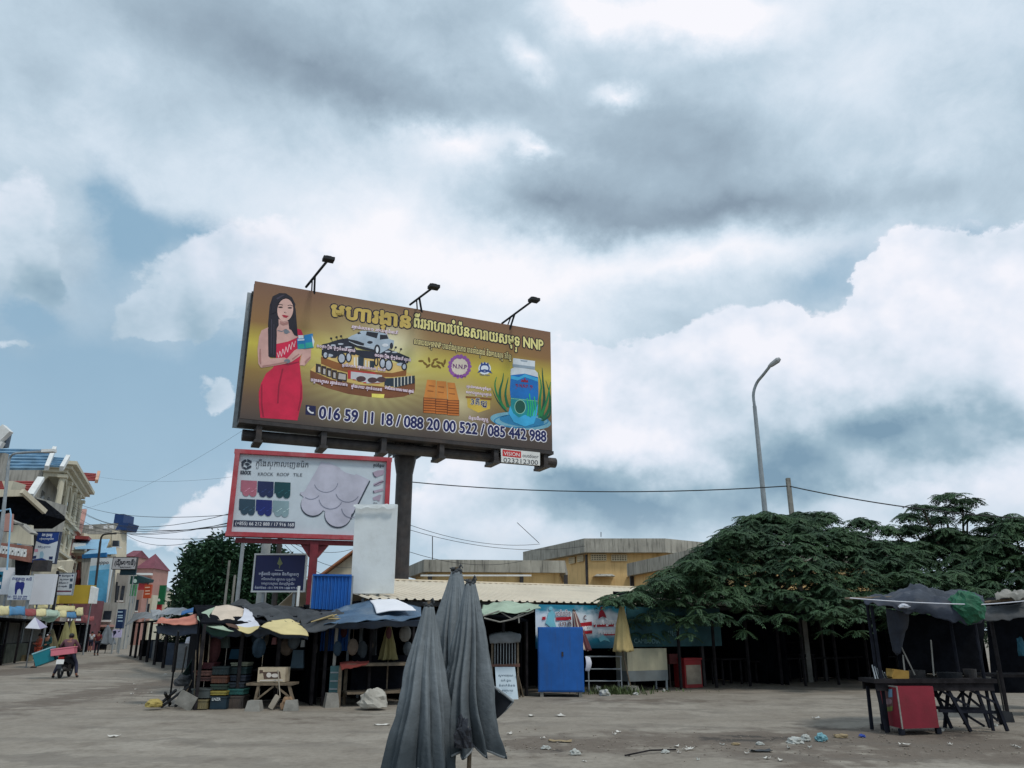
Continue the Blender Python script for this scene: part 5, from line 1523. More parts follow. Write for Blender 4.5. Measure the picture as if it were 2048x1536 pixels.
# hanging odds and ends inside the corner stall
for k, (px, y, w, h, col, lb) in enumerate(((446, 1285, 30, 22, (110, 124, 120), 'grey cloth bag hanging inside the corner stall'), (524, 1276, 8, 16, (190, 190, 186), 'small white card hanging inside the corner stall'), (549, 1282, 10, 14, (160, 110, 110), 'small pink bag hanging inside the corner stall'),
                                             (596, 1318, 28, 36, (66, 84, 96), 'stack of grey blue trays inside the corner stall'), (606, 1287, 8, 14, (170, 174, 176), 'small white bottle hanging inside the corner stall'), (472, 1308, 26, 20, (30, 70, 92), 'dark blue box on the shelf of the corner stall'))):
    a, b = W(px - w / 2, y + h / 2, 20.0), W(px + w / 2, y - h / 2, 20.0)
    one('hanging_bag' if k in (0, 2) else 'hanging_card' if k == 1 else 'tray_stack' if k == 3 else 'bottle' if k == 4 else 'storage_box', MB().box(((a.x + b.x) / 2, 20.0, (a.z + b.z) / 2), (b.x - a.x, .12, b.z - a.z), top=.8), M('odds_%d' % k, C(*col, .8), .8, .15, 5, .2), lb, 'bag' if k in (0, 2) else 'goods')
# umbrella frame and junk at the corner
uf = thing('umbrella_stand', G(338, 1418), 'black umbrella pole on folded black stand at the street corner', 'stand')
gp = G(338, 1412)
mk('pole', MB().tube([gp, W(357, 1262, 18.6)], .022, 8), m_black, uf)
for a, b in (((318, 1414), (352, 1380)), ((322, 1418), (378, 1372)), ((340, 1412), (330, 1386)), ((350, 1416), (384, 1384))): mk('brace', MB().bar(G(*a) + V((0, 0, .04)), W(*b, 19.1), .05), m_black, uf)
one('umbrella_pole', MB().tube([G(364, 1345), W(373, 1294, 27)], .03, 6), m_black, 'second thin dark pole leaning further up the side road', 'pole')
one('loose_board', MB().box(W(372, 1403, 18.8) + V((0, 0, .02)), (.42, .04, .32), R=Matrix.Rotation(.45, 3, 'Y')), m_conc, 'pale board leaning on the folded black stand', 'board')
for k, (x0, y0, x1, y1) in enumerate(((392, 1300, 388, 1400), (400, 1268, 396, 1390), (410, 1270, 404, 1330), (384, 1360, 360, 1412), (420, 1270, 416, 1325))):
    one('bamboo_stick', MB().tube([W(x0, y0, 19.2 + .05 * k), W(x1, y1, 18.9 + .06 * k)], .015, 5), m_wood, 'thin stick leaning against the left end of the corner stall', 'stick', 'sticks at the corner stall')
lump('straw_hat', 308, 1414, 32, 16, 18.9, M('straw_yellow', C(190, 170, 100, .75), .85, .15, 6, .3), 'flattened yellow straw hat on the ground at the corner', 'hat', 8, .9)
tarp('green_cloth', 'dark green cloth trailing to the ground at the side of the corner stall', [[(390, 1300, 19.9), (396, 1298, 20.3)], [(378, 1330, 19.8), (392, 1332, 20.2)], [(358, 1352, 19.6), (388, 1362, 20.0)]], M('bottle_green_cloth', (.03, .06, .055), .85, .2, 3, .2), .05, 3, 8, 12, 31, 'cloth')
lump('dark_sack', 366, 1372, 36, 22, 19.6, m_darktarp, 'dark sack slumped behind the folded black stand', 'sack', 12)
lump('white_rag', 378, 1287, 14, 14, 24, m_white_c, 'white rag hung high at the corner of the side road', 'rag', 14)

# ------------------------------------------------------------ cabinets, banner and umbrellas in front of the shed
sb0, sb1 = st(onrow(1077, 1390, 0))[0], st(onrow(1168, 1390, 0))[0]
ka_, kc_ = W(1077, 1254, 22.3), W(1166, 1254, 22.45)
kx, kw, ky, krz = (ka_.x + kc_.x) / 2, (kc_ - ka_).length, 22.85, -.04
kb = thing('metal_cabinet', (kx, ky, 0), 'tall plain blue metal cabinet on feet before the advertising banner', 'cabinet')
KR = Matrix.Rotation(krz, 3, 'Z')
zt = ka_.z
K_ = lambda x, y, z: V((kx, ky, z)) + KR @ V((x, y, 0))
mk('body', MB().box(K_(0, 0, (zt + .13) / 2), (kw, .95, zt - .13), rz=krz), m_bluepaint, kb, bevel=.012)
mk('door', MB().box(K_(0, -.487, (zt + .13) / 2), (kw - .06, .02, zt - .21), rz=krz), m_bluepaint, kb, bevel=.006)
mk('handle', MB().box(K_(.05, -.505, 1.1), (.05, .03, .12), rz=krz), m_steel, kb)
for a in (-kw / 2 + .1, kw / 2 - .1):
    for t in (-.4, .4): mk('foot', MB().box(K_(a, t, .065), (.09, .09, .13), rz=krz), m_conc, kb)
# leaning white notice
nb = thing('notice_board', W(1012, 1402, 21.8), 'pale blue notice leaning beside the blue metal cabinet', 'notice')
tl, tr_, br2, bl2 = W(990, 1334, 22.1), W(1030, 1334, 22.2), W(1037, 1400, 21.75), W(994, 1399, 21.7)
mk('board', MB().prism([tl, tr_, br2, bl2], (0, .04, 0)), M('pale_blue_board', C(196, 214, 226, .85), .6, .05, 2, 0), nb)
NP = Panel(V((bl2.x, 21.70, 0)), V((br2.x, 21.74, 0)), 1.2)
prp(nb, 'lettering_print', (70, 90, 110), lambda mb: (NP.text(mb, 'សូមអរគុណ', 997, 1353, 1026, 1353, 4, 0, .03), NP.text(mb, 'លក់ ជួល', 1002, 1363, 1022, 1363, 4, 0, .03), NP.text(mb, 'ទំនាក់ទំនង', 998, 1373, 1030, 1373, 4, 0, .03), NP.text(mb, 'ខាងក្រោយ', 1004, 1383, 1026, 1383, 4, 0, .03)))
for a, b in (((1035, 1345), (1047, 1398)), ((1036, 1350), (1040, 1400))): mk('prop', MB().bar(W(*a, 22.0), V((W(*b, 22.2).x, 22.4, 0)), .03), m_wood, nb)
# caged food cabinet
cg = thing('food_cabinet', W(1008, 1332, 22.5), 'wire sided food cabinet under a grey cloth beside the blue cabinet', 'cabinet')
a, b = W(984, 1331, 22.3), W(1036, 1331, 22.3)
zc0, zc1 = a.z, W(1010, 1270, 22.3).z
for x in (a.x, b.x):
    for y in (22.3, 22.8): mk('corner_post', MB().box((x, y, zc1 / 2), (.05, .05, zc1)), m_wood, cg)
for i in range(1, 9): mk('bar', MB().box((a.x + (b.x - a.x) * i / 9, 22.3, (zc0 + zc1) / 2), (.018, .018, zc1 - zc0)), m_grey, cg)
mk('bottom_rail', MB().box(((a.x + b.x) / 2, 22.55, zc0), (b.x - a.x + .1, .56, .06)), M('reddish_wood', (.18, .09, .07), .8, .2, 4, .1), cg)
mk('rear_board', MB().box(((a.x + b.x) / 2, 22.82, (zc0 + zc1) / 2), (b.x - a.x, .03, zc1 - zc0)), m_darkwood, cg)
tarp('grey_cloth', 'grey translucent cloth laid over the wire sided food cabinet', [[(980, 1268, 22.9), (1010, 1263, 22.9), (1040, 1268, 22.9)], [(978, 1272, 22.25), (1010, 1267, 22.25), (1042, 1272, 22.25)], [(980, 1286, 22.2), (1010, 1286, 22.2), (1040, 1284, 22.2)]], m_greytarp, .03, 4, 16, 8, 33, 'cloth', .01)
# the banners under the eave
b0, b1_ = onrow(1072, 1290, 1.25), onrow(1256, 1290, 1.25)
zb0 = onrow(1240, 1296, 1.25).z
BN = Panel((b0.x, b0.y, zb0), (b1_.x, b1_.y, zb0), 2.44)
bn = thing('advertising_banner', b0 + V((1, .5, -b0.z)), 'teal and white beer banner with red stripes hung under the shed eave', 'banner')
bm = bpy.data.materials.new('banner_print')
bm.use_nodes = True
q = NG(bm.node_tree)
uvn = q.n('ShaderNodeUVMap').outputs[0]
sp = q.n('ShaderNodeSeparateXYZ'); q.put(sp.inputs[0], uvn)
nz = q.noise(uvn, 3.2, 5, .6)
e_ = q.m('ADD', q.m('MULTIPLY', q.m('ABSOLUTE', q.m('SUBTRACT', sp.outputs[1], .55)), 1.5), q.m('MULTIPLY', q.m('SUBTRACT', nz, .5), .9))
c = q.mix(q.ss(e_, .25, .6), C(214, 224, 232), C(24, 124, 150))
c = q.mix(q.m('MULTIPLY', q.ss(sp.outputs[1], .22, .0), .7), c, C(10, 60, 84))
q.put(bm.node_tree.nodes['Principled BSDF'].inputs['Base Color'], c)
bm.node_tree.nodes['Principled BSDF'].inputs['Roughness'].default_value = .45


def banner_sheet(P, nu, nv):
    mb = MB()
    rows = [[P.at(P.w * i / nu, P.h * j / nv) + P.n * (-.02 + .022 * noise.noise(V((i * .45, j * .8, 2)))) for i in range(nu + 1)] for j in range(nv + 1)]
    return mb.grid(rows)


bo = mk('sheet', banner_sheet(BN, 30, 8), bm, bn, True)
ul = bo.data.uv_layers.new(name='UVMap')
for lp_ in bo.data.loops:
    i = lp_.vertex_index
    ul.data[lp_.index].uv = ((i % 31) / 30 * 1.6, (i // 31) / 8)
prp(bn, 'red_stripe_print', (176, 28, 44), lambda mb: [BN.poly(mb, p, 2 + i * .2) for i, p in enumerate(([(1084, 1234), (1091, 1233), (1091, 1239), (1084, 1240)], [(1111, 1235), (1142, 1233), (1142, 1240), (1112, 1241)], [(1160, 1246), (1183, 1243), (1184, 1252), (1161, 1254)], [(1163, 1263), (1184, 1261), (1184, 1267), (1166, 1268)], [(1187, 1248), (1228, 1247), (1228, 1253), (1187, 1254)], [(1206, 1265), (1240, 1264), (1240, 1270), (1208, 1271)]))])
prp(bn, 'lettering_outline_print', (240, 240, 244), lambda mb: (BN.text(mb, 'បារាំងពិត', 1111, 1232, 1140, 1231, 9, 2.5, .07), BN.text(mb, 'ប្រាក់', 1118, 1252, 1142, 1251, 9, 2.5, .07), BN.text(mb, 'ស្រាបៀរកម្ពុជា', 1187, 1249, 1240, 1248, 9, 4, .07), BN.text(mb, 'មោទនភាព', 1196, 1268, 1232, 1267, 8, 4, .07), BN.text(mb, 'AMBODIA', 1163, 1261, 1184, 1259.5, 8, 3.5, .05)))
prp(bn, 'lettering_print', (90, 20, 40), lambda mb: (BN.text(mb, 'បារាំងពិត', 1111, 1232, 1140, 1231, 9, 4, -.01), BN.text(mb, 'ប្រាក់', 1118, 1252, 1142, 1251, 9, 4, -.01), BN.text(mb, 'C', 1167, 1240, 1172, 1240, 9, 3, .03)))
prp(bn, 'player_print', (120, 190, 204), lambda mb: (BN.poly(mb, [(1096, 1226), (1104, 1220), (1110, 1228), (1108, 1240), (1112, 1254), (1100, 1254), (1090, 1246), (1094, 1236)], 3), BN.poly(mb, [(1196, 1276), (1206, 1270), (1216, 1278), (1220, 1284), (1208, 1280), (1200, 1284)], 3), BN.ell(mb, 1101, 1217, 4, 4, 3)))
prp(bn, 'player_shirt_print', (150, 30, 50), lambda mb: (BN.poly(mb, [(1198, 1224), (1203, 1218), (1208, 1224), (1213, 1236), (1204, 1233), (1196, 1238)], 3), BN.ell(mb, 1203, 1216, 3, 3, 3.4)))
b2_, b3_ = onrow(1257, 1290, 1.3), onrow(1445, 1290, 1.3)
zb2 = onrow(1350, 1293, 1.3).z
DP = Panel((b2_.x, b2_.y, zb2), (b3_.x, b3_.y, zb2), 2.42)
db = thing('advertising_banner', b2_ + V((1, .5, -b2_.z)), 'dark teal banner in the shade of the spreading tree', 'banner')
mk('sheet', banner_sheet(DP, 24, 6), M('dark_teal_banner', (.02, .085, .10), .5, .3, 1.5, .1), db, True)
prp(db, 'lettering_print', (110, 150, 156), lambda mb: (DP.text(mb, 'CAMBODIA', 1268, 1286, 1320, 1287, 9, 2, .02), DP.text(mb, 'បៀរ', 1336, 1272, 1360, 1272, 12, 2, .02)))
# rails and white cabinet
rl = thing('steel_railing', onrow(1210, 1372, 1.0) * 1, 'thin steel railing between the blue cabinet and the yellow umbrella', 'railing')
rl.location.z = 0
for y in (1313, 1338, 1362): mk('rail', MB().tube([onrow(1170, y, .9), onrow(1243, y, .9)], .018, 6), m_grey, rl)
for x in (1176, 1241): p = onrow(x, 1313, .9); mk('upright', MB().tube([(p.x, p.y, -.05), p], .02, 6), m_grey, rl)
s0, s1 = srow(1254, .9), srow(1333, .9)
wc = thing('vendor_cabinet', R_((s0 + s1) / 2, 1.2), 'beige and grey vendor cabinet on thin legs beside the yellow umbrella', 'cabinet')
zt, zm, zl = onrow(1290, 1297, .9).z, onrow(1290, 1341, .9).z, onrow(1290, 1362, .9).z
mk('upper_panel', MB().box(R_((s0 + s1) / 2, 1.2, (zt + zm) / 2), (s1 - s0, .6, zt - zm), rz=RZ), M('beige_paint', C(178, 174, 150, .8), .6, .1, 2, .1, grime=.4, streak=True, gcol=(.2, .19, .15)), wc)
mk('lower_panel', MB().box(R_((s0 + s1) / 2, 1.2, (zm + zl) / 2 - .002), (s1 - s0 + .004, .604, zm - zl), rz=RZ), M('grey_paint', C(120, 128, 130, .8), .6, .1, 2, .1, grime=.4), wc)
for a in (s0 + .04, s1 - .04):
    for t in (.94, 1.46): mk('leg', MB().box(R_(a, t, zl / 2), (.05, .05, zl), rz=RZ), m_grey, wc)
s0, s1 = srow(1368, 1.3), srow(1402, 1.3)
rc = thing('chest', R_((s0 + s1) / 2, 1.6), 'red chest with a pale front panel in the shade of the tree', 'chest')
zt, zb = onrow(1385, 1320, 1.3).z, onrow(1385, 1376, 1.3).z
mk('body', MB().box(R_((s0 + s1) / 2, 1.6, (zt + zb) / 2), (s1 - s0, .55, zt - zb), rz=RZ), m_red, rc, bevel=.01)
mk('front_panel', MB().box(R_((s0 + s1) / 2, 1.315, (zt + zb) / 2 - .02), (s1 - s0 - .1, .02, zt - zb - .26), rz=RZ), M('pale_panel', C(196, 180, 160, .8), .7, .1, 4, .1, grime=.5), rc)
mk('lid', MB().box(R_((s0 + s1) / 2, 1.6, zt + .03), (s1 - s0 + .05, .6, .06), rz=RZ), m_red, rc)
for a in (s0 + .05, s1 - .05): mk('foot', MB().box(R_(a, 1.4, zb / 2), (.06, .06, max(zb, .04)), rz=RZ), m_steel, rc)
s0, s1 = srow(1344, 1.5), srow(1366, 1.5)
tq = thing('side_table', R_((s0 + s1) / 2, 1.9), 'dull red side table left of the red chest in the shade', 'table')
mk('top', MB().box(R_((s0 + s1) / 2, 1.9, .85), (s1 - s0, .5, .3), rz=RZ), M('dull_red_wood', (.12, .03, .03), .8, .2, 3, .1), tq)
for a in (s0 + .04, s1 - .04): mk('leg', MB().box(R_(a, 1.75, .35), (.05, .05, .7), rz=RZ), m_steel, tq)


# folded parasols


def folded(name, label, apex, hem, r0, r1, nf, depth, seed, mat, pole_to=None, pole_r=.02, ex=1.0, stripes=None, nu=144, nv=46, power=.9, tip=.08, hemcut=.12, tie=True, group=None, bulge=.0):
    """a closed parasol: pleated canopy hanging round its pole"""
    apex, hem = V(apex), V(hem)
    foot = V(pole_to) if pole_to else V((hem.x, hem.y, 0))
    o = thing(name, (foot.x, foot.y, 0), label, 'parasol', group)
    rows = []
    ax = (apex - hem)
    L = ax.length
    for k in range(nv + 1):
        t = k / nv
        c_ = apex.lerp(hem, t)
        row = []
        for i in range(nu + 1):
            th = 2 * pi * (i % nu) / nu
            ph = th + .10 * sin(3 * th + seed) + .06 * sin(5 * th + 2 * seed) + .15 * t * noise.noise(V((cos(th), sin(th), seed)))
            s_ = abs(cos(nf * ph / 2 + seed))
            ple = (1 - s_) ** 1.5                      # sharp outer ridges, broad valleys
            big = .5 + .5 * sin(2 * th + seed * 1.3)
            R = r0 + (r1 - r0) * (t ** power) + bulge * sin(pi * t)
            R *= 1 - depth * min(1, t * 3 + .25) * (.35 + .65 * big) * (1 - ple)
            R *= 1 + .10 * noise.noise(V((cos(th) * 1.5, sin(th) * 1.5, t * 3 + seed)))
            cut = hemcut * t ** 6 * (.5 + .5 * sin(nf * ph + seed) + .8 * noise.noise(V((cos(th) * 2, sin(th) * 2, seed))))
            p = c_ + V((cos(th) * R * ex, sin(th) * R, cut * L * .5))
            p += V((noise.noise(p * 7 + V((seed, 0, 0))), noise.noise(p * 7 + V((0, seed, 5))), 0)) * .012 * t
            row.append(p)
        rows.append(row)
    mb = MB().grid(rows)
    mb.f = [f for f in mb.f]
    cn = mk('canopy', mb, mat, o, True, .006)
    if stripes:
        cn.data.materials.append(stripes)
        for p in cn.data.polygons:
            if ((p.index % nu) // (nu // 16)) % 2: p.material_index = 1
    mk('pole', MB().tube([foot - V((0, 0, .05)), hem, apex + ax.normalized() * tip], pole_r, 8), m_wood if pole_r < .022 else m_steel, o)
    if tie:
        tb_ = MB()
        for k in range(9):
            a = k * .7 + seed
            tb_.ball(apex + V((cos(a) * r0 * .8, sin(a) * r0 * .8, .012 * (k % 4))), r0 * .55, 6, 4, (1, 1, .6))
        tb_.tube([apex + V((r0, 0, .02)), apex + V((r0 * 2.2, -.02, .06)), apex + V((r0 * 2.6, -.02, .02))], .006, 4)
        tb_.tube([apex + V((-r0, 0, .02)), apex + V((-r0 * 1.6, -.02, .07))], .007, 4)
        mk('tied_top', tb_, m_darktarp, o)
    return o


m_gold_c = M('mustard_cloth', C(200, 178, 122, .8), .8, .12, 3, .2, grime=.3, gcol=(.2, .15, .06))
p = onrow(1262, 1380, .55)
one('parasol_base', MB().box((p.x, p.y, .09), (.4, .4, .18), rz=.3, top=.8), m_conc, 'low concrete block holding the closed mustard parasol', 'block')
folded('closed_parasol', 'closed mustard yellow parasol leaning beside the beige cabinet', onrow(1243, 1209, .5), onrow(1245, 1304, .5), .05, .33, 8, .4, 1.2, m_gold_c, (p.x, p.y, .17), .02, nu=96, nv=20, hemcut=.05)
folded('closed_parasol', 'closed red and white striped parasol behind the blue metal cabinet', onrow(1148, 1223, 1.0), onrow(1165, 1302, 1.0), .04, .28, 8, .4, 2.2, m_cream_c, None, .018, stripes=M('stripe_red_cloth', C(130, 80, 84, .8), .8, .15, 3, .2), nu=96, nv=20, hemcut=.05)
p = W(777, 1320, 20.6)
folded('closed_parasol', 'closed yellow parasol standing in the dark stall under the blue tarpaulin', W(778, 1250, 20.6), W(776, 1320, 20.6), .04, .27, 8, .5, 3.2, M('olive_yellow_cloth', C(156, 144, 96, .7), .8, .15, 3, .2), None, .02, nu=96, nv=20, hemcut=.04)
tarp('hung_garment', 'pale garment hung on the steel railing beside the blue cabinet', [[(1170, 1312, 23.3), (1180, 1313, 23.4)], [(1172, 1326, 23.25), (1183, 1328, 23.35)], [(1170, 1340, 23.3), (1178, 1342, 23.4)]], m_white_c, .04, 5, 8, 10, 41, 'garment', .012)


# weeds and rubbish at the foot of the shed
def weeds(name, cx, cy, n, rx, ry, h, seed, label):
    rnd = random.Random(seed)
    mb = MB()
    for i in range(n):
        x, y = cx + rnd.gauss(0, rx), cy + rnd.gauss(0, ry)
        a = rnd.uniform(0, 6.28); hh = h * rnd.uniform(.4, 1.1); w = .012
        d = V((cos(a), sin(a), 0)); sd = V((-sin(a), cos(a), 0)) * w
        p0 = V((x, y, -.03)); p1 = p0 + V((0, 0, hh * .6)) + d * hh * .2; p2 = p0 + V((0, 0, hh)) + d * hh * .55
        mb.add([p0 - sd, p0 + sd, p1 + sd, p1 - sd, p2], [(0, 1, 2, 3), (3, 2, 4)])
    return tag(mk(name, mb, M('weed_green', (.07, .10, .035), .7, .4, 6, 0)), label, 'grass', kind='stuff')


p = onrow(1232, 1388, .35)
weeds('grass', p.x, p.y, 420, .42, .2, .26, 3, 'tuft of yellowing weeds at the foot of the railing')
p = onrow(1300, 1386, .6)
weeds('grass', p.x, p.y, 70, .8, .12, .12, 5, 'thin weeds along the front of the beige cabinet')

# ------------------------------------------------------------ street of shophouses on the left
SD, SN = V((-.371, .928, 0)), V((.928, .371, 0))     # along the street, and towards it
SRZ = atan2(.371, .928)


def YF(px, w=0.0):
    """distance at which sight line px meets the line of house fronts (w metres nearer the street)"""
    r = ray(px, 1150)
    return (-13.9 + w * 1.08) / (r.x / r.y + .4)


def face(px, py, w=0.0): return W(px, py, YF(px, w))


m_grime = M('grimy_render', (.36, .35, .32), .9, .15, .5, .2, 5, grime=.7, streak=True, gcol=(.1, .1, .095), gscale=.6)
m_ivory = M('ivory_plaster', (.60, .56, .44), .8, .08, .6, .1, 6, grime=.3, streak=True, gcol=(.28, .26, .2))
m_btile = M('blue_roof_tile', (.17, .30, .42), .6, .25, 1.2, .1)
m_rtile = M('red_roof_tile', (.28, .05, .045), .7, .25, 1.2, .1)
m_ltblue = M('light_blue_sheet', C(150, 198, 232, .85), .5, .08, .8, .05)
m_midblue = M('mid_blue_sheet', C(40, 110, 170, .85), .5, .1, .8, .05)
m_pink = M('pink_plaster', C(196, 150, 140, .8), .8, .1, .6, .1, grime=.3)
m_yel = M('yellow_panel', C(200, 172, 64, .85), .6, .06, .8, .05, grime=.15, gcol=(.3, .24, .08))


def tiled(name, a, b, c_, d, mat, parent, courses=8, th=.1):
    """a pitched roof in overlapping courses: a-b the eave, d-c the ridge"""
    mb = MB()
    a, b, c_, d = map(V, (a, b, c_, d))
    n = (b - a).cross(d - a).normalized()
    if n.z < 0: n = -n
    for i in range(courses):
        f0, f1 = i / courses, (i + 1.15) / courses
        p = [a.lerp(d, f0), b.lerp(c_, f0), b.lerp(c_, min(f1, 1)), a.lerp(d, min(f1, 1))]
        mb.add([p[0] + n * th, p[1] + n * th, p[2] + n * .01, p[3] + n * .01, p[0], p[1]], [(0, 1, 2, 3), (4, 5, 1, 0)])
    o = mk(name, mb, mat, parent)
    o['kind'] = 'stuff'
    return o


def block(o, name, pxn, pxf, ytop, ybot, w, depth, mat):
    """a box whose street front runs between two sight lines"""
    a, b = face(pxn, ytop, w), face(pxf, ytop, w)
    zt = a.z
    zb = 0 if ybot is None else face(pxn, ybot, w).z
    a.z = b.z = 0
    return mk(name, MB().prism([a + V((0, 0, zb)), b + V((0, 0, zb)), b - SN * depth + V((0, 0, zb)), a - SN * depth + V((0, 0, zb))], (0, 0, zt - zb)), mat, o), a, b, zt, zb


# 1 ornate house with tiers of arched balconies
p = face(95, 1250)
oh = thing('shophouse', (p.x, p.y, 0), 'ornate ivory house with tiers of arched balconies and a blue tiled roof', 'building')
_, a, b, zt, _ = block(oh, 'wall', 88, 140, 932, None, 0, 13, m_grime)
block(oh, 'side_render', 84, 86, 955, 1000, -.6, 12, M('bare_render', (.30, .30, .29), .9, .15, .6, .2, grime=.6))
La = (b - a).length


def col(o, base, h, r=.28, mat=m_ivory):
    mb = MB().tube([base, base + V((0, 0, h))], [r, r * .85], 8)
    mb.box(base + V((0, 0, h - .1)), (r * 3, r * 3, .3), rz=SRZ).box(base + V((0, 0, .15)), (r * 2.8, r * 2.8, .3), rz=SRZ)
    return mk('column', mb, mat, o)


levels = [face(92, 1150).z, face(92, 1098).z, face(92, 1028).z]
nb_ = 4
for li, zf in enumerate(levels):
    hh = (levels[li + 1] if li < 2 else zt) - zf
    sl_ = MB().prism([a + V((0, 0, zf - .5)), b + V((0, 0, zf - .5)), b + SN * 1.9 + V((0, 0, zf - .5)), a + SN * 1.9 + V((0, 0, zf - .5))], (0, 0, .4))
    sl_.prism([a - SD * .2 + V((0, 0, zf - .1)), b + SD * .2 + V((0, 0, zf - .1)), b + SD * .2 + SN * 2.3 + V((0, 0, zf - .1)), a - SD * .2 + SN * 2.3 + V((0, 0, zf - .1))], (0, 0, .22))
    mk('balcony_floor', sl_, m_ivory, oh)
    for i in range(nb_ + 1):
        col(oh, a.lerp(b, i / nb_) + SN * 1.75 + V((0, 0, zf + .1)), hh - .9)
    for i in range(nb_):
        c0, c1 = a.lerp(b, i / nb_) + SN * 1.75, a.lerp(b, (i + 1) / nb_) + SN * 1.75
        bal = MB().prism([c0 + V((0, 0, zf + 1.0)), c1 + V((0, 0, zf + 1.0)), c1 - SN * .2 + V((0, 0, zf + 1.0)), c0 - SN * .2 + V((0, 0, zf + 1.0))], (0, 0, .18))
        for k in range(7):
            q_ = c0.lerp(c1, (k + .5) / 7) - SN * .1
            bal.tube([q_ + V((0, 0, zf + .12)), q_ + V((0, 0, zf + .5)), q_ + V((0, 0, zf + 1.0))], [.06, .13, .06], 6)
        mk('balustrade', bal, m_ivory, oh)['kind'] = 'stuff'
        # arch over each bay
        pts = []
        R0 = (c1 - c0).length / 2 - .3
        zt_ = zf + hh - .55
        arch = [c0.lerp(c1, .5 + .5 * cos(t) * (R0 / ((c1 - c0).length / 2))) + V((0, 0, zf + hh - 2.2 + 1.3 * sin(t))) for t in [pi * j / 10 for j in range(11)]]
        mk('arch', MB().prism([c1 + V((0, 0, zf + hh - 2.2))] + arch + [c0 + V((0, 0, zf + hh - 2.2)), c0 + V((0, 0, zt_)), c1 + V((0, 0, zt_))], -SN * .3), m_ivory, oh)
        mk('door', MB().box(a.lerp(b, (i + .5) / nb_) + V((0, 0, zf + 1.2)), (.1, 1.6, 2.3), rz=SRZ), m_win, oh)
    # the near end of each balcony
    c0 = a + SN * .05
    mk('end_arch', MB().prism([c0 + V((0, 0, zf + hh - 1.6)), c0 + SN * .5 + V((0, 0, zf + hh - .95)), c0 + SN * 1.3 + V((0, 0, zf + hh - .95)), c0 + SN * 1.75 + V((0, 0, zf + hh - 1.6)), c0 + SN * 1.75 + V((0, 0, zf + hh - .55)), c0 + V((0, 0, zf + hh - .55))], SD * .3), m_ivory, oh)
    mk('end_rail', MB().prism([c0 + V((0, 0, zf + .15)), c0 + SN * 1.7 + V((0, 0, zf + .15)), c0 + SN * 1.7 + V((0, 0, zf + 1.05)), c0 + V((0, 0, zf + 1.05))], SD * .2), m_ivory, oh)
for k, (dz, ov) in enumerate(((0, 2.1), (.35, 2.5), (.7, 2.9))):
    mk('cornice', MB().prism([a - SD * (ov - 1.8) + V((0, 0, zt - .55 + dz)), b + SD * (ov - 1.8) + V((0, 0, zt - .55 + dz)), b + SD * (ov - 1.8) + SN * ov + V((0, 0, zt - .55 + dz)), a - SD * (ov - 1.8) + SN * ov + V((0, 0, zt - .55 + dz))], (0, 0, .34)), m_ivory, oh)
rp_ = a.lerp(b, .35)
zr = W(90, 899, rp_.y).z - .25
back = -SN * 13
tiled('roof', W(-40, 940, 63.5), W(94, 940, 66), W(109, 899, 70), W(-40, 896, 68), m_btile, oh, 7, .22)
tiled('front_roof', W(97, 934, 66.2), W(122, 935, 66.8), W(134, 916, 69.5), W(104, 914, 69), m_btile, oh, 5, .18)
for (u, dz) in ((-.3, 0), (1.75, -.8)):
    q0, q1 = (W(93, 936, 65.6), W(109, 897, 69.6)) if u < 0 else (W(123, 937, 66.4), W(136, 914, 69.3))
    mk('gable_verge', MB().bar(q0, q1, .32, .42), m_white, oh)
q0 = b + SN * 1.2
tiled('far_roof', q0 - SD * 6 + V((0, 0, zt + .6)), q0 - SD * 6 + SN * 2.4 + V((0, 0, zt + .6)), q0 - SD * 3 + SN * 2.0 + V((0, 0, zt + 2.0)), q0 - SD * 3 + V((0, 0, zt + 2.0)), m_rtile, oh, 5, .12)
mk('gable_verge', MB().bar(q0 - SD * 6 + SN * 2.5 + V((0, 0, zt + .6)), q0 - SD * 2.6 + SN * 2.2 + V((0, 0, zt + 2.2)), .3, .4), M('salmon_plaster', C(222, 176, 150, .8), .8, .1, 1, .1), oh)
# dormer-like tower at the top left
e0, e1 = W(-30, 905, 60), W(8, 905, 60)
tw = thing('roof_tower', (e0.x, 60, 0), 'white edged roof gable at the top left corner of the street', 'building')
mk('wall', MB().box(((e0.x + e1.x) / 2, 60.4, e1.z / 2), ((e1 - e0).length, .5, e1.z)), m_grime, tw)
mk('gable', MB().prism([W(-20, 895, 59.9), W(10, 893, 59.9), W(17, 862, 59.9), W(-20, 850, 59.9)], (0, .5, 0)), M('slate_paint', C(110, 124, 140, .7), .8, .1, 1, .1), tw)
mk('verge', MB().bar(W(-8, 880, 59.6), W(16, 857, 59.6), .5, .9).bar(W(-20, 880, 59.6), W(5, 891, 59.6), .4, .5), m_white, tw)
# 2 the lower house with a red roof in front
e = [W(-10, 967, 56), W(96, 962, 56)]
p = face(60, 1250, 1)
rh = thing('shophouse', W(45, 1250, 57), 'house with a red tiled roof and dark metal canopy left of the ornate house', 'building')
rh.location.z = 0
z0, z1 = W(40, 988, 55).z, W(40, 961, 57).z
A_, B_ = W(-14, 988, 54.5), W(61, 990, 55.5)
tiled('roof', (A_.x, A_.y, z0), (B_.x, B_.y, z0), W(71, 962, 57.5), W(-14, 962, 57.5), m_rtile, rh, 6, .12)
mk('gable_verge', MB().bar(W(60, 991, 55), W(82, 957, 57), .45, .3), m_white, rh)
mk('wall', MB().box(((A_.x + B_.x) / 2 - .2, 58, z0 / 2), ((B_ - A_).length, 5, z0)), m_grime, rh)
mk('dormer', MB().prism([W(4, 962, 54), W(27, 962, 54), W(21, 980, 54), W(10, 980, 54)], (0, 1.5, 0)), m_ivory, rh)
mk('canopy_fascia', MB().prism([W(-20, 978, 50), W(46, 980, 50), W(48, 992, 50), W(-20, 994, 50)], (0, .3, 0)), m_cream, rh)
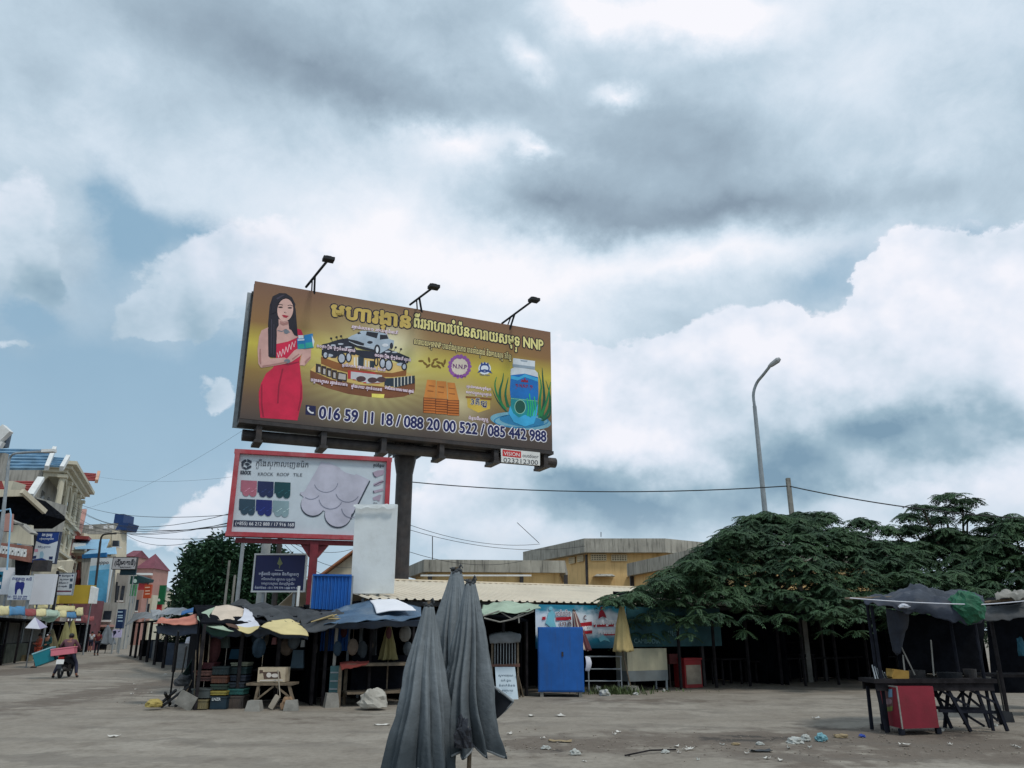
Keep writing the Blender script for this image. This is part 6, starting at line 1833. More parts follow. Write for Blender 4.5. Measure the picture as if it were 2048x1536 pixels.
mk('canopy', MB().prism([W(-20, 993, 50), W(47, 990, 50), W(88, 1022, 52), W(90, 1030, 52), W(62, 1048, 52), W(-20, 1048, 50)], (0, 2.5, 0)), m_gloom, rh)
mk('canopy_edge', MB().bar(W(44, 982, 49.8), W(90, 1024, 51.8), .25, .3), m_cream, rh)
mk('balcony_front', MB().prism([W(-10, 1084, 48), W(58, 1092, 49), W(56, 1124, 49), W(-10, 1112, 48)], (0, .4, 0)), M('pinkish_brick', C(150, 104, 92, .8), .85, .2, 3, .2, grime=.3), rh)
bl_ = MB()
for k in range(9):
    for j in range(2): bl_.box(W(2 + 6 * k, 1096 + 6 * j + k * .9, 47.8), (.12, .1, .28))
mk('pierced_blocks', bl_, m_white, rh)['kind'] = 'stuff'
mk('shutter', MB().prism([W(14, 1050, 51), W(62, 1050, 51), W(62, 1090, 51), W(14, 1084, 51)], (0, .3, 0)), m_ivory, rh)
mk('lean_to', MB().bar(W(16, 1038, 49), W(40, 1048, 49), .8, .12).bar(W(44, 1048, 50), W(68, 1068, 50), .8, .12), m_grime, rh)
mk('dark_bay', MB().prism([W(30, 1116, 49.3), W(58, 1124, 49.3), W(50, 1150, 49.3), W(30, 1150, 49.3)], (0, .4, 0)), m_gloom, rh)
mk('pipe', MB().tube([W(0, 1022, 47), W(20, 1018, 47), W(22, 1030, 47), W(14, 1140, 47)], .05, 6), m_ltblue, rh)
mk('pillar', MB().prism([W(2, 1030, 48), W(18, 1026, 48), W(16, 1062, 48), W(2, 1062, 48)], (0, .5, 0)), m_pink, rh)
mk('lower_wall', MB().prism([W(60, 1124, 52), W(142, 1120, 58), W(132, 1165, 58), W(56, 1165, 52)], (0, .5, 0)), m_cream, rh)
mk('oriel', MB().prism([W(112, 1130, 56), W(138, 1118, 58), W(136, 1150, 58), W(118, 1138, 56)], (0, .5, 0)), m_ivory, rh)
mk('air_unit', MB().box(W(84, 1132, 51.5), (1.0, .5, .7)), m_steel, rh)
# 3 red gabled house beyond, concrete block with tanks, light blue roofs
o = thing('shophouse', W(150, 1250, 92), 'house with a dark red roof and a pink gable post right of the ornate house', 'building')
o.location.z = 0
tiled('roof', W(126, 1066, 92), W(158, 1066, 92), W(166, 1034, 96), W(136, 1034, 96), m_rtile, o, 6, .14)
mk('gable_verge', MB().bar(W(156, 1068, 91.8), W(167, 1022, 95), .7, .6), m_pink, o)
mk('wall', MB().prism([W(122, 1066, 93), W(166, 1066, 93), W(166, 1230, 93), W(122, 1230, 93)], (-3.4, 6, 0)), m_pink, o)
mk('cornice', MB().prism([W(130, 1066, 92), W(168, 1066, 92), W(168, 1072, 92), W(130, 1072, 92)], (0, .8, 0)), m_ivory, o)
for (x, y, w_, h_) in ((142, 1090, 12, 10), (140, 1120, 8, 40), (152, 1160, 8, 40), (165, 1112, 14, 10)):
    f = mk('window', MB().prism([W(x - w_ / 2, y - h_ / 2, 92.6), W(x + w_ / 2, y - h_ / 2, 92.6), W(x + w_ / 2, y + h_ / 2, 92.6), W(x - w_ / 2, y + h_ / 2, 92.6)], (0, .5, 0)), (m_rtile if h_ > 20 else m_win), o)
    mk('frame', MB().prism([W(x - w_ / 2 - 1, y + h_ / 2, 92.3), W(x + w_ / 2 + 1, y + h_ / 2, 92.3), W(x + w_ / 2 + 1, y + h_ / 2 + 2, 92.3), W(x - w_ / 2 - 1, y + h_ / 2 + 2, 92.3)], (0, .8, 0)), m_ivory, f)
mk('flower_box', MB().prism([W(156, 1098, 90), W(178, 1094, 90), W(180, 1100, 90), W(174, 1108, 90), W(158, 1108, 90)], (0, 2, 0)), M('brownish_plaster', C(140, 108, 100, .8), .8, .2, 2, .2), o)
o = thing('shophouse', W(205, 1250, 108), 'grey concrete block with two blue water tanks on its roof', 'building')
o.location.z = 0
mk('parapet', MB().prism([W(165, 1050, 105), W(238, 1046, 112), W(238, 1068, 112), W(160, 1068, 105)], (-4.4, 8, 0)), m_grime, o)
mk('wall', MB().prism([W(160, 1068.5, 105), W(238, 1068.5, 112), W(238, 1240, 112), W(160, 1240, 105)], (-4.4, 8, 0)), m_ivory, o)
mk('front_wall', MB().prism([W(224, 1060, 104), W(254, 1060, 108), W(250, 1240, 108), W(222, 1240, 104)], (-2.6, 5, 0)), m_cream, o)
f = mk('window', MB().prism([W(225, 1081, 103.8), W(236, 1081, 103.8), W(236, 1093, 103.8), W(225, 1093, 103.8)], (0, .4, 0)), m_win, o)
mk('frame', MB().prism([W(224, 1093.2, 103.5), W(237, 1093.2, 103.5), W(237, 1095, 103.5), W(224, 1095, 103.5)], (0, .8, 0)), m_white, f)
for pts in ([(230, 1028), (248, 1028), (246, 1046), (227, 1046)], [(238, 1046), (258, 1046), (252, 1060), (230, 1060)]): mk('water_tank', MB().prism([W(x, y, 106) for x, y in pts], (0, 3, 0)), M('tank_blue', C(30, 66, 120, .8), .5, .15, 1, .05), o)
for x in (178, 207, 219): mk('parapet_opening', MB().prism([W(x, 1051, 104.6), W(x + 6, 1050.5, 104.6), W(x + 6, 1057, 104.6), W(x, 1057, 104.6)], (0, .3, 0)), m_white, o)
o = thing('tin_roof', W(190, 1250, 88), 'light blue tin roofs below the grey concrete block', 'roof')
o.location.z = 0
mk('upper_sheet', MB().prism([W(146, 1080, 90), W(218, 1078, 90), W(210, 1098, 87), W(150, 1098, 87)], (0, .2, 0)), m_ltblue, o)
mk('lower_sheet', MB().prism([W(180, 1100, 87), W(230, 1094, 87), W(232, 1108, 85), (W(165, 1110, 85))], (0, .2, 0)), m_ltblue, o)
mk('gutter', MB().prism([W(164, 1109, 84.8), W(212, 1105, 84.8), W(212, 1114, 84.8), W(164, 1117, 84.8)], (0, .3, 0)), m_midblue, o)
mk('shop_wall', MB().prism([W(164, 1117, 85), W(232, 1112, 85), W(228, 1240, 85), W(160, 1240, 85)], (-2.2, 4, 0)), m_grime, o)

sk = board_sign


def sprint(p, o, items):
    p.frame(0, 0, 1)
    for it in items:
        if it[0] == 't': prp(o, 'lettering_print', it[1], lambda mb: [p.text(mb, *t, 2, .03) for t in it[2]])
        else: prp(o, 'picture_print', it[1], lambda mb: [p.poly(mb, q_, 1 + .1 * i) for i, q_ in enumerate(it[2])])


sk('shop_sign', ((178, 1116), (222, 1116), (216, 1206), (172, 1206)), 82, 'tall white and light blue phone shop sign on the left street', 'sign', M('white_sign', C(226, 234, 240, .85), .5, .04, 1, 0), (.1, .9), .3,
   lambda p, o: sprint(p, o, [('p', (96, 176, 220), [[(179, 1142), (219, 1138), (216, 1205), (172, 1205)]]), ('p', (150, 204, 236), [[(180, 1132), (220, 1128), (219, 1138), (179, 1142)]]), ('t', (90, 100, 112), [('oppo', 195, 1128, 217, 1128, 7)])]))
sk('gate_sign', ((226, 1115), (273, 1114), (272, 1139), (224, 1138)), 80, 'grey street sign in black Khmer letters above a teal board', 'sign', M('grey_sign', C(190, 190, 194, .85), .5, .04, 1, 0), (.05, .9), .3,
   lambda p, o: sprint(p, o, [('t', (40, 42, 50), [('(ជំរុំមាតាធី)', 229, 1130, 270, 1130, 9), ('SAMAKI', 240, 1136, 262, 1136, 3)])]), border=m_steel)
sk('teal_board', ((240, 1137.5), (272, 1137.5), (271, 1150), (240, 1150)), 80.3, 'dark teal board hanging below the grey street sign', 'sign', M('teal_sign', C(24, 66, 80, .8), .5, .1, 1, 0), (), .2)
for k, (quad, Y, col_, lb) in enumerate(((((261, 1152), (276, 1152), (276, 1168), (260, 1168)), 84, (20, 74, 64), 'dark green shop sign with a pale round emblem on the left street'), (((262, 1169), (272, 1169), (270, 1192), (259, 1192)), 90, (70, 150, 96), 'lighter green sign below the dark green shop sign'),
                                         (((288, 1170), (303, 1168), (301, 1196), (287, 1197)), 92, (200, 84, 50), 'orange red hanging shop sign far down the street'), (((319, 1170), (331, 1171), (328, 1210), (315, 1208)), 96, (30, 110, 70), 'green upright shop sign at the far end of the street'),
                                         (((314, 1209), (323, 1209), (321, 1223), (312, 1223)), 96.2, (206, 50, 56), 'red sign at the foot of the far green upright sign'))):
    oo = sk('shop_sign', quad, Y, lb, 'sign', M('sign_%d' % k, C(*col_, .8), .5, .08, 1, 0), (.5,), .3, (lambda p, o: (p.frame(0, 0, 1), prp(o, 'emblem_print', (190, 214, 206), lambda mb: p.ell(mb, 270, 1162, 4, 4, 2)))) if k == 0 else (lambda p, o: (p.frame(0, 0, 1), prp(o, 'emblem_print', (220, 226, 220), lambda mb: p.ell(mb, 318, 1200, 2.6, 3, 2)))) if k == 3 else (lambda p, o: (p.frame(0, 0, 1), prp(o, 'stripe_print', (230, 190, 170), lambda mb: [p.line(mb, [(290, y), (300, y - .5)], 2, 1) for y in (1175, 1182, 1188)]))) if k == 2 else None)
p = W(276, 1155, 82)
one('shade_canopy', MB().prism([W(274, 1150, 82), W(298, 1158, 82), W(296, 1164, 82), W(276, 1166, 82)], (0, 1.2, 0)), M('dark_teal_cloth', (.02, .06, .07), .7, .1, 1, 0), 'dark teal awning beside the dark green shop sign', 'awning')
for k, (x0, x1, yt, yr, Y, wm, lb) in enumerate(((248, 270, 1113, 1098, 150, m_pink, 'far house with a small square red roof'), (272, 310, 1137, 1104, 135, m_pink, 'far house with a pointed red pagoda roof'), (300, 322, 1180, 1168, 140, m_ivory, 'far pale house with a grey gable'), (324, 350, 1215, 1203, 150, m_ivory, 'low far house with a dark red roof at the street end'))):
    a, b = W(x0, yt, Y), W(x1, yt, Y)
    zt, zr = a.z, W(x0, yr, Y).z
    cx, w_ = (a.x + b.x) / 2, b.x - a.x
    o = thing('shophouse', (cx, Y, 0), lb, 'building', 'far houses at the end of the street')
    mk('wall', MB().box((cx, Y + 3, zt / 2), (w_ * .86, 6, zt)), wm, o)
    mk('roof', MB().add([(cx - w_ / 2, Y - .4, zt), (cx + w_ / 2, Y - .4, zt), (cx + w_ / 2, Y + 6.4, zt), (cx - w_ / 2, Y + 6.4, zt), (cx - (w_ * .4 if k in (0, 3) else 0), Y + 3, zr), (cx + (w_ * .4 if k in (0, 3) else 0), Y + 3, zr)], [(0, 1, 5, 4), (1, 2, 5), (2, 3, 4, 5), (3, 0, 4), (3, 2, 1, 0)]), (M('grey_roof', (.25, .25, .26), .8, .1, 1, .1) if k == 2 else M('plum_roof_tile', C(128, 72, 84, .8), .7, .2, .8, .1)), o)
    for (fx, fz) in ((-.22, .8), (.2, .8), (-.22, .62), (.2, .62)):
        f = mk('window', MB().box((cx + w_ * fx, Y - .02, zt * fz), (w_ * .16, .2, zt * .1)), m_win, o)
        mk('frame', MB().box((cx + w_ * fx, Y - .05, zt * fz - zt * .06), (w_ * .2, .3, .15)), m_ivory, f)
    if k == 1:
        mk('porch_roof', MB().box((b.x - 1.3, Y - .8, zt - 1.0), (2.4, 1, .35)), m_white, o)
        mk('banner', MB().box((b.x - 1.6, Y - .3, zt - 2.8), (1.5, .2, 2.6)), m_red, o)
# the jumble of fronts between the signs
for k, (x0, x1, yt, yb, Y, mt, lb) in enumerate(((234, 258, 1146, 1240, 100, m_grime, 'bare grey house front behind the teal board'), (256, 286, 1180, 1245, 104, m_pink, 'pinkish house front below the green signs'), (284, 306, 1190, 1245, 106, m_ivory, 'pale house front below the orange red sign'),
                                                (140, 176, 1200, 1250, 74, M('faded_red_shutter', C(120, 74, 80, .8), .7, .2, 1, .1), 'faded red shuttered shop below the phone shop sign'), (176, 236, 1205, 1255, 78, m_grime, 'grey shop front under the phone shop sign'), (298, 330, 1205, 1255, 110, m_cream, 'cream shop front near the end of the street'))):
    a, b = W(x0, yt, Y), W(x1, yt, Y)
    o = thing('small_shophouse', ((a.x + b.x) / 2, Y, 0), lb, 'building')
    mk('wall', MB().box(((a.x + b.x) / 2, Y + 1.5, a.z / 2), (b.x - a.x, 3, a.z)), mt, o)
    for j in range(2):
        xx = a.x + (b.x - a.x) * (.28 + .44 * j)
        f = mk('window', MB().box((xx, Y - .02, a.z * .72), ((b.x - a.x) * .24, .2, a.z * .2)), m_win, o)
        mk('frame', MB().box((xx, Y - .08, a.z * .72 - a.z * .115), ((b.x - a.x) * .3, .3, .18)), m_white, f)
    mk('shutter', MB().box(((a.x + b.x) / 2, Y - .05, a.z * .22), ((b.x - a.x) * .7, .2, a.z * .4)), m_gloom, o)
    mk('ledge', MB().box(((a.x + b.x) / 2, Y - .5, a.z * .5), ((b.x - a.x), 1.0, .2)), m_white if k % 2 else m_pink, o)
# a receding row of narrow houses, storey over storey
rn = random.Random(31)
for k, (x0, x1, yt, mt, lb) in enumerate(((147, 158, 1078, m_pink, 'narrow pink house right of the ornate balconies'), (158, 168, 1096, m_ivory, 'narrow ivory house second right of the ornate balconies'), (168, 178, 1108, m_grime, 'narrow grey house behind the yellow sign box'), (246, 255, 1122, m_ivory, 'narrow ivory house behind the grey street sign'),
                                          (255, 263, 1130, m_pink, 'narrow pink house just right of the grey street sign'), (276, 283, 1150, m_cream, 'narrow cream house behind the orange red sign'), (283, 290, 1158, M('salmon_plaster', None), 'narrow salmon house behind the orange red sign'), (302, 308, 1176, m_grime, 'narrow grey house left of the green upright sign'), (331, 337, 1200, m_pink, 'small pink house at the vanishing end of the street'))):
    p = face(x0, 1250, .6)
    o = thing('row_house', (p.x, p.y, 0), lb, 'building', 'narrow houses of the receding row')
    _, a, b, zt, _ = block(o, 'wall', x0, x1, yt, None, .6, 9, mt)
    nf = max(2, int(zt / 3.6))
    for j in range(1, nf + 1):
        z = zt * j / nf - .6
        mk('balcony', MB().prism([a + V((0, 0, z - .9)), b + V((0, 0, z - .9)), b + SN * 1.3 + V((0, 0, z - .9)), a + SN * 1.3 + V((0, 0, z - .9))], (0, 0, .25)), m_ivory, o)
        mk('railing', MB().prism([a + SN * 1.2 + V((0, 0, z - .6)), b + SN * 1.2 + V((0, 0, z - .6)), b + SN * 1.3 + V((0, 0, z - .6)), a + SN * 1.3 + V((0, 0, z - .6))], (0, 0, .8)).prism([a + V((0, 0, z - .6)), a + SN * 1.2 + V((0, 0, z - .6)), a + SN * 1.2 + SD * .1 + V((0, 0, z - .6)), a + SD * .1 + V((0, 0, z - .6))], (0, 0, .8)), rn.choice((m_white, m_pink, m_grime, m_rtile)), o)['kind'] = 'stuff'
        c_ = a.lerp(b, .5) + SN * .03
        f = mk('window', MB().box(c_ + V((0, 0, z - 2.0)), (.12, (b - a).length * .6, 1.7), rz=SRZ), m_win, o)
        mk('side_window', MB().box(a - SN * (1.5 + rn.random() * 2) - SD * .04 + V((0, 0, z - 1.8)), (1.1, .1, 1.3), rz=SRZ), m_win, o)
    mk('roof_edge', MB().prism([a - SD * .3 + SN * 1.5 + V((0, 0, zt)), b + SD * .2 + SN * 1.5 + V((0, 0, zt)), b + SD * .2 - SN * 9 + V((0, 0, zt)), a - SD * .3 - SN * 9 + V((0, 0, zt))], (0, 0, .35)), rn.choice((m_rtile, m_grime, m_ivory)), o)
    mk('hanging_sign', MB().box(a.lerp(b, .3) + SN * 2.2 + V((0, 0, zt * rn.uniform(.35, .6))), (1.6, .2, rn.uniform(1.2, 2.4)), rz=SRZ), rn.choice((m_red, m_midblue, m_yel, M('dark_teal_banner', (.02, .085, .10)))), o)
# signs near the front of the left street
sk('blank_wall_sign', ((60, 1146), (108, 1150), (100, 1209), (66, 1209)), 50.5, 'large blank white sign wall right of the tooth sign', 'sign', M('white_wall', C(226, 228, 234, 1.0), .6, .04, .8, .05), (.2, .8), .4)
sk('shop_sign', ((-30, 1134), (28, 1136), (24, 1190), (-30, 1188)), 50, 'white sign with a teal panel at the left edge of the photo', 'sign', M('white_wall', None), (.7,), .3,
   lambda p, o: sprint(p, o, [('p', (20, 110, 140), [[(-28, 1143), (7, 1143), (2, 1178), (-28, 1178)]]), ('p', (220, 228, 232), [[(-4, 1148), (4, 1150), (3, 1155), (-4, 1154)], [(-4, 1164), (3, 1164), (2, 1170), (-4, 1170)]])]))
sk('dental_sign', ((25, 1150), (68, 1152), (57, 1202), (12, 1198)), 49, 'white dental sign with a dark blue tooth', 'sign', M('pale_sign', C(214, 222, 230, .88), .5, .03, 1, 0), (.1, .9), .12,
   lambda p, o: sprint(p, o, [('p', (28, 40, 118), [[(31, 1166), (34, 1163), (38, 1163.5), (40.5, 1165), (43, 1163.5), (47, 1163.5), (49.5, 1167), (48.5, 1174), (46.5, 1179), (45, 1189), (43, 1189.5), (41.5, 1180), (39, 1177), (35, 1180), (32.5, 1189), (30, 1189), (29.5, 1180), (30, 1173)]]),
                               ('t', (60, 70, 130), [('ពេទ្យធ្មេញ សេរី', 25, 1159, 63, 1161, 5), ('Tel :', 14, 1195, 23, 1195, 3.5), ('092 555 099', 26, 1194, 54, 1195, 3.2), ('088 855 3333', 26, 1198.4, 53, 1199.4, 3.2)])]))
sk('clinic_sign', ((73, 1064), (120, 1064), (110, 1127), (62, 1127)), 52, 'blue and white clinic sign on a tall black pole', 'sign', M('pale_sign', None), (.02,), .2,
   lambda p, o: sprint(p, o, [('p', (22, 56, 124), [[(71, 1064), (119, 1064), (116, 1082), (108, 1085), (96, 1089), (84, 1087), (69, 1081)], [(63, 1125), (66, 1119), (84, 1116), (95, 1121), (96, 1126), (63, 1127)]]), ('p', (30, 44, 90), [[(66, 1112), (73, 1111), (72, 1117), (66, 1118)], [(98, 1113), (106, 1113), (105, 1119), (98, 1119)]]),
                               ('p', (150, 186, 206), [[(80, 1104), (85, 1102), (88, 1108), (86, 1116), (79, 1116)]]), ('p', (206, 150, 170), [[(69, 1098), (76, 1098), (76, 1104), (69, 1104)]]), ('t', (222, 230, 240), [('ឯក កូនល្អ', 84, 1072, 104, 1072, 5), ('មន្ទីរសម្រាកព្យាបាល', 79, 1079, 107, 1079, 2.6)]), ('t', (70, 90, 130), [('ពិនិត្យ ព្យាបាល', 76, 1095, 101, 1095, 2.6)])]), border=M('navy_frame', (.02, .03, .07), .5, .1, 1, 0))
sk('pharmacy_board', ((118, 1146), (151, 1146), (144, 1190), (111, 1190)), 54, 'white pharmacy board with two blue crosses and small print', 'sign', M('pale_sign', None), (.0,), .1,
   lambda p, o: sprint(p, o, [('p', (40, 50, 110), [[(118, 1151), (120, 1149), (122, 1151), (120, 1153.5)], [(143, 1151), (145, 1149), (147, 1151), (145, 1153.5)]]), ('p', (70, 90, 110), [[(140, 1157), (146, 1157), (145, 1163), (140, 1163)], [(139, 1168), (145, 1168), (144, 1177), (138, 1177)]]), ('p', (110, 60, 80), [[(113, 1181), (143, 1181), (142.4, 1184), (112.6, 1184)]]),
                               ('t', (60, 70, 90), [('ឱសថស្ថាន', 124, 1153, 141, 1153, 3), ('ពេទ្យ ឯកទេស', 120, 1160, 137, 1160, 2.6), ('ជំងឺទូទៅ', 118, 1167, 136, 1167, 2.6), ('ម៉ោងធ្វើការ', 117, 1174, 134, 1174, 2.6)])]), border=m_grey)
p0 = W(112, 1205, 42)
sk('yellow_sign_box', ((124, 1170), (182, 1170), (176, 1207), (112, 1207)), 60, 'long blank yellow sign box with a white end', 'sign', m_yel, (.3, .9), .8)
one('sign_end', MB().prism([W(181.6, 1172, 59.9), W(191, 1176, 60.3), W(187, 1207, 60.3), W(176.5, 1207, 59.9)], (0, .5, 0)), m_white, 'white end panel of the long yellow sign box', 'sign')
one('sign_column', MB().prism([W(108, 1150, 56), W(114, 1152, 56), W(108, 1207, 56), W(101, 1207, 56)], (0, .6, 0)), m_yel, 'narrow mustard column beside the large blank sign wall', 'column')
one('utility_pole', MB().tube([W(20, 1240, 54), W(33, 1100, 54), W(44, 1010, 54)], [.26, .22, .18], 10), m_stain, 'leaning grey utility pole behind the dental sign', 'pole')
one('pole_cover', MB().tube([W(38, 1092, 53.6), W(51, 1026, 53.6)], .13, 8), m_ltblue, 'light blue pipe strapped to the leaning utility pole', 'pipe')
lp2 = thing('street_lamp', W(10, 1200, 40), 'street lamp with a long curved arm at the left edge', 'street lamp')
lp2.location.z = 0
mk('pole', MB().tube([(W(3, 1060, 40).x, 40, 0), W(3, 1060, 40), W(17, 930, 40)], [.12, .1, .07], 8), m_grey, lp2)
mk('arm', MB().tube(spline([W(17, 930, 40), W(22, 912, 40), W(38, 906, 39.5), W(90, 903, 38)], 12), .06, 6), m_grey, lp2)
mk('lamp_head', MB().box(W(98, 902, 37.8), (.6, .3, .14), R=Matrix.Rotation(-.05, 3, 'Y')), m_white, lp2)
lp3 = thing('street_lamp', W(196, 1200, 76), 'thin street lamp in front of the light blue phone shop sign', 'street lamp')
lp3.location.z = 0
mk('pole', MB().tube([W(189, 1250, 76), W(190, 1180, 76), W(201, 1082, 76)], .11, 6), m_steel, lp3)
mk('arm', MB().tube(spline([W(201, 1082, 76), W(204, 1072, 76), W(212, 1068, 75), W(232, 1067, 74)], 8), .09, 6), m_steel, lp3)
for k, (x0, y0, x1, y1, Y) in enumerate(((56, 1150, 72, 1066, 51.6), (104, 1240, 116, 1142, 53.8), (228, 1250, 234, 1164, 80))):
    one('sign_pole', MB().tube([W(x0, y0, Y), W(x1, y1, Y)], .1, 6), m_black, ('black pole of the blue and white clinic sign', 'thin black pole of the pharmacy board', 'dark pole beside the grey street sign')[k], 'pole')

# stalls along the far side of the road
L0, L1 = G(-30, 1352), G(205, 1304)
fs = thing('market_stall', (L0 + L1) / 2, 'long dark row of stalls under striped awnings on the left side of the road', 'stall')
LD = (L1 - L0).normalized(); LN = V((-LD.y, LD.x, 0))
LL = (L1 - L0).length
lrz = atan2(LD.y, LD.x)
zc = 2.25
mk('rear_wall', MB().box(L0.lerp(L1, .5) + LN * 5.2 + V((0, 0, zc / 2)), (LL, .15, zc), rz=lrz), m_gloom, fs)
mk('roof', MB().box(L0.lerp(L1, .5) + LN * 3.6 + V((0, 0, zc + .05)), (LL, 4.0, .1), rz=lrz), m_gloom, fs)
mk('end_wall', MB().box(L1 + LN * 3.2 + V((0, 0, zc / 2)), (.15, 4, zc - .02), rz=lrz), m_gloom, fs)
for i in range(12):
    mk('post', MB().box(L0.lerp(L1, (i + .4) / 12) + LN * 1.75 + V((0, 0, zc / 2)), (.1, .1, zc), rz=lrz), m_darkwood, fs)
for i in range(6):
    q_ = L0.lerp(L1, (i + .5) / 6) + LN * 2.6
    mk('counter', MB().box(q_ + V((0, 0, .5)), (LL / 6 - .8, 1.0, 1.0), rz=lrz), (m_darkwood, m_gloom, M('mossy_board', (.07, .08, .06), .9, .3, 2, .2))[i % 3], fs)


def awning(name, label, cells, Yn, Yf, cat='awning'):
    """a drooping awning of coloured stripes: cells are (x0, x1, ytop, ybot, colour)"""
    o = thing(name, W(cells[0][0], cells[0][3], Yn), label, cat)
    x_lo, x_hi = cells[0][0], cells[-1][1]
    for (x0, x1, yt, yb, cc) in cells:
        f0, f1 = (x0 - x_lo) / (x_hi - x_lo), (x1 - x_lo) / (x_hi - x_lo)
        Ya, Yb = Yn + (Yf - Yn) * f0, Yn + (Yf - Yn) * f1
        rows = [[W(x0, yt, Ya + 1.2), W((x0 + x1) / 2, yt, (Ya + Yb) / 2 + 1.2), W(x1, yt, Yb + 1.2)], [W(x0, yt * .6 + yb * .4, Ya + .2), W((x0 + x1) / 2, yt * .6 + yb * .4, (Ya + Yb) / 2 + .2), W(x1, yt * .6 + yb * .4, Yb + .2)], [W(x0, yb, Ya), W((x0 + x1) / 2, yb + 1, (Ya + Yb) / 2), W(x1, yb, Yb)]]
        mk('stripe', cloth(rows, 6, 5, .06, 1, x0), M('awning_%d_%d_%d' % cc, C(*cc, .85), .8, .1, 2, .1, grime=.25, gcol=(.3, .28, .22)), o, True, .02)
    return o


cr_, bl2_, rd_, gn_ = (226, 214, 160), (76, 136, 180), (150, 66, 66), (176, 196, 176)
awning('striped_awning', 'long striped awning of cream, blue, red and green on the left street', [(-12, 18, 1212, 1230, cr_), (18, 50, 1213, 1230, bl2_), (50, 72, 1218, 1231, rd_), (72, 92, 1218, 1232, cr_), (92, 116, 1220, 1233, gn_)], 38, 47)
awning('striped_awning', 'second shorter awning of cream and blue behind the long striped one', [(114, 133, 1221, 1233, cr_), (133, 153, 1224, 1235, bl2_), (153, 166, 1215, 1231, cr_)], 50, 56)
awning('cream_roof_edge', 'cream curved roof edge above the second striped awning', [(68, 110, 1208, 1216, cr_), (110, 150, 1212, 1222, cr_), (150, 166, 1219, 1230, cr_)], 52, 60, 'roof')
awning('maroon_awning', 'dark red cloth awning right of the striped awnings', [(162, 176, 1230, 1244, rd_), (176, 188, 1232, 1240, rd_)], 60, 64)
tarp('green_sheet', 'pale green plastic sheet drooping under the long striped awning', [[(80, 1232, 46), (100, 1232, 47), (119, 1222, 48)], [(84, 1240, 45.5), (102, 1244, 46.5), (120, 1232, 47.5)]], m_green_c, .08, 1, 10, 6, 51, 'sheet')
wu = thing('open_parasol', W(65, 1330, 40), 'open white parasol with a lilac side under the striped awning', 'parasol')
wu.location.z = 0
ap = W(70, 1234, 40)
rim = [W(x, y, Y) for x, y, Y in ((50, 1256, 39.4), (80, 1258, 38.8), (95, 1254, 39.6), (88, 1248, 40.8), (62, 1247, 41))]
for i in range(5): mk('panel', MB().add([ap, rim[i], rim[(i + 1) % 5]], [(0, 1, 2)]), M('white_awning_cloth', C(216, 216, 226, .9), .7, .05, 1, 0) if i != 1 else M('lilac_cloth', C(170, 164, 190, .85), .7, .05, 1, 0), wu, solid=.02)
mk('pole', MB().tube([(ap.x, ap.y, 0), ap], .03, 6), m_grey, wu)
for k, (x, y0, y1, Y, col_, lb) in enumerate(((130, 1244, 1292, 52, (150, 146, 100), 'closed khaki parasol leaning in the left stalls'), (143, 1240, 1294, 54, (176, 166, 104), 'taller closed yellow parasol leaning in the left stalls'), (102, 1258, 1300, 48, (120, 112, 84), 'closed brown parasol near the woman in green'), (213, 1250, 1290, 66, (120, 128, 136), 'closed grey parasol beyond the two walking people'), (247, 1245, 1275, 84, (96, 110, 124), 'closed grey blue parasol far down the right side of the road'))):
    folded('closed_parasol', lb, W(x + 3, y0, Y), W(x, y1, Y), .05, .5 if k != 3 else .75, 8, .4, k + 5.1, M('parasol_%d' % k, C(*col_, .75), .8, .15, 2, .1), (W(x - 1, y1, Y).x, Y, 0), .03, nu=64, nv=12, tie=False)
sk('blue_price_sign', ((234, 1218), (248, 1219), (246, 1257), (232, 1257)), 68, 'tall dark blue upright sign with pale lines by the road', 'sign', M('navy_panel', C(26, 50, 90, .8), .5, .1, 1, 0), (.5,), .3, lambda p, o: (p.frame(0, 0, 1), prp(o, 'line_print', (170, 196, 214), lambda mb: [p.line(mb, [(235.5, y), (245.5, y)], 2.2, 1) for y in (1224, 1231, 1235, 1242)])))
sk('lilac_sign', ((224, 1259), (243, 1259), (242, 1275), (226, 1275)), 64, 'small lilac sign with a dark figure beside the road', 'sign', M('lilac_panel', C(206, 200, 236, .85), .5, .05, 1, 0), (.1, .9), .1, lambda p, o: (p.frame(0, 0, 1), prp(o, 'figure_print', (30, 34, 60), lambda mb: (p.poly(mb, [(226, 1262), (232, 1261), (233, 1266), (229, 1270), (227, 1274)], 1), p.line(mb, [(236, 1264), (240, 1262)], 1.5, 1)))))
# grey tents on the right side of that road
tarp('grey_tent', 'large grey tarpaulin tent on the right side of the side road', [[(268, 1226, 62), (310, 1222, 54), (384, 1220, 44)], [(262, 1238, 60), (296, 1232, 52), (340, 1236, 46)], [(250, 1250, 58), (292, 1236, 50), (330, 1250, 45)]], m_greytarp, .10, .35, 26, 14, 61, 'tent')
tarp('grey_tent', 'pale grey sheet roof just behind the faded red awning', [[(300, 1220, 40), (345, 1217, 34), (392, 1216, 30)], [(305, 1232, 36), (350, 1228, 31), (392, 1226, 27)]], M('pale_grey_tarpaulin', (.36, .37, .38), .75, .15, 1.5, .2, grime=.4), .07, .5, 20, 10, 63, 'tent')
s_ = thing('market_stall', G(300, 1300), 'row of dark stalls below the grey tents of the side road', 'stall')
A0, A1 = V((-24.5, 52, 0)), V((-19.0, 36, 0))
A0, A1 = W(262, 1300, 58), W(352, 1300, 36)
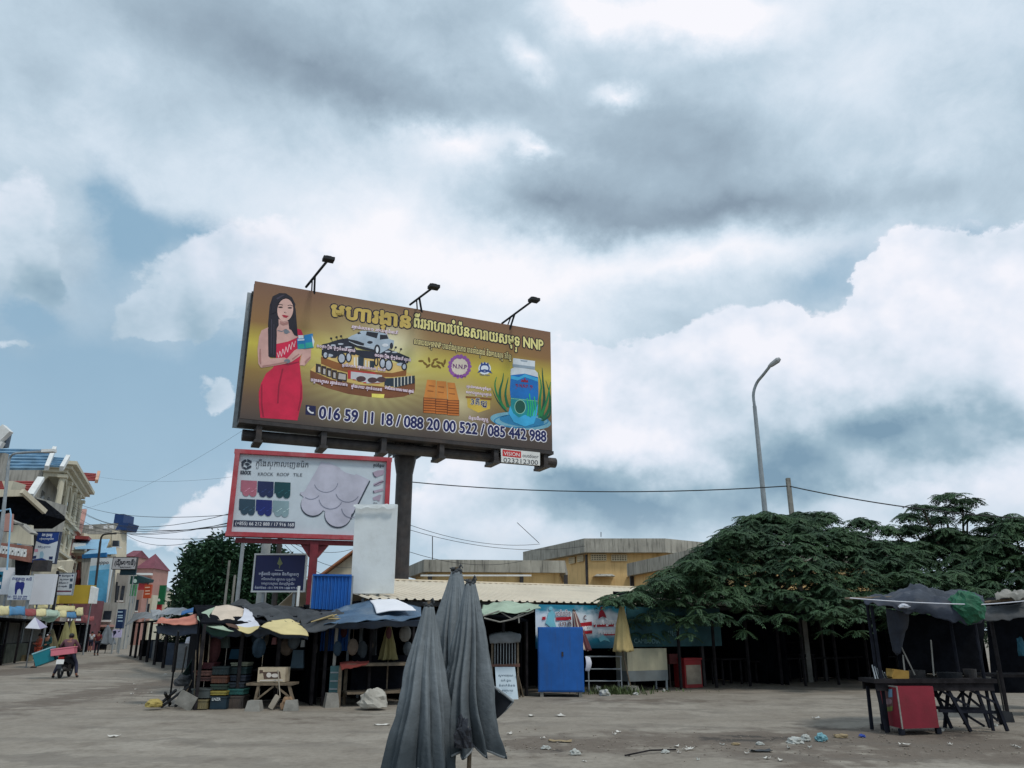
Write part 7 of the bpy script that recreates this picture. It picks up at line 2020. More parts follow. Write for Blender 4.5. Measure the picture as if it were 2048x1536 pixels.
for i in range(7):
    q0 = V((A0.x + (A1.x - A0.x) * i / 6, A0.y + (A1.y - A0.y) * i / 6, 0))
    mk('post', MB().box(q0 + V((0, 0, 1.1)), (.12, .12, 2.2)), m_darkwood, s_)
    if i < 6: mk('counter', MB().box(q0 + V((1.4, .6, .55)), (1.6, 1.4, 1.1), rz=.3 * i), (m_gloom, m_navy, m_greytarp)[i % 3], s_)
mk('rear_wall', MB().prism([(A0.x + 3, A0.y + 2, 0), (A1.x + 3, A1.y + 2, 0), (A1.x + 3, A1.y + 2, 2.2), (A0.x + 3, A0.y + 2, 2.2)], (.15, 0, 0)), m_gloom, s_)
mk('roof', MB().prism([(A0.x, A0.y, 2.2), (A1.x, A1.y, 2.2), (A1.x + 3.2, A1.y + 2, 2.5), (A0.x + 3.2, A0.y + 2, 2.5)], (0, 0, .08)), m_gloom, s_)
# goods in front of the left stalls
for k, (x, y, w, h, col_, nm, cat, lb) in enumerate(((51, 1316, 18, 20, (22, 92, 112), 'water_drum', 'drum', 'teal plastic drum in front of the left stalls'), (8, 1322, 16, 12, (110, 104, 92), 'grain_sack', 'sack', 'grey brown sack at the left edge by the stalls'), (104, 1306, 14, 14, (170, 176, 176), 'white_sack', 'sack', 'white sack behind the motorbike'), (213, 1296, 18, 12, (180, 176, 160), 'white_sack', 'sack', 'pale sack beside the lilac sign'), (120, 1290, 10, 10, (40, 50, 80), 'blue_sack', 'sack', 'dark blue sack in the left stalls'))):
    p = G(x, y)
    if nm == 'water_drum': one(nm, MB().tube([p, p + V((0, 0, .05)), p + V((0, 0, .42)), p + V((0, 0, .46))], [.2, .24, .25, .22], 14), M('goods_%d' % k, C(*col_, .75), .5, .15, 3, .1), lb, cat)
    else: lump(nm, x, y, w, h, p.y, M('goods_%d' % k, C(*col_, .75), .8, .15, 3, .2), lb, cat, k + 20)
p = G(41, 1322)
o = crate('crate', 'beige plastic crate tipped beside the woman in orange', 41, 1310, 1325, 30, p.y, (150, 140, 112))
for k, (x, y) in enumerate(((255, 1283), (266, 1280), (276, 1279), (322, 1272))):
    p = G(x, y)
    one('parked_cart', MB().box(p + V((0, 0, .75)), (1.6, 1.0, .5), rz=.4 * k).box(p + V((.3, 0, 1.2)), (.7, .9, .5), rz=.4 * k).tube([p + V((-.6, -.45, .25)), p + V((-.6, .45, .25))], .25, 8).tube([p + V((.6, -.45, .25)), p + V((.6, .45, .25))], .25, 8), (m_gloom, m_navy, m_steel, m_greytarp)[k], ('dark loaded cart nearest the lilac sign', 'navy loaded cart second from the lilac sign', 'dark cart below the grey tents', 'grey cart at the far end of the road')[k], 'cart')

# ------------------------------------------------------------ people
def skinned(name, verts, edges, radii, mat, parent, sub=2):
    me = bpy.data.meshes.new(name)
    me.from_pydata([V(v) for v in verts], edges, [])
    me.materials.append(mat)
    o = bpy.data.objects.new(name, me)
    COL.objects.link(o)
    if parent: o.parent = parent
    md = o.modifiers.new('skin', 'SKIN'); md.use_smooth_shade = True
    for i, r in enumerate(radii):
        sv = me.skin_vertices[0].data[i]
        sv.radius = r if isinstance(r, tuple) else (r, r)
        sv.use_root = i == 0
    ss_ = o.modifiers.new('smooth', 'SUBSURF'); ss_.levels = sub; ss_.render_levels = sub
    return o


m_skin = M('person_skin', C(150, 104, 84, .85), .6, .08, 8, .05)
m_hair = M('black_hair', (.012, .011, .012), .5, .2, 20, .2)
STAND = dict(pelvis=(0, 0, .92), waist=(0, 0, 1.06), chest=(0, .01, 1.25), neck=(0, 0, 1.40), head=(0, .02, 1.50), crown=(0, .02, 1.60),
             sL=(-.17, 0, 1.34), eL=(-.22, -.02, 1.08), hL=(-.21, .08, .86), sR=(.17, 0, 1.34), eR=(.22, -.02, 1.08), hR=(.21, .08, .86),
             pL=(-.09, 0, .88), kL=(-.10, .02, .48), aL=(-.10, -.02, .08), tL=(-.11, .13, .035), pR=(.09, 0, .88), kR=(.10, .02, .48), aR=(.10, -.02, .08), tR=(.11, .13, .035))
RAD = dict(pelvis=.125, waist=(.12, .095), chest=(.145, .105), neck=.055, head=.085, crown=.06, sL=.065, eL=.045, hL=.035, sR=.065, eR=.045, hR=.035, pL=.085, kL=.06, aL=.045, tL=.035, pR=.085, kR=.06, aR=.045, tR=.035)
BONES = [('pelvis', 'waist'), ('waist', 'chest'), ('chest', 'neck'), ('neck', 'head'), ('head', 'crown'), ('chest', 'sL'), ('sL', 'eL'), ('eL', 'hL'), ('chest', 'sR'), ('sR', 'eR'), ('eR', 'hR'),
         ('pelvis', 'pL'), ('pL', 'kL'), ('kL', 'aL'), ('aL', 'tL'), ('pelvis', 'pR'), ('pR', 'kR'), ('kR', 'aR'), ('aR', 'tR')]
SHIRT = ['pelvis', 'waist', 'chest', 'sL', 'eL', 'sR', 'eR']
LEGS = ['pelvis', 'pL', 'kL', 'aL', 'pR', 'kR', 'aR']


def person(loc, rz, label, shirt, trousers, pose=None, h=1.0, long_sleeve=False, shorts=False, mask=None, long_hair=False, cap=None, skirt=False):
    J = dict(STAND)
    if pose: J.update(pose)
    o = thing('person', loc, label, 'person')
    o.rotation_euler = (0, 0, rz)
    o.scale = (h, h, h)
    names = list(J)
    # hands: palm, four fingers and a thumb, curled
    verts = [J[k] for k in names]
    edges = [(names.index(a), names.index(b)) for a, b in BONES]
    rad = [RAD[k] for k in names]
    for sd_, hk, ek in ((-1, 'hL', 'eL'), (1, 'hR', 'eR')):
        hv, dv = V(J[hk]), (V(J[hk]) - V(J[ek])).normalized()
        sv = dv.cross(V((0, 1, 0))).normalized() if abs(dv.y) < .9 else dv.cross(V((0, 0, 1))).normalized()
        for f in range(4):
            n = len(verts)
            b_ = hv + dv * .05 + sv * (f - 1.5) * .017
            verts += [b_, b_ + dv * (.045 - .006 * abs(f - 1)) + V((0, .012, 0))]
            rad += [.011, .008]
            edges += [(names.index(hk), n), (n, n + 1)]
        n = len(verts)
        verts.append(hv + dv * .03 + sv * sd_ * .045 + V((0, .02, 0))); rad.append(.010)
        edges.append((names.index(hk), n))
    b = skinned('body', verts, edges, rad, m_skin, o, 1)

    def garment(nm, keys, grow, mat, trim=None):
        ks = [k for k in keys]
        vv = [V(J[k]) for k in ks]
        if trim:
            for k, (par_, f) in trim.items():
                if k in ks: vv[ks.index(k)] = V(J[par_]).lerp(V(J[k]), f)
        ee = [(ks.index(a), ks.index(b_)) for a, b_ in BONES if a in ks and b_ in ks]
        rr = [tuple(x + grow for x in RAD[k]) if isinstance(RAD[k], tuple) else RAD[k] + grow for k in ks]
        return skinned(nm, vv, ee, rr, mat, o, 1)
    garment('shirt', SHIRT + (['hL', 'hR'] if long_sleeve else []), .016, shirt, None if long_sleeve else {'eL': ('sL', .75), 'eR': ('sR', .75)})
    if skirt:
        mb = MB()
        rows = []
        for z, r in ((.98, .13), (.7, .19), (.35, .21), (.12, .23)):
            rows.append([V((r * cos(t) * 1.05, r * sin(t) * .9, z)) * 1.0 for t in [2 * pi * k / 16 for k in range(17)]])
        mb.grid(rows)
        x = mk('skirt', MB(), trousers, None)
        x.data.from_pydata([v for v in mb.v], [], mb.f)
        x.parent = o
    else:
        garment('trousers', LEGS, .014, trousers, {'aL': ('kL', .15), 'aR': ('kR', .15)} if shorts else {'aL': ('kL', .92), 'aR': ('kR', .92)})
    hd, cw = V(J['head']), V(J['crown'])
    up_ = (cw - hd).normalized()
    mb = MB().ball(hd + up_ * .055 + V((0, -.018, 0)), .098, 12, 8, (1, 1.08, .95))
    if long_hair: mb.ball(hd + V((0, -.07, -.10)), .085, 10, 7, (.95, .5, 1.6))
    x = bpy.data.meshes.new('hair'); x.from_pydata([v for v in mb.v], [], mb.f); x.materials.append(cap or m_hair)
    xo = bpy.data.objects.new('hair' if not cap else 'cap', x); COL.objects.link(xo); xo.parent = o

    def bit(nm, mb_, mat):
        x_ = bpy.data.meshes.new(nm); x_.from_pydata([v for v in mb_.v], [], mb_.f); x_.materials.append(mat)
        y_ = bpy.data.objects.new(nm, x_); COL.objects.link(y_); y_.parent = o
    if mask: bit('mask', MB().ball(hd + V((0, .075, -.015)), .06, 10, 6, (1, .6, .75)), mask)
    else: bit('nose', MB().ball(hd + V((0, .095, .0)), .018, 6, 4, (.8, 1, 1.2)), m_skin)
    for sx in (-1, 1):
        bit('eye', MB().ball(hd + V((.035 * sx, .085, .035)), .011, 6, 4), m_hair)
        bit('ear', MB().ball(hd + V((.092 * sx, .0, .0)), .022, 6, 4, (.5, .8, 1.2)), m_skin)
        bit('shoe', MB().ball(V(J['tL' if sx < 0 else 'tR']) * .6 + V(J['aL' if sx < 0 else 'aR']) * .4 - V((0, 0, .02)), .07, 8, 5, (.75, 1.7, .6)), m_black)
    return o


def cl(n, c_): return M('clothes_' + n, C(*c_, .8) if c_ else None, .85, .15, 6, .15)


p = G(70, 1335.5)
person(p, 2.4, 'person in an orange outfit with arms folded beside the left stalls', cl('orange', (186, 84, 62)), cl('orange', None), dict(hL=(.06, .2, 1.14), hR=(-.06, .2, 1.12), eL=(-.24, .06, 1.1), eR=(.24, .06, 1.1)), .98, True)
p = G(88, 1327)
person(p, 2.9, 'person in a dark green dress and white mask behind the orange outfit', cl('green', (24, 66, 70)), cl('green', None), dict(hL=(-.1, .18, 1.0)), 1.0, True, mask=m_white_c, skirt=True, long_hair=True)
p = G(179, 1304)
person(p, .3, 'person in a white shirt and dark shorts walking up the road', cl('white', (200, 202, 206)), cl('navy', (34, 42, 64)), dict(kL=(-.10, .12, .5), aL=(-.10, .02, .1), tL=(-.1, .16, .06), kR=(.10, -.02, .48), aR=(.1, -.22, .12), tR=(.1, -.12, .04), hL=(.0, .2, 1.1)), 1.02, False, True)
p = G(191.5, 1311)
person(p, .1, 'person in dark trousers with a red and black top standing on the road', cl('maroon', (110, 40, 48)), cl('black', (24, 28, 44)), dict(hR=(.12, .2, 1.05)), 1.04, False)
p = G(152, 1297)
person(p, 1.0, 'person in grey bending at a dark left stall', cl('grey', (146, 146, 146)), cl('dgrey', (70, 74, 82)), dict(chest=(0, .12, 1.2), neck=(0, .22, 1.32), head=(0, .28, 1.39), crown=(0, .32, 1.47), sL=(-.17, .16, 1.27), sR=(.17, .16, 1.27), hL=(-.15, .4, 1.0), hR=(.15, .4, 1.0), eL=(-.2, .25, 1.05), eR=(.2, .25, 1.05)), .95)

# the motorbike, its rider and the boxes on the pillion
mg = G(119, 1357)
MR = .24                                          # heading up the road
mbk = thing('motorbike', mg, 'dark motorbike seen from behind carrying a rider and two boxes', 'motorbike')
mbk.rotation_euler = (0, 0, MR)


def loc_part(name, mb, mat, parent, smooth=False):
    me = bpy.data.meshes.new(name); me.from_pydata([tuple(v) for v in mb.v], [], mb.f); me.materials.append(mat)
    if smooth:
        for q_ in me.polygons: q_.use_smooth = True
    o = bpy.data.objects.new(name, me); COL.objects.link(o); o.parent = parent
    return o


def wheel(y):
    mb = MB()
    rows = []
    for i in range(25):
        t = 2 * pi * i / 24
        rows.append([V((.05 * cos(s), y + (.25 + .045 * sin(s)) * cos(t), .295 + (.25 + .045 * sin(s)) * sin(t))) for s in [2 * pi * k / 8 for k in range(9)]])
    w = loc_part('wheel', mb.grid(rows), m_black, mbk, True)
    r = MB()
    for k in range(6):
        t = pi * k / 3
        r.tube([(0, y, .295), (0, y + .22 * cos(t), .295 + .22 * sin(t))], .012, 4)
    r.tube([(-.06, y, .295), (.06, y, .295)], .05, 8)
    loc_part('rim', r, m_grey, w)


wheel(0.0); wheel(1.2)
m_bike = M('bike_plastic', (.015, .017, .022), .3, .15, 5, 0, spec=.5)
loc_part('rear_body', MB().prism([(-.12, -.12, .62), (-.13, .5, .5), (-.12, .8, .62), (-.13, .5, .76), (-.11, -.2, .80)], (.24, 0, 0)), m_bike, mbk)
loc_part('mudguard', MB().prism([(-.07, -.30, .36), (-.07, -.24, .62), (-.07, -.1, .66), (-.07, -.18, .4)], (.14, 0, 0)), m_bike, mbk)
loc_part('seat', MB().box((0, .28, .80), (.26, .8, .09), top=.85), m_black, mbk)
loc_part('leg_shield', MB().prism([(-.2, .85, .3), (-.22, .95, .7), (-.16, .9, .95), (.16, .9, .95), (.22, .95, .7), (.2, .85, .3)], (0, .05, 0)), m_bike, mbk)
loc_part('fork', MB().tube([(-.07, 1.2, .295), (-.07, 1.0, .95)], .025, 6).tube([(.07, 1.2, .295), (.07, 1.0, .95)], .025, 6), m_grey, mbk)
loc_part('handlebar', MB().tube([(-.36, .8, 1.0), (-.15, .92, 1.0), (.15, .92, 1.0), (.36, .8, 1.0)], .018, 6), m_black, mbk)
loc_part('exhaust', MB().tube([(.15, .6, .25), (.16, .1, .32), (.16, -.25, .38)], [.03, .05, .055], 8), m_steel, mbk)
loc_part('tail_light', MB().box((0, -.2, .74), (.2, .06, .07)), M('tail_red', (.4, .02, .02), .3, .1, 5, 0), mbk)
loc_part('number_plate', MB().box((0, -.28, .60), (.26, .012, .17), R=Matrix.Rotation(-.3, 3, 'X')), m_white, mbk)
loc_part('engine', MB().box((0, .6, .35), (.26, .4, .24)), m_steel, mbk)
for sx in (-1, 1): loc_part('mirror', MB().tube([(.2 * sx, .88, 1.02), (.28 * sx, .84, 1.2)], .01, 4).box((.3 * sx, .84, 1.22), (.1, .02, .06)), m_black, mbk)
fwd = V((-sin(MR), cos(MR), 0)); sid = V((cos(MR), sin(MR), 0))
person(mg + fwd * .55, MR, 'rider in a mauve top astride the motorbike with both feet down', cl('mauve', (112, 76, 86)), cl('slate', (52, 56, 78)),
       dict(pelvis=(0, 0, .95), waist=(0, .02, 1.08), chest=(0, .07, 1.25), neck=(0, .12, 1.38), head=(0, .15, 1.47), crown=(0, .16, 1.57), sL=(-.18, .06, 1.33), sR=(.18, .06, 1.33), eL=(-.32, .15, 1.12), eR=(.32, .15, 1.12), hL=(-.33, .3, 1.02), hR=(.33, .3, 1.02),
            pL=(-.12, .02, .9), pR=(.12, .02, .9), kL=(-.30, .2, .52), kR=(.30, .2, .52), aL=(-.40, .05, .09), aR=(.40, .05, .09), tL=(-.43, .19, .04), tR=(.43, .19, .04)), 1.0, True)


def cooler(name, label, c_, d, R, mat, lidm):
    o = thing(name, c_, label, 'box')
    mk('body', MB().box(V(c_), d, R=R), mat, o, bevel=.02)
    mk('lid', MB().box(V(c_) + R @ V((0, 0, d[2] / 2 + .02)), (d[0] + .03, d[1] + .03, .05), R=R), lidm, o, bevel=.015)
    return o


Rz = Matrix.Rotation(MR, 3, 'Z')
m_teal = M('teal_plastic', C(26, 128, 142, .85), .45, .08, 3, .03)
m_pinkp = M('pink_plastic', C(226, 128, 144, .85), .45, .06, 3, .03)
cooler('cooler_box', 'teal cooler box hanging tilted from the left of the motorbike', mg + V((0, 0, .76)) - sid * .62 + fwd * .08, (.66, .5, .46), Rz @ Matrix.Rotation(-.38, 3, 'Y'), m_teal, M('pale_teal_plastic', C(150, 200, 210, .85), .45, .06, 3, .03))
cooler('cooler_box', 'long pink box laid across the back of the motorbike', mg + V((0, 0, .95)) + sid * .03 - fwd * .1, (.80, .42, .22), Rz @ Matrix.Rotation(-.12, 3, 'Y'), m_pinkp, m_pinkp)

# ------------------------------------------------------------ the red cart stall on the right
YS = 14.75
ct = thing('cart_table', G(1870, 1462), 'long dark cart table on crossed legs with a red front', 'table')
ct.location.z = 0
a, b = W(1752, 1365, YS), W(1987, 1362, YS + .02)
tw_ = (b - a).length; trz = atan2((b - a).y, (b - a).x)
TX = (b - a).normalized(); TYv = V((-TX.y, TX.x, 0))
zt = (a.z + b.z) / 2


def T_(u, v, z=0.0): return V((a.x, a.y, 0)) + TX * u + TYv * v + V((0, 0, z))


mk('top', MB().box(T_(tw_ / 2, .28, zt), (tw_ + .1, .62, .07), rz=trz), m_darkwood, ct)
mk('apron', MB().box(T_(tw_ / 2, .03, zt - .1), (tw_, .04, .13), rz=trz).box(T_(tw_ / 2, .55, zt - .1), (tw_, .04, .13), rz=trz), m_darkwood, ct)
m_frame = M('dark_cart_timber', (.018, .02, .028), .9, .3, 5, .25, spec=.08)
for (u0, z0, u1, z1, v) in ((tw_ - .05, zt - .1, tw_ + .12, 0, .05), (tw_ - .05, zt - .1, tw_ + .1, 0, .52), (1.28, zt - .12, 1.58, 0, .05), (1.28, zt - .12, 1.5, 0, .52), (.06, zt - .1, .04, 0, .5), (.03, zt - .1, .1, 0, .05), (1.62, zt - .1, 1.42, 0, .6)):
    mk('leg', MB().bar(T_(u0, v, z0), T_(u1, v, z1), .05), m_frame, ct)
for (u0, z0, u1, z1, v) in ((1.08, zt - .12, 1.62, .42, .05), (1.10, .70, 2.15, .02, .6), (tw_ - .5, zt - .12, tw_ + .02, .45, .05), (tw_ - .1, .6, tw_ - .32, .05, .6), (1.55, zt - .12, 1.38, .5, .62), (tw_ - .42, zt - .14, tw_ + .25, .12, .5), (1.9, zt - .12, 1.5, .3, .5)):
    mk('brace', MB().bar(T_(u0, v, z0), T_(u1, v, z1), .036), m_frame, ct)
mk('stretcher', MB().bar(T_(1.1, .1, .34), T_(tw_ + .05, .1, .30), .05), m_frame, ct)
mk('stretcher', MB().bar(T_(1.1, .5, .36), T_(tw_, .5, .32), .05), m_frame, ct)
# red box front
ra, rb = W(1805, 1456, 14.45), W(1878, 1452, 14.62)
rl_ = W(1769, 1450, 15.15)
ztop = W(1805, 1374, 14.45).z
rbx = thing('red_cabinet', ((ra.x + rb.x) / 2, 14.8, 0), 'red cabinet with a food poster under the left end of the cart table', 'cabinet')
c0, c1_, c2_ = V((ra.x, ra.y, .1)), V((rb.x, rb.y, .1)), V((rl_.x, rl_.y, .1))
hh = ztop - .1
mk('body', MB().prism([c0, c1_, c1_ + (c2_ - c0), c2_], (0, 0, hh)), M('deep_red_panel', (.22, .017, .032), .5, .14, 2, .1, grime=.45, gcol=(.1, .02, .02)), rbx)
mk('corner_strip', MB().bar(c0 - V((.01, .02, 0)), c0 + V((-.01, -.02, hh)), .02), m_conc, rbx)
mk('top_strip', MB().bar(c0 + V((0, -.01, hh)), c2_ + V((-.01, -.01, hh)), .02), m_conc, rbx)
for p in (c0, c1_, c2_): mk('foot', MB().box((p.x, p.y + .05, .05), (.08, .08, .1)), m_frame, rbx)
PPn = Panel(V((c2_.x, c2_.y, .1)), V((c0.x, c0.y, .1)), ztop)
prp(rbx, 'poster_print', (120, 84, 84), lambda mb: PPn.poly(mb, [(1770, 1378), (1786, 1377), (1787, 1422), (1773, 1424)], 1))
prp(rbx, 'poster_sky_print', (120, 160, 190), lambda mb: PPn.poly(mb, [(1777, 1379), (1785, 1378), (1786, 1394), (1778, 1395)], 2))
prp(rbx, 'poster_food_print', (170, 140, 146), lambda mb: PPn.ell(mb, 1778, 1403, 7, 6, 2))
prp(rbx, 'poster_leaf_print', (130, 140, 70), lambda mb: PPn.poly(mb, [(1773, 1415), (1786, 1412), (1786, 1421), (1774, 1423)], 2))
# roof poles and canopy
cf = thing('canopy_frame', T_(1.2, .6), 'dark poles carrying the tarpaulin above the cart table', 'frame')
for (u, v, zz) in ((.15, .1, 2.15), (tw_ - .1, .1, 2.1), (.3, .6, 2.25), (tw_ - .1, .9, 2.2)): mk('pole', MB().tube([T_(u, v, .0), T_(u, v, zz)], .03, 6), m_frame, cf)
for (x0, y0, x1, y1) in ((1798, 1284, 1830, 1350), (1806, 1310, 1810, 1348), (1862, 1280, 1868, 1352)): mk('stick', MB().tube([W(x0, y0, 15.0), W(x1, y1, 14.9)], .014, 5), m_conc, cf)
mk('ridge_pole', MB().tube([W(1690, 1197, 14.9), W(1800, 1194, 15.1)], .02, 6), m_wood, cf)
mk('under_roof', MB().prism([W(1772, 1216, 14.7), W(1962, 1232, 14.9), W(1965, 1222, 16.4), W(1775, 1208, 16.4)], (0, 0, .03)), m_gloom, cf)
m_bluenavy = M('slate_tarpaulin', (.022, .029, .046), .6, .35, 2.2, .5, 12, grime=.3, gcol=(.07, .08, .10))
tarp('slate_tarpaulin', 'lumpy slate blue tarpaulin thrown over the cart stall on the right', [[(1735, 1196, 15.9), (1778, 1188, 16.1), (1832, 1174, 16.2), (1872, 1182, 16.2), (1930, 1184, 16.2), (1966, 1195, 16.0)], [(1728, 1197, 15.0), (1785, 1190, 15.2), (1838, 1172, 15.3), (1880, 1184, 15.3), (1930, 1188, 15.3), (1968, 1202, 15.2)],
     [(1728, 1199, 14.7), (1788, 1200, 14.6), (1842, 1198, 14.5), (1890, 1204, 14.5), (1938, 1212, 14.5), (1966, 1214, 14.6)], [(1742, 1203, 14.6), (1790, 1216, 14.5), (1845, 1226, 14.45), (1895, 1234, 14.42), (1940, 1244, 14.45), (1966, 1236, 14.55)]], m_bluenavy, .08, 4, 44, 26, 71)
tarp('slate_tarpaulin', 'slate tarpaulin hanging down at the left end of the cart stall', [[(1772, 1212, 15.0), (1795, 1218, 14.8), (1818, 1222, 14.9)], [(1776, 1250, 15.1), (1796, 1262, 14.9), (1815, 1250, 15.0)], [(1786, 1300, 15.1), (1797, 1306, 15.0), (1806, 1280, 15.0)]], m_bluenavy, .06, 4, 10, 14, 72)
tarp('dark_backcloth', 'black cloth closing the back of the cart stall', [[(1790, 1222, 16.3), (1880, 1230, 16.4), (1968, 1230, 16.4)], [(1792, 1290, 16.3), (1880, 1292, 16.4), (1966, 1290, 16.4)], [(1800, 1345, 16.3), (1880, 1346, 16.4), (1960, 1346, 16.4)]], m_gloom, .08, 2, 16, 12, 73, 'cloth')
gb = W(1934, 1215, 14.5)
mb = MB().ball((0, 0, 0), 1, 22, 14)
mb.v = [tuple(gb + V((v[0] * .29 * (1 + .12 * noise.noise(V(v) * 2)), v[1] * .24, v[2] * .27 * (1 + .15 * noise.noise(V(v) * 3)))) + V(v) * (.09 * abs(noise.noise(V(v) * 2.6)) - .05 * abs(noise.noise(V(v) * 6)))) for v in mb.v]
one('net_bag', mb, M('green_net', C(42, 116, 84, .6), .6, .3, 9, .5, 40, grime=.4, gscale=6, gcol=(.02, .12, .06)), 'bright green net bag resting on the slate tarpaulin', 'bag')
lump('white_paper', 1808, 1216, 22, 8, 14.4, m_white_c, 'white paper scrap caught on the slate tarpaulin', 'paper', 34).location.z = W(1808, 1216, 14.4).z
one('rope', MB().tube(wire(W(1700, 1196, 14.3), W(1960, 1209, 14.3), .02) + wire(W(1962, 1209, 14.3), W(2080, 1198, 14.2), .01)[1:], .010, 5), m_white_c, 'pale rope stretched across the front of the slate tarpaulin', 'rope')
ybx = thing('cardboard_box', W(1795, 1358, 14.9), 'yellow cardboard box lying tilted on the cart table', 'box')
mk('box', MB().box(W(1795, 1349, 14.95), (.30, .24, .17), R=Matrix.Rotation(.12, 3, 'Y')), M('yellow_card', C(176, 140, 70, .8), .85, .12, 6, .1), ybx)
mk('flap', MB().box(W(1781, 1346, 14.9), (.02, .22, .14), R=Matrix.Rotation(.5, 3, 'Y')), M('yellow_card', None), ybx)
for k in range(6):
    one('skewer_bundle', MB().tube([W(1752 + 5 * k, 1362, 14.8 + .05 * k), W(1744 + 5 * k, 1330 + 3 * k, 14.9)], .012, 4), m_grey, 'thin grey rod standing on the left end of the cart table', 'rod', 'rods on the cart table')
for k, (x, w_, h_, lb) in enumerate(((1850, 26, 14, 'low dark tray on the middle of the cart table'), (1915, 40, 10, 'flat dark pan on the cart table'), (1958, 20, 16, 'dark pot at the right end of the cart table'))):
    p = W(x, 1360, 14.95)
    ww = w_ / FPX * 15.5
    one(('tray', 'pan', 'pot')[k], MB().tube([V((p.x, 15.2, zt + .035)), V((p.x, 15.2, zt + .04)), V((p.x, 15.2, zt + .035 + h_ / 100))], [ww * .4, ww * .5, ww * .55], 14), (m_steel, m_black, m_steel)[k], lb, 'cookware')
sh = thing('broom', G(2012, 1445), 'long handled black broom standing right of the cart table', 'broom')
mk('handle', MB().tube([G(2010, 1434) + V((0, 0, .08)), W(1994, 1342, 15.9)], .014, 6), m_black, sh)
mk('head', MB().box(G(2013, 1444) + V((0, 0, .1)), (.30, .12, .2), R=Matrix.Rotation(.15, 3, 'Y'), top=.7), m_black, sh)
one('plank', MB().bar(G(2003, 1448), W(1984, 1382, 15.2), .07, .04), m_frame, 'dark plank leaning on the right leg of the cart table', 'plank')
# second stall at the right edge
s2 = thing('market_stall', W(2040, 1400, 17.5), 'dark stall with a torn roof at the right edge beside the cart stall', 'stall')
s2.location.z = 0
mk('roof', MB().prism([W(1968, 1212, 16.8), W(2120, 1206, 16.8), W(2120, 1196, 19), W(1975, 1200, 19)], (0, 0, .05)), m_gloom, s2)
mk('rear_wall', MB().prism([W(1972, 1200, 19), W(2120, 1198, 19), (W(2120, 1300, 19).x, 19, .35), (W(1972, 1300, 19).x, 19, .35)], (0, .05, 0)), m_gloom, s2)
mk('roof_pole', MB().tube([W(1960, 1206, 16.6), W(2100, 1190, 16.4)], .03, 6), m_wood, s2)
for x in (1978, 2070): p = W(x, 1220, 17); mk('post', MB().tube([(p.x, 17, 0), (p.x, 17, p.z + .1)], .04, 6), m_darkwood, s2)
mk('counter', MB().box((W(2050, 1330, 17.6).x, 17.8, .8), (1.6, .8, .06)), m_darkwood, s2)
tarp('white_rag', 'torn white cloth and straw on the roof of the right edge stall', [[(1995, 1184, 16.9), (2015, 1178, 17), (2050, 1182, 17)], [(1990, 1190, 16.5), (2020, 1187, 16.5), (2052, 1192, 16.5)], [(1992, 1197, 16.3), (2022, 1195, 16.3), (2050, 1199, 16.3)]], m_conc, .10, 6, 16, 10, 81, 'cloth')
lump('teal_bag', 2046, 1310, 14, 40, 17, M('goods_0', None), 'teal bag hanging in the dark stall at the right edge', 'bag', 41).location.z = W(2046, 1312, 17).z
tarp('navy_tarpaulin', 'dark navy tarpaulin over the front of the right edge stall', [[(1962, 1208, 16.9), (2010, 1206, 16.9), (2100, 1202, 16.9)], [(1960, 1225, 16.5), (2010, 1222, 16.5), (2100, 1216, 16.5)], [(1964, 1242, 16.4), (2010, 1238, 16.4), (2100, 1228, 16.4)]], m_darktarp, .08, 2.5, 20, 10, 83)

# ------------------------------------------------------------ three closed grey parasols in the foreground
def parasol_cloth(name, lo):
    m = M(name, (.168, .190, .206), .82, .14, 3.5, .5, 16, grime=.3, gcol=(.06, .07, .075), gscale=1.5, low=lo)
    return m


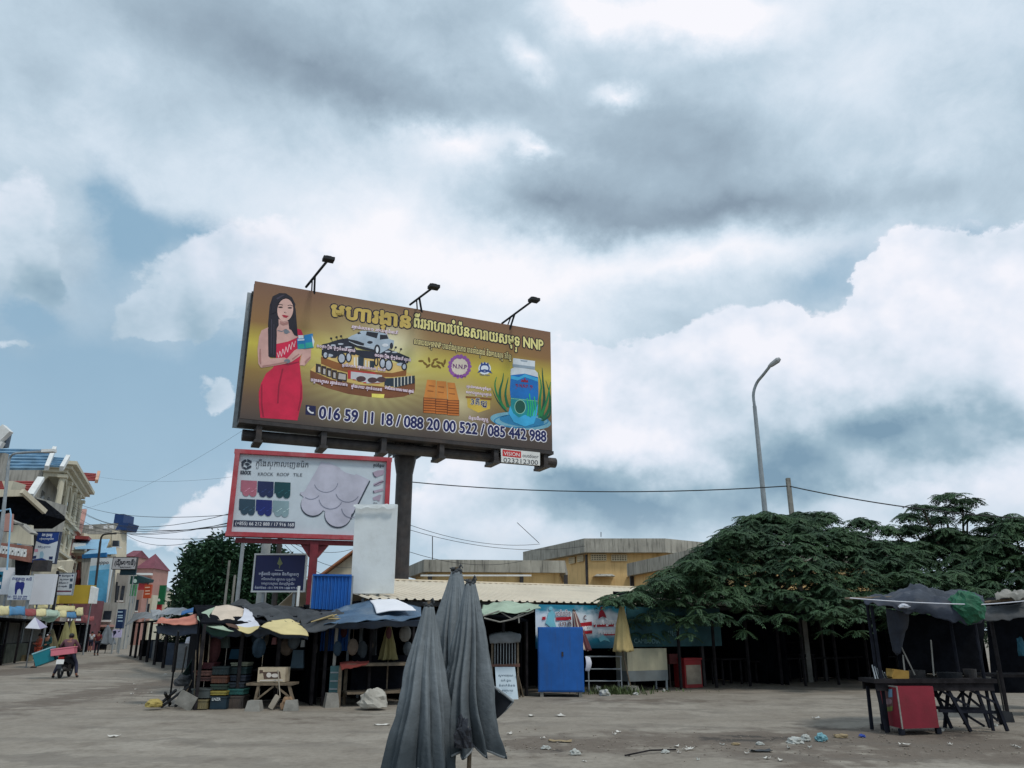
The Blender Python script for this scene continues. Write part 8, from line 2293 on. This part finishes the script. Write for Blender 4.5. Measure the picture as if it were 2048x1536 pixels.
m_par = parasol_cloth('grey_parasol_cloth', (1.0, 1.7, .78))
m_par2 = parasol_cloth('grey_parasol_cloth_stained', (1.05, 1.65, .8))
def fold2(label, apex, hem, foot, prof, nlob, seed, mat, sharp=1.0, hemdrop=.12, nu=220, nv=64):
    """a closed parasol close by: heavy hanging folds, seams and a trimmed hem"""
    apex, hem, foot = V(apex), V(hem), V(foot)
    o = thing('closed_parasol', (foot.x, foot.y, 0), label, 'parasol')
    rnd = random.Random(seed)
    lobes = []
    th = rnd.uniform(0, 1)
    for i in range(nlob):
        lobes.append((th, rnd.uniform(.5, 1.15), rnd.uniform(.07, .25)))
        th += 2 * pi / nlob * rnd.uniform(.75, 1.25)
    L = (apex - hem).length
    rows = []
    for k in range(nv + 1):
        t = k / nv
        c_ = apex.lerp(hem, t) + V((noise.noise(V((seed, t * 2.2, 0))), 0, 0)) * .035 * t
        i_ = t * (len(prof) - 1)
        j = min(int(i_), len(prof) - 2)
        R0 = prof[j] + (prof[j + 1] - prof[j]) * (i_ - j)
        row = []
        for i in range(nu + 1):
            a = 2 * pi * (i % nu) / nu
            best = .0
            for (l0, amp, wd) in lobes:
                d = (a - l0 - .42 * t * noise.noise(V((l0, seed, t * 1.5))) + pi) % (2 * pi) - pi
                v = amp * max(0, 1 - abs(d) / (wd * 2.4)) ** 1.35
                best = max(best, v)
            dep = .60 * min(1, .25 + t * 1.6)
            R = R0 * (1 - dep + dep * best)
            R *= 1 + .07 * noise.noise(V((cos(a) * 2, sin(a) * 2, t * 4 + seed))) + .025 * noise.noise(V((cos(a) * 9, sin(a) * 9, t * 5 + seed)))
            R += (.004 + .012 * t) * noise.noise(V((cos(a) * 5, sin(a) * 5, t * 7))) + .012 * (abs(noise.noise(V((cos(a) * 7 + seed, sin(a) * 7, t * 1.1)))) - .25)
            cut = hemdrop * t ** 5 * (.55 - best + .5 * noise.noise(V((cos(a) * 2.2, sin(a) * 2.2, seed * 3))))
            row.append(c_ + V((cos(a) * R, sin(a) * R, cut * L)))
        rows.append(row)
    mk('canopy', MB().grid(rows), mat, o, True, .006)
    hm = MB()
    hm.tube([rows[-1][i] + V((0, 0, .012)) for i in range(0, nu + 1, 2)], .011, 5)
    mk('hem', hm, M('frayed_hem', (.24, .26, .275), .85, .15, 8, .1), o)
    mk('pole', MB().tube([foot - V((0, 0, .05)), hem, apex + (apex - hem).normalized() * .05], .019, 8), m_wood, o)
    tb_ = MB()
    for k in range(11):
        a = k * .61 + seed
        tb_.ball(apex + V((cos(a) * prof[0] * .75, sin(a) * prof[0] * .75, .014 * (k % 4) - .01)), prof[0] * .5, 7, 5, (1, 1, .7))
    for s_ in (-1, 1):
        tb_.tube([apex + V((.02 * s_, -.01, .02)), apex + V((prof[0] * .9 * s_, -.03, .05 + .02 * s_)), apex + V((prof[0] * 1.3 * s_, -.04, .035))], [.012, .010, .006], 5)
    mk('tied_top', tb_, m_darktarp, o)
    mk('base', MB().tube([(foot.x, foot.y, 0), (foot.x, foot.y, .12), (foot.x, foot.y, .13)], [.24, .22, .1], 16), m_conc, o)
    return o


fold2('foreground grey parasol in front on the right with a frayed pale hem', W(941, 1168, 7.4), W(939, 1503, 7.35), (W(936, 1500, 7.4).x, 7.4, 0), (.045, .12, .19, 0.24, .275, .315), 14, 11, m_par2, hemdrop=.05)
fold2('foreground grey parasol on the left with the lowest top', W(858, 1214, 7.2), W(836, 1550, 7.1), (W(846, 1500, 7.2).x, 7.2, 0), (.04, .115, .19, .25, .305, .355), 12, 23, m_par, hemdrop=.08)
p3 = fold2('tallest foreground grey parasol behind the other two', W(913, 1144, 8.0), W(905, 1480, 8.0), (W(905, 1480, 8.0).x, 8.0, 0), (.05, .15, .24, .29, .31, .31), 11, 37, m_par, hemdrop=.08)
fl = [[W(984, 1372, 8.0), W(1000, 1384, 7.9), W(1026, 1404, 7.85)], [W(982, 1400, 8.0), W(1000, 1408, 7.9), W(1022, 1412, 7.85)], [W(980, 1440, 8.0), W(992, 1436, 7.9), W(1000, 1430, 7.88)]]
mk('loose_flap', cloth(fl, 10, 10, .02, 4, 3), M('black_lining', (.012, .014, .02), .8, .2, 4, .1), p3, True, .012)
mk('flap_hem', MB().tube([W(984, 1371, 7.98), W(1000, 1382, 7.88), W(1027, 1403, 7.83)], .012, 6).tube([W(1027, 1403, 7.83), W(1012, 1420, 7.86), W(994, 1436, 7.9)], .008, 5), M('frayed_hem', None), p3)
bn_ = lump('tied_bundle', 926, 1478, 30, 56, 7.0, M('black_plastic', (.02, .022, .03), .35, .3, 6, .8, 20), 'black plastic bundle tied at the front of the grey parasols', 'bundle', 44, .7, None, .75)
bn_.location.z = W(926, 1496, 7.0).z
# ------------------------------------------------------------ litter on the ground
m_bag = M('plastic_bag', C(196, 198, 192, .78), .45, .08, 9, .4, 25, grime=.3, gcol=(.3, .3, .28))
m_bagb = M('teal_plastic_bag', C(120, 170, 180, .85), .45, .15, 9, .4, 25)
m_paper = M('paper_scrap', C(216, 212, 204, .88), .8, .06, 9, .1)
m_card = M('tan_card', C(176, 156, 122, .7), .85, .1, 9, .1)


def bag(px, py, w, h, mat, label, seed, group=None):
    p = G(px, py)
    return lump('plastic_bag', px, py, w * .72, h * .72, p.y, mat, label, 'litter', seed, .9, group, .5)


def scrap(px, py, w, d, mat, label, seed, group=None):
    p = G(px, py)
    ww = w / FPX * p.y * .96
    rnd = random.Random(seed)
    ang = rnd.uniform(-.5, .5)
    rows = []
    for i in range(4):
        row = []
        for j in range(5):
            x, y = (j / 4 - .5) * ww, (i / 3 - .5) * d
            z = .012 + .035 * abs(noise.noise(V((x * 9, y * 9, seed)))) + (.03 if (i in (0, 3) and j in (0, 4)) else 0) * rnd.random()
            row.append(V((p.x + x * cos(ang) - y * sin(ang), p.y + x * sin(ang) + y * cos(ang), z)))
        rows.append(row)
    return one('paper_scrap', MB().grid(rows), mat, label, 'litter', group, solid=.004)


bag(1150, 1510, 28, 16, m_bag, 'white plastic bag on the dirt right of the grey parasols', 1)
bag(1092, 1498, 24, 10, m_bag, 'torn pale bag beside the tan card strip', 2)
scrap(1120, 1484, 44, .12, m_card, 'tan card strip on the dirt right of the grey parasols', 3)
bag(1331, 1506, 20, 9, m_bag, 'small white bag by a dark twig on the dirt', 4)
one('twig', MB().tube([G(1250, 1514) + V((0, 0, .02)), G(1300, 1508) + V((0, 0, .05)), G(1352, 1502) + V((0, 0, .02))], .012, 5), m_darkwood, 'dark twig lying on the dirt', 'twig')
scrap(1377, 1500, 22, .06, m_paper, 'narrow white scrap right of the dark twig', 5)
bag(1590, 1486, 42, 17, m_bag, 'pair of white bags crumpled on the dark damp dirt', 6)
bag(1612, 1482, 22, 18, m_bag, 'upright white bag on the dark damp dirt', 7)
bag(1643, 1482, 28, 22, m_bagb, 'pale teal bag on the dark damp dirt', 8)
bag(1725, 1474, 18, 8, M('blue_wrapper', C(50, 80, 170, .85), .4, .1, 9, .2), 'small blue and white wrapper left of the red cart', 9)
bag(1682, 1474, 34, 9, m_card, 'brown husk on the dirt left of the red cart', 10)
scrap(1810, 1491, 18, .12, m_paper, 'pale scrap in front of the red cabinet', 11)
scrap(1522, 1503, 40, .16, m_darktarp, 'flat dark rag on the dirt', 12)
bag(1520, 1490, 20, 9, m_bag, 'pale scrap bag beside the flat dark rag', 13)
bag(1472, 1490, 22, 7, m_card, 'tan husk left of the flat dark rag', 14)
scrap(1120, 1432, 14, .2, m_paper, 'white paper on the clean ground before the blue cabinet', 15)
scrap(1063, 1432, 10, .2, m_paper, 'white scrap near the leaning notice', 16)
scrap(1633, 1437, 14, .1, m_paper, 'white scrap in the middle of the open ground', 17)
scrap(228, 1474, 16, .16, m_paper, 'white scrap alone on the road at the left', 18)
scrap(764, 1451, 30, .1, m_paper, 'pale strip left of the grey parasols', 19)
bag(1210, 1392, 26, 18, m_bag, 'heap of white rags in the weeds by the railing', 20)
bag(1196, 1384, 20, 16, m_bag, 'white rag heap behind the weeds by the railing', 21)
bag(1272, 1390, 14, 7, m_bag, 'small white bag before the beige cabinet', 22)
bag(1328, 1383, 8, 7, m_bag, 'tiny white bag at the right leg of the beige cabinet', 23)
bag(1880, 1462, 22, 8, m_bag, 'dull white bag under the cart table', 24)
bag(1990, 1452, 14, 7, m_bag, 'white litter beside the broom', 25)
bag(1775, 1458, 12, 18, m_bag, 'white bag behind the foot of the red cabinet', 26)
rl_ = random.Random(12)
grp, lab = 'tiny scraps scattered over the ground', 'tiny pale scrap of litter lying on the dusty ground'
for k in range(34):
    x, y = (rl_.uniform(1000, 2040), rl_.uniform(1465, 1530)) if k < 18 else (rl_.uniform(240, 420), rl_.uniform(1300, 1400)) if k < 36 else (rl_.uniform(20, 1700), rl_.uniform(1425, 1500))
    scrap(x, y, rl_.uniform(4, 10), rl_.uniform(.04, .1), rl_.choice((m_paper, m_paper, m_bag)), lab, 100 + k, grp)
# pebbles and clods along the strip of bare earth
pb_ = MB()
for k in range(520):
    if k < 380: p = G(rl_.uniform(1000, 2048), rl_.gauss(1490, 16))
    else: p = G(rl_.uniform(230, 420), rl_.uniform(1300, 1410))
    r_ = rl_.uniform(.006, .018)
    pb_.ball((p.x, p.y, r_ * .3), r_, 5, 3, (rl_.uniform(.8, 1.4), 1, .7))
tag(mk('pebbles', pb_, M('earth_clod', (.24, .205, .17), .95, .3, 5, .2)), 'loose pebbles and clods on the strip of bare earth', 'pebbles', kind='stuff')
bpy.data.objects.remove(_fo)
